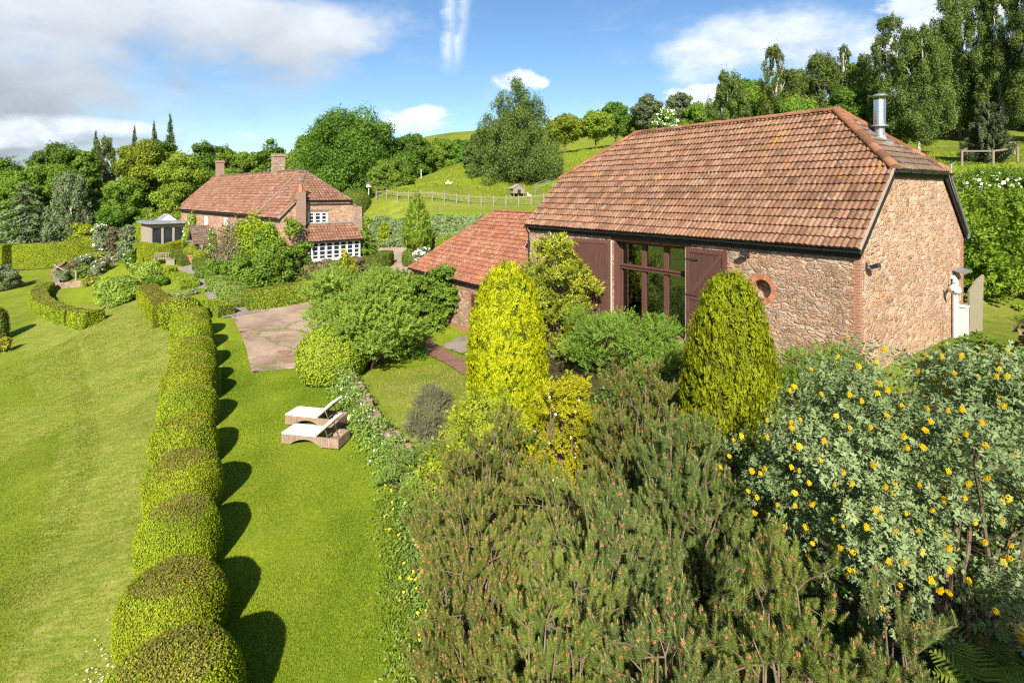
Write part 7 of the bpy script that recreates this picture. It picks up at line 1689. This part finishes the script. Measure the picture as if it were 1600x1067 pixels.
# ------------------------------------------------------------------ meadow fence, birds, huts
def fence(label, pts, n, h=1.15, name='post_and_wire_fence', rails=(.98,), wires=(.2, .42, .62, .82), w=.12):
    o = empty(name, (pts[0][0], pts[0][1], gz(*pts[0]))); tag(o, label, 'fence'); z0 = o.location; P = catmull(pts, 12); s = np.concatenate([[0], np.cumsum([np.linalg.norm(b - a) for a, b in zip(P[:-1], P[1:])])]); P = np.array(P)
    at = lambda u: (np.interp(u * s[-1], s, P[:, 0]), np.interp(u * s[-1], s, P[:, 1])); tops = []
    for i in range(n):
        x, y = at(i / (n - 1)); z = gz(x, y); p = MB().box(-w / 2, w / 2, -w / 2, w / 2, -.1, h + .04 * hsh(i)); p.box(-w / 2 + .02, w / 2 - .02, -w / 2 + .02, w / 2 - .02, h, h + .07)
        q = p.build('post', M['post'], o, loc=(x - z0[0], y - z0[1], z - z0[2])); tops.append((x - z0[0], y - z0[1], z - z0[2]))
    r = MB()
    for a, b in zip(tops[:-1], tops[1:]):
        for zz in rails: r.bar((a[0], a[1], a[2] + zz), (b[0], b[1], b[2] + zz), .045, .09)
    if rails: r.build('rail', M['post'], o)
    w_ = MB()
    for a, b in zip(tops[:-1], tops[1:]):
        for zz in wires: w_.bar((a[0], a[1], a[2] + zz), (b[0], b[1], b[2] + zz), .014)
    if wires: w_.build('wire', M['wire'], o)
    return o
fence('timber post and wire fence between terrace lawn and meadow', [(px_x(588, 64), 64), (px_x(650, 62.5), 62.5), (px_x(740, 61.5), 61.5), (px_x(840, 60), 60), (px_x(930, 58), 58)], 19)
gd = empty('tree_guard', (px_x(1500, 46), 46, gz(px_x(1500, 46), 46))); tag(gd, 'wooden rail guard on posts around the young pine', 'fence')
pts = [(px_x(1503, 47), 47), (px_x(1552, 45.5), 45.5), (px_x(1590, 48.5), 48.5), (px_x(1585, 53), 53), (px_x(1522, 53), 53)]; o0 = gd.location
tp = []
for i, (x, y) in enumerate(pts):
    z = gz(x, y); MB().tube([(x - o0[0], y - o0[1], z - o0[2] - .1), (x - o0[0], y - o0[1], z - o0[2] + 1.25)], .09, 8).build('post', M['post'], gd); tp.append((x - o0[0], y - o0[1], z - o0[2] + 1.2))
for i in range(5):
    a, b = tp[i], tp[(i + 1) % 5]; MB().bar(a, b, .07, .14).build('rail', M['post'], gd)
def bird(label, px, py, rz, s=1.0):
    x, y, z = hit(px, py); o = empty('hen', (x, y, z), rz); tag(o, label, 'bird', 'white hens on the meadow'); m = MB()
    prof = [(.001, -.24), (.05, -.2), (.12, -.08), (.135, .04), (.10, .15), (.055, .22), (.045, .30), (.055, .34), (.04, .385), (.001, .40)]
    V = []; n = 10; cx_ = [-.30, -.26, -.10, .04, .15, .20, .22, .235, .245, .25]; cz_ = [.42, .40, .30, .28, .33, .42, .50, .55, .58, .60]
    for k, (r, _) in enumerate(prof):
        for j in range(n): a = 2 * math.pi * j / n; V.append((cx_[k] * s + (-.4 * r * math.sin(a) if k > 3 else .5 * r * math.sin(a)) * s, r * math.cos(a) * s, (cz_[k] + r * math.sin(a) * .8) * s))
    F = [(i * n + j, i * n + (j + 1) % n, (i + 1) * n + (j + 1) % n, (i + 1) * n + j) for i in range(len(prof) - 1) for j in range(n)]
    m.add(V, F); m.build('body', M['feather'], o, smooth=True)
    MB().lathe([(.02, 0), (.0, .06)], 6, (.27 * s, 0, .56 * s)).build('beak', M['beak'], o)
    for sy in (-.05, .05): MB().bar((0, sy * s, .22 * s), (.02, sy * s, -.02), .02).build('leg', M['beak'], o)
bird('white hen on the meadow, nearer the oak of a close pair', 698, 291, 1.2, 1.1); bird('white hen on the meadow, nearer the large tree of a close pair', 703.5, 291, 2.5, 1.1); bird('lone white hen beside the wooden hen house', 827, 311, 2.2, 1.25)
x, y, z = hit(808, 307); hhs = empty('hen_house', (x, y, z), R(25)); tag(hhs, 'small wooden hen house with pitched roof behind the meadow fence', 'hen house')
m = MB(); m.extrude([(-.75, -.55, .35), (.75, -.55, .35), (.75, -.55, .95), (0, -.55, 1.35), (-.75, -.55, .95)], (0, 1.1, 0)); m.build('body', M['oak'], hhs)
m = MB(); m.extrude([(-.9, -.65, .90), (0, -.65, 1.42), (0, -.65, 1.48), (-.92, -.65, .95)], (0, 1.3, 0)); m.extrude([(.9, -.65, .90), (0, -.65, 1.42), (0, -.65, 1.48), (.92, -.65, .95)], (0, 1.3, 0)); m.build('roof', M['oakgrey'], hhs)
for sx in (-.65, .65):
    for sy in (-.45, .45): MB().bar((sx, sy, 0), (sx, sy, .36), .08).build('leg', M['oak'], hhs)
MB().box(-.2, .2, -.58, -.553, .38, .8).build('pop_hole', M['fascia'], hhs)
x, y, z = hit(858, 277); sh = empty('field_shelter', (x, y, z), R(15)); tag(sh, 'small open timber shelter beside the very large meadow tree', 'shelter')
m = MB().box(-.95, .95, .5, .56, 0, 1.25); m.box(-.95, -.89, -.5, .5, 0, 1.2); m.build('wall', M['oak'], sh); m = MB(); m.extrude([(-1.1, -.7, 1.42), (1.1, -.7, 1.42), (1.1, .7, 1.22), (-1.1, .7, 1.22)], (0, 0, .06)); m.build('roof', M['oakgrey'], sh)
MB().bar((.9, -.5, 0), (.9, -.5, 1.4), .1).build('post', M['post'], sh)
x, y, z = hit(658, 279); tag(MB().tube([(x, y, z), (x, y, z + 1.4)], .05, 6).build('marker_post', M['white']), 'thin white marker post in the meadow grass', 'post')
x, y, z = hit(854, 303)
rn = MB()
for a in np.linspace(0, math.pi, 6): pass
rn_pts = [[(x + dx, y + dy, gz(x + dx, y + dy) + zz) for dx, zz in ((-1.4, 0), (-1.2, .9), (0, 1.3), (1.2, .9), (1.4, 0))] for dy in (-.5, .7, 2.0)]
for pl in rn_pts: rn.tube(pl, .025, 5)
for k in range(1, 4): rn.tube([pl[k] for pl in rn_pts], .02, 5)
tag(rn.build('poultry_run', M['wire']), 'hooped wire poultry run next to the hen house', 'poultry run')
x, y, z = px_x(576, 66), 66, gz(px_x(576, 66), 66); dc = empty('dovecote', (x, y, z)); tag(dc, 'small white dovecote on a post beside the clipped yew ball', 'dovecote')
MB().tube([(0, 0, 0), (0, 0, 1.65)], .06, 8).build('post', M['white_edge'], dc); MB().lathe([(0, 1.6), (.30, 1.62), (.28, 2.0), (0, 2.0)], 6).build('box', M['white_edge'], dc); MB().lathe([(.40, 1.98), (.0, 2.35)], 6).build('roof', M['tile_old'], dc)
# ------------------------------------------------------------------ house front: pots, bench, panel
def pot(label, x, y, s, ballr, seed):
    o = empty('potted_box', (x, y, gz(x, y) + .04)); tag(o, label, 'potted plant', 'potted box balls by the porch')
    MB().lathe([(.0, 0), (.22 * s, 0), (.32 * s, .46 * s), (.36 * s, .47 * s), (.36 * s, .56 * s), (.29 * s, .56 * s), (.28 * s, .44 * s), (0, .44 * s)], 18).build('pot', M['terracotta'], o)
    rng = np.random.default_rng(seed); V, F = dome_surface(ballr, ballr * 1.7, BALL, 18, seed, .04); V = V + np.array([0, 0, .44 * s]); clad(MB(), V, F, 600, .08, rng).build('foliage', [L['core'], L['box']], o)
b = hp(299, 413); pot('terracotta pot with a clipped box ball left of the porch steps', b[0], b[1], 1.5, .62, 1)
b = hp(312, 416); pot('clipped box ball in a lower pot against the porch wall', b[0], b[1], .9, .6, 2)
b = hp(258, 412); bn = empty('garden_bench', (b[0], b[1], gz(*b) + .02), R(30)); tag(bn, 'weathered wooden garden bench in front of the L-shaped hedge', 'bench')
m = MB()
for k in range(5): m.box(-.9, .9, -.28 + k * .11, -.19 + k * .11, .43, .46)
m.build('seat', M['oak'], bn); m = MB()
for x in np.linspace(-.84, .84, 13): m.box(x - .03, x + .03, .27, .295, .5, .95)
m.box(-.9, .9, .262, .31, .93, 1.02); m.box(-.9, .9, .262, .31, .46, .53); m.build('backrest', M['oak'], bn)
for sx in (-.86, .86):
    MB().box(sx - .035, sx + .035, -.3, .3, .64, .69).build('armrest', M['oak'], bn)
    for sy in (-.27, .27): MB().box(sx - .035, sx + .035, sy - .035, sy + .035, 0, .64).build('leg', M['oak'], bn)
b = hp(269, 414); cr = MB().box(-.4, .4, -.3, .3, 0, .5); cr.box(-.44, .44, -.34, .34, .5, .56); o = cr.build('wooden_planter', M['oak'], loc=(b[0], b[1], gz(*b))); tag(o, 'square wooden planter box at the end of the garden bench', 'planter')
b = hp(369, 430); pn = empty('garden_screen', (b[0], b[1], gz(*b)), house.rotation_euler.z + R(10)); tag(pn, 'silvered wooden screen panel among shrubs in front of the farmhouse', 'screen')
m = MB()
for k in range(7): m.box(-.72 + k * .205, -.535 + k * .205, -.03, .0, .25, 1.45 - .05 * (k % 2))
m.build('boarding', M['oakgrey'], pn); m = MB().box(-.78, .78, .002, .06, .4, .5); m.box(-.78, .78, .002, .06, 1.15, 1.25); m.build('rail', M['oakgrey'], pn)
for sx in (-.78, .76): MB().box(sx - .06, sx + .06, -.05, .08, 0, 1.6).build('post', M['oakgrey'], pn)
b = hp(590, 417); gp = MB().bar((b[0], b[1], gz(*b)), (b[0], b[1], gz(*b) + .9), .12); gp.box(b[0] - .09, b[0] + .3, b[1] - .03, b[1] + .03, gz(*b) + .62, gz(*b) + .86); tag(gp.build('signpost', M['oak']), 'short dark post with a blank board by the yard edge', 'post')
# leaning plank beside the gable meter cupboard
p = barn.matrix_world @ Vector((9.0, -.25, 0)); pk = MB(); pk.extrude([(-.38, 0, 0), (.34, 0, 0), (.42, 0, 2.1), (.1, 0, 1.95), (-.36, 0, 1.55)], (0, .07, 0)); o = pk.build('gate_board', M['oak'], loc=(p.x, p.y, gz(p.x, p.y) - .05)); o.rotation_euler = (0, 0, R(20)); tag(o, 'green-tinged pale timber gate board at the far corner of the barn gable', 'gate')
# covers in the driveway
for i, (px, py, s, lab) in enumerate([(448, 565, .42, 'rusty round drain cover in the driveway near the lawn corner'), (444, 551, .34, 'smaller drain cover in the pink driveway above the larger one')]):
    b = hp(px, py); m = MB().lathe([(0, 0), (s, 0), (s, .022), (s * .86, .03), (s * .84, .024), (0, .024)], 22); o = m.build('drain_cover', M['brick_old'], loc=(b[0], b[1], gz(*b) + .034)); tag(o, lab, 'drain cover', 'drain covers in the driveway')
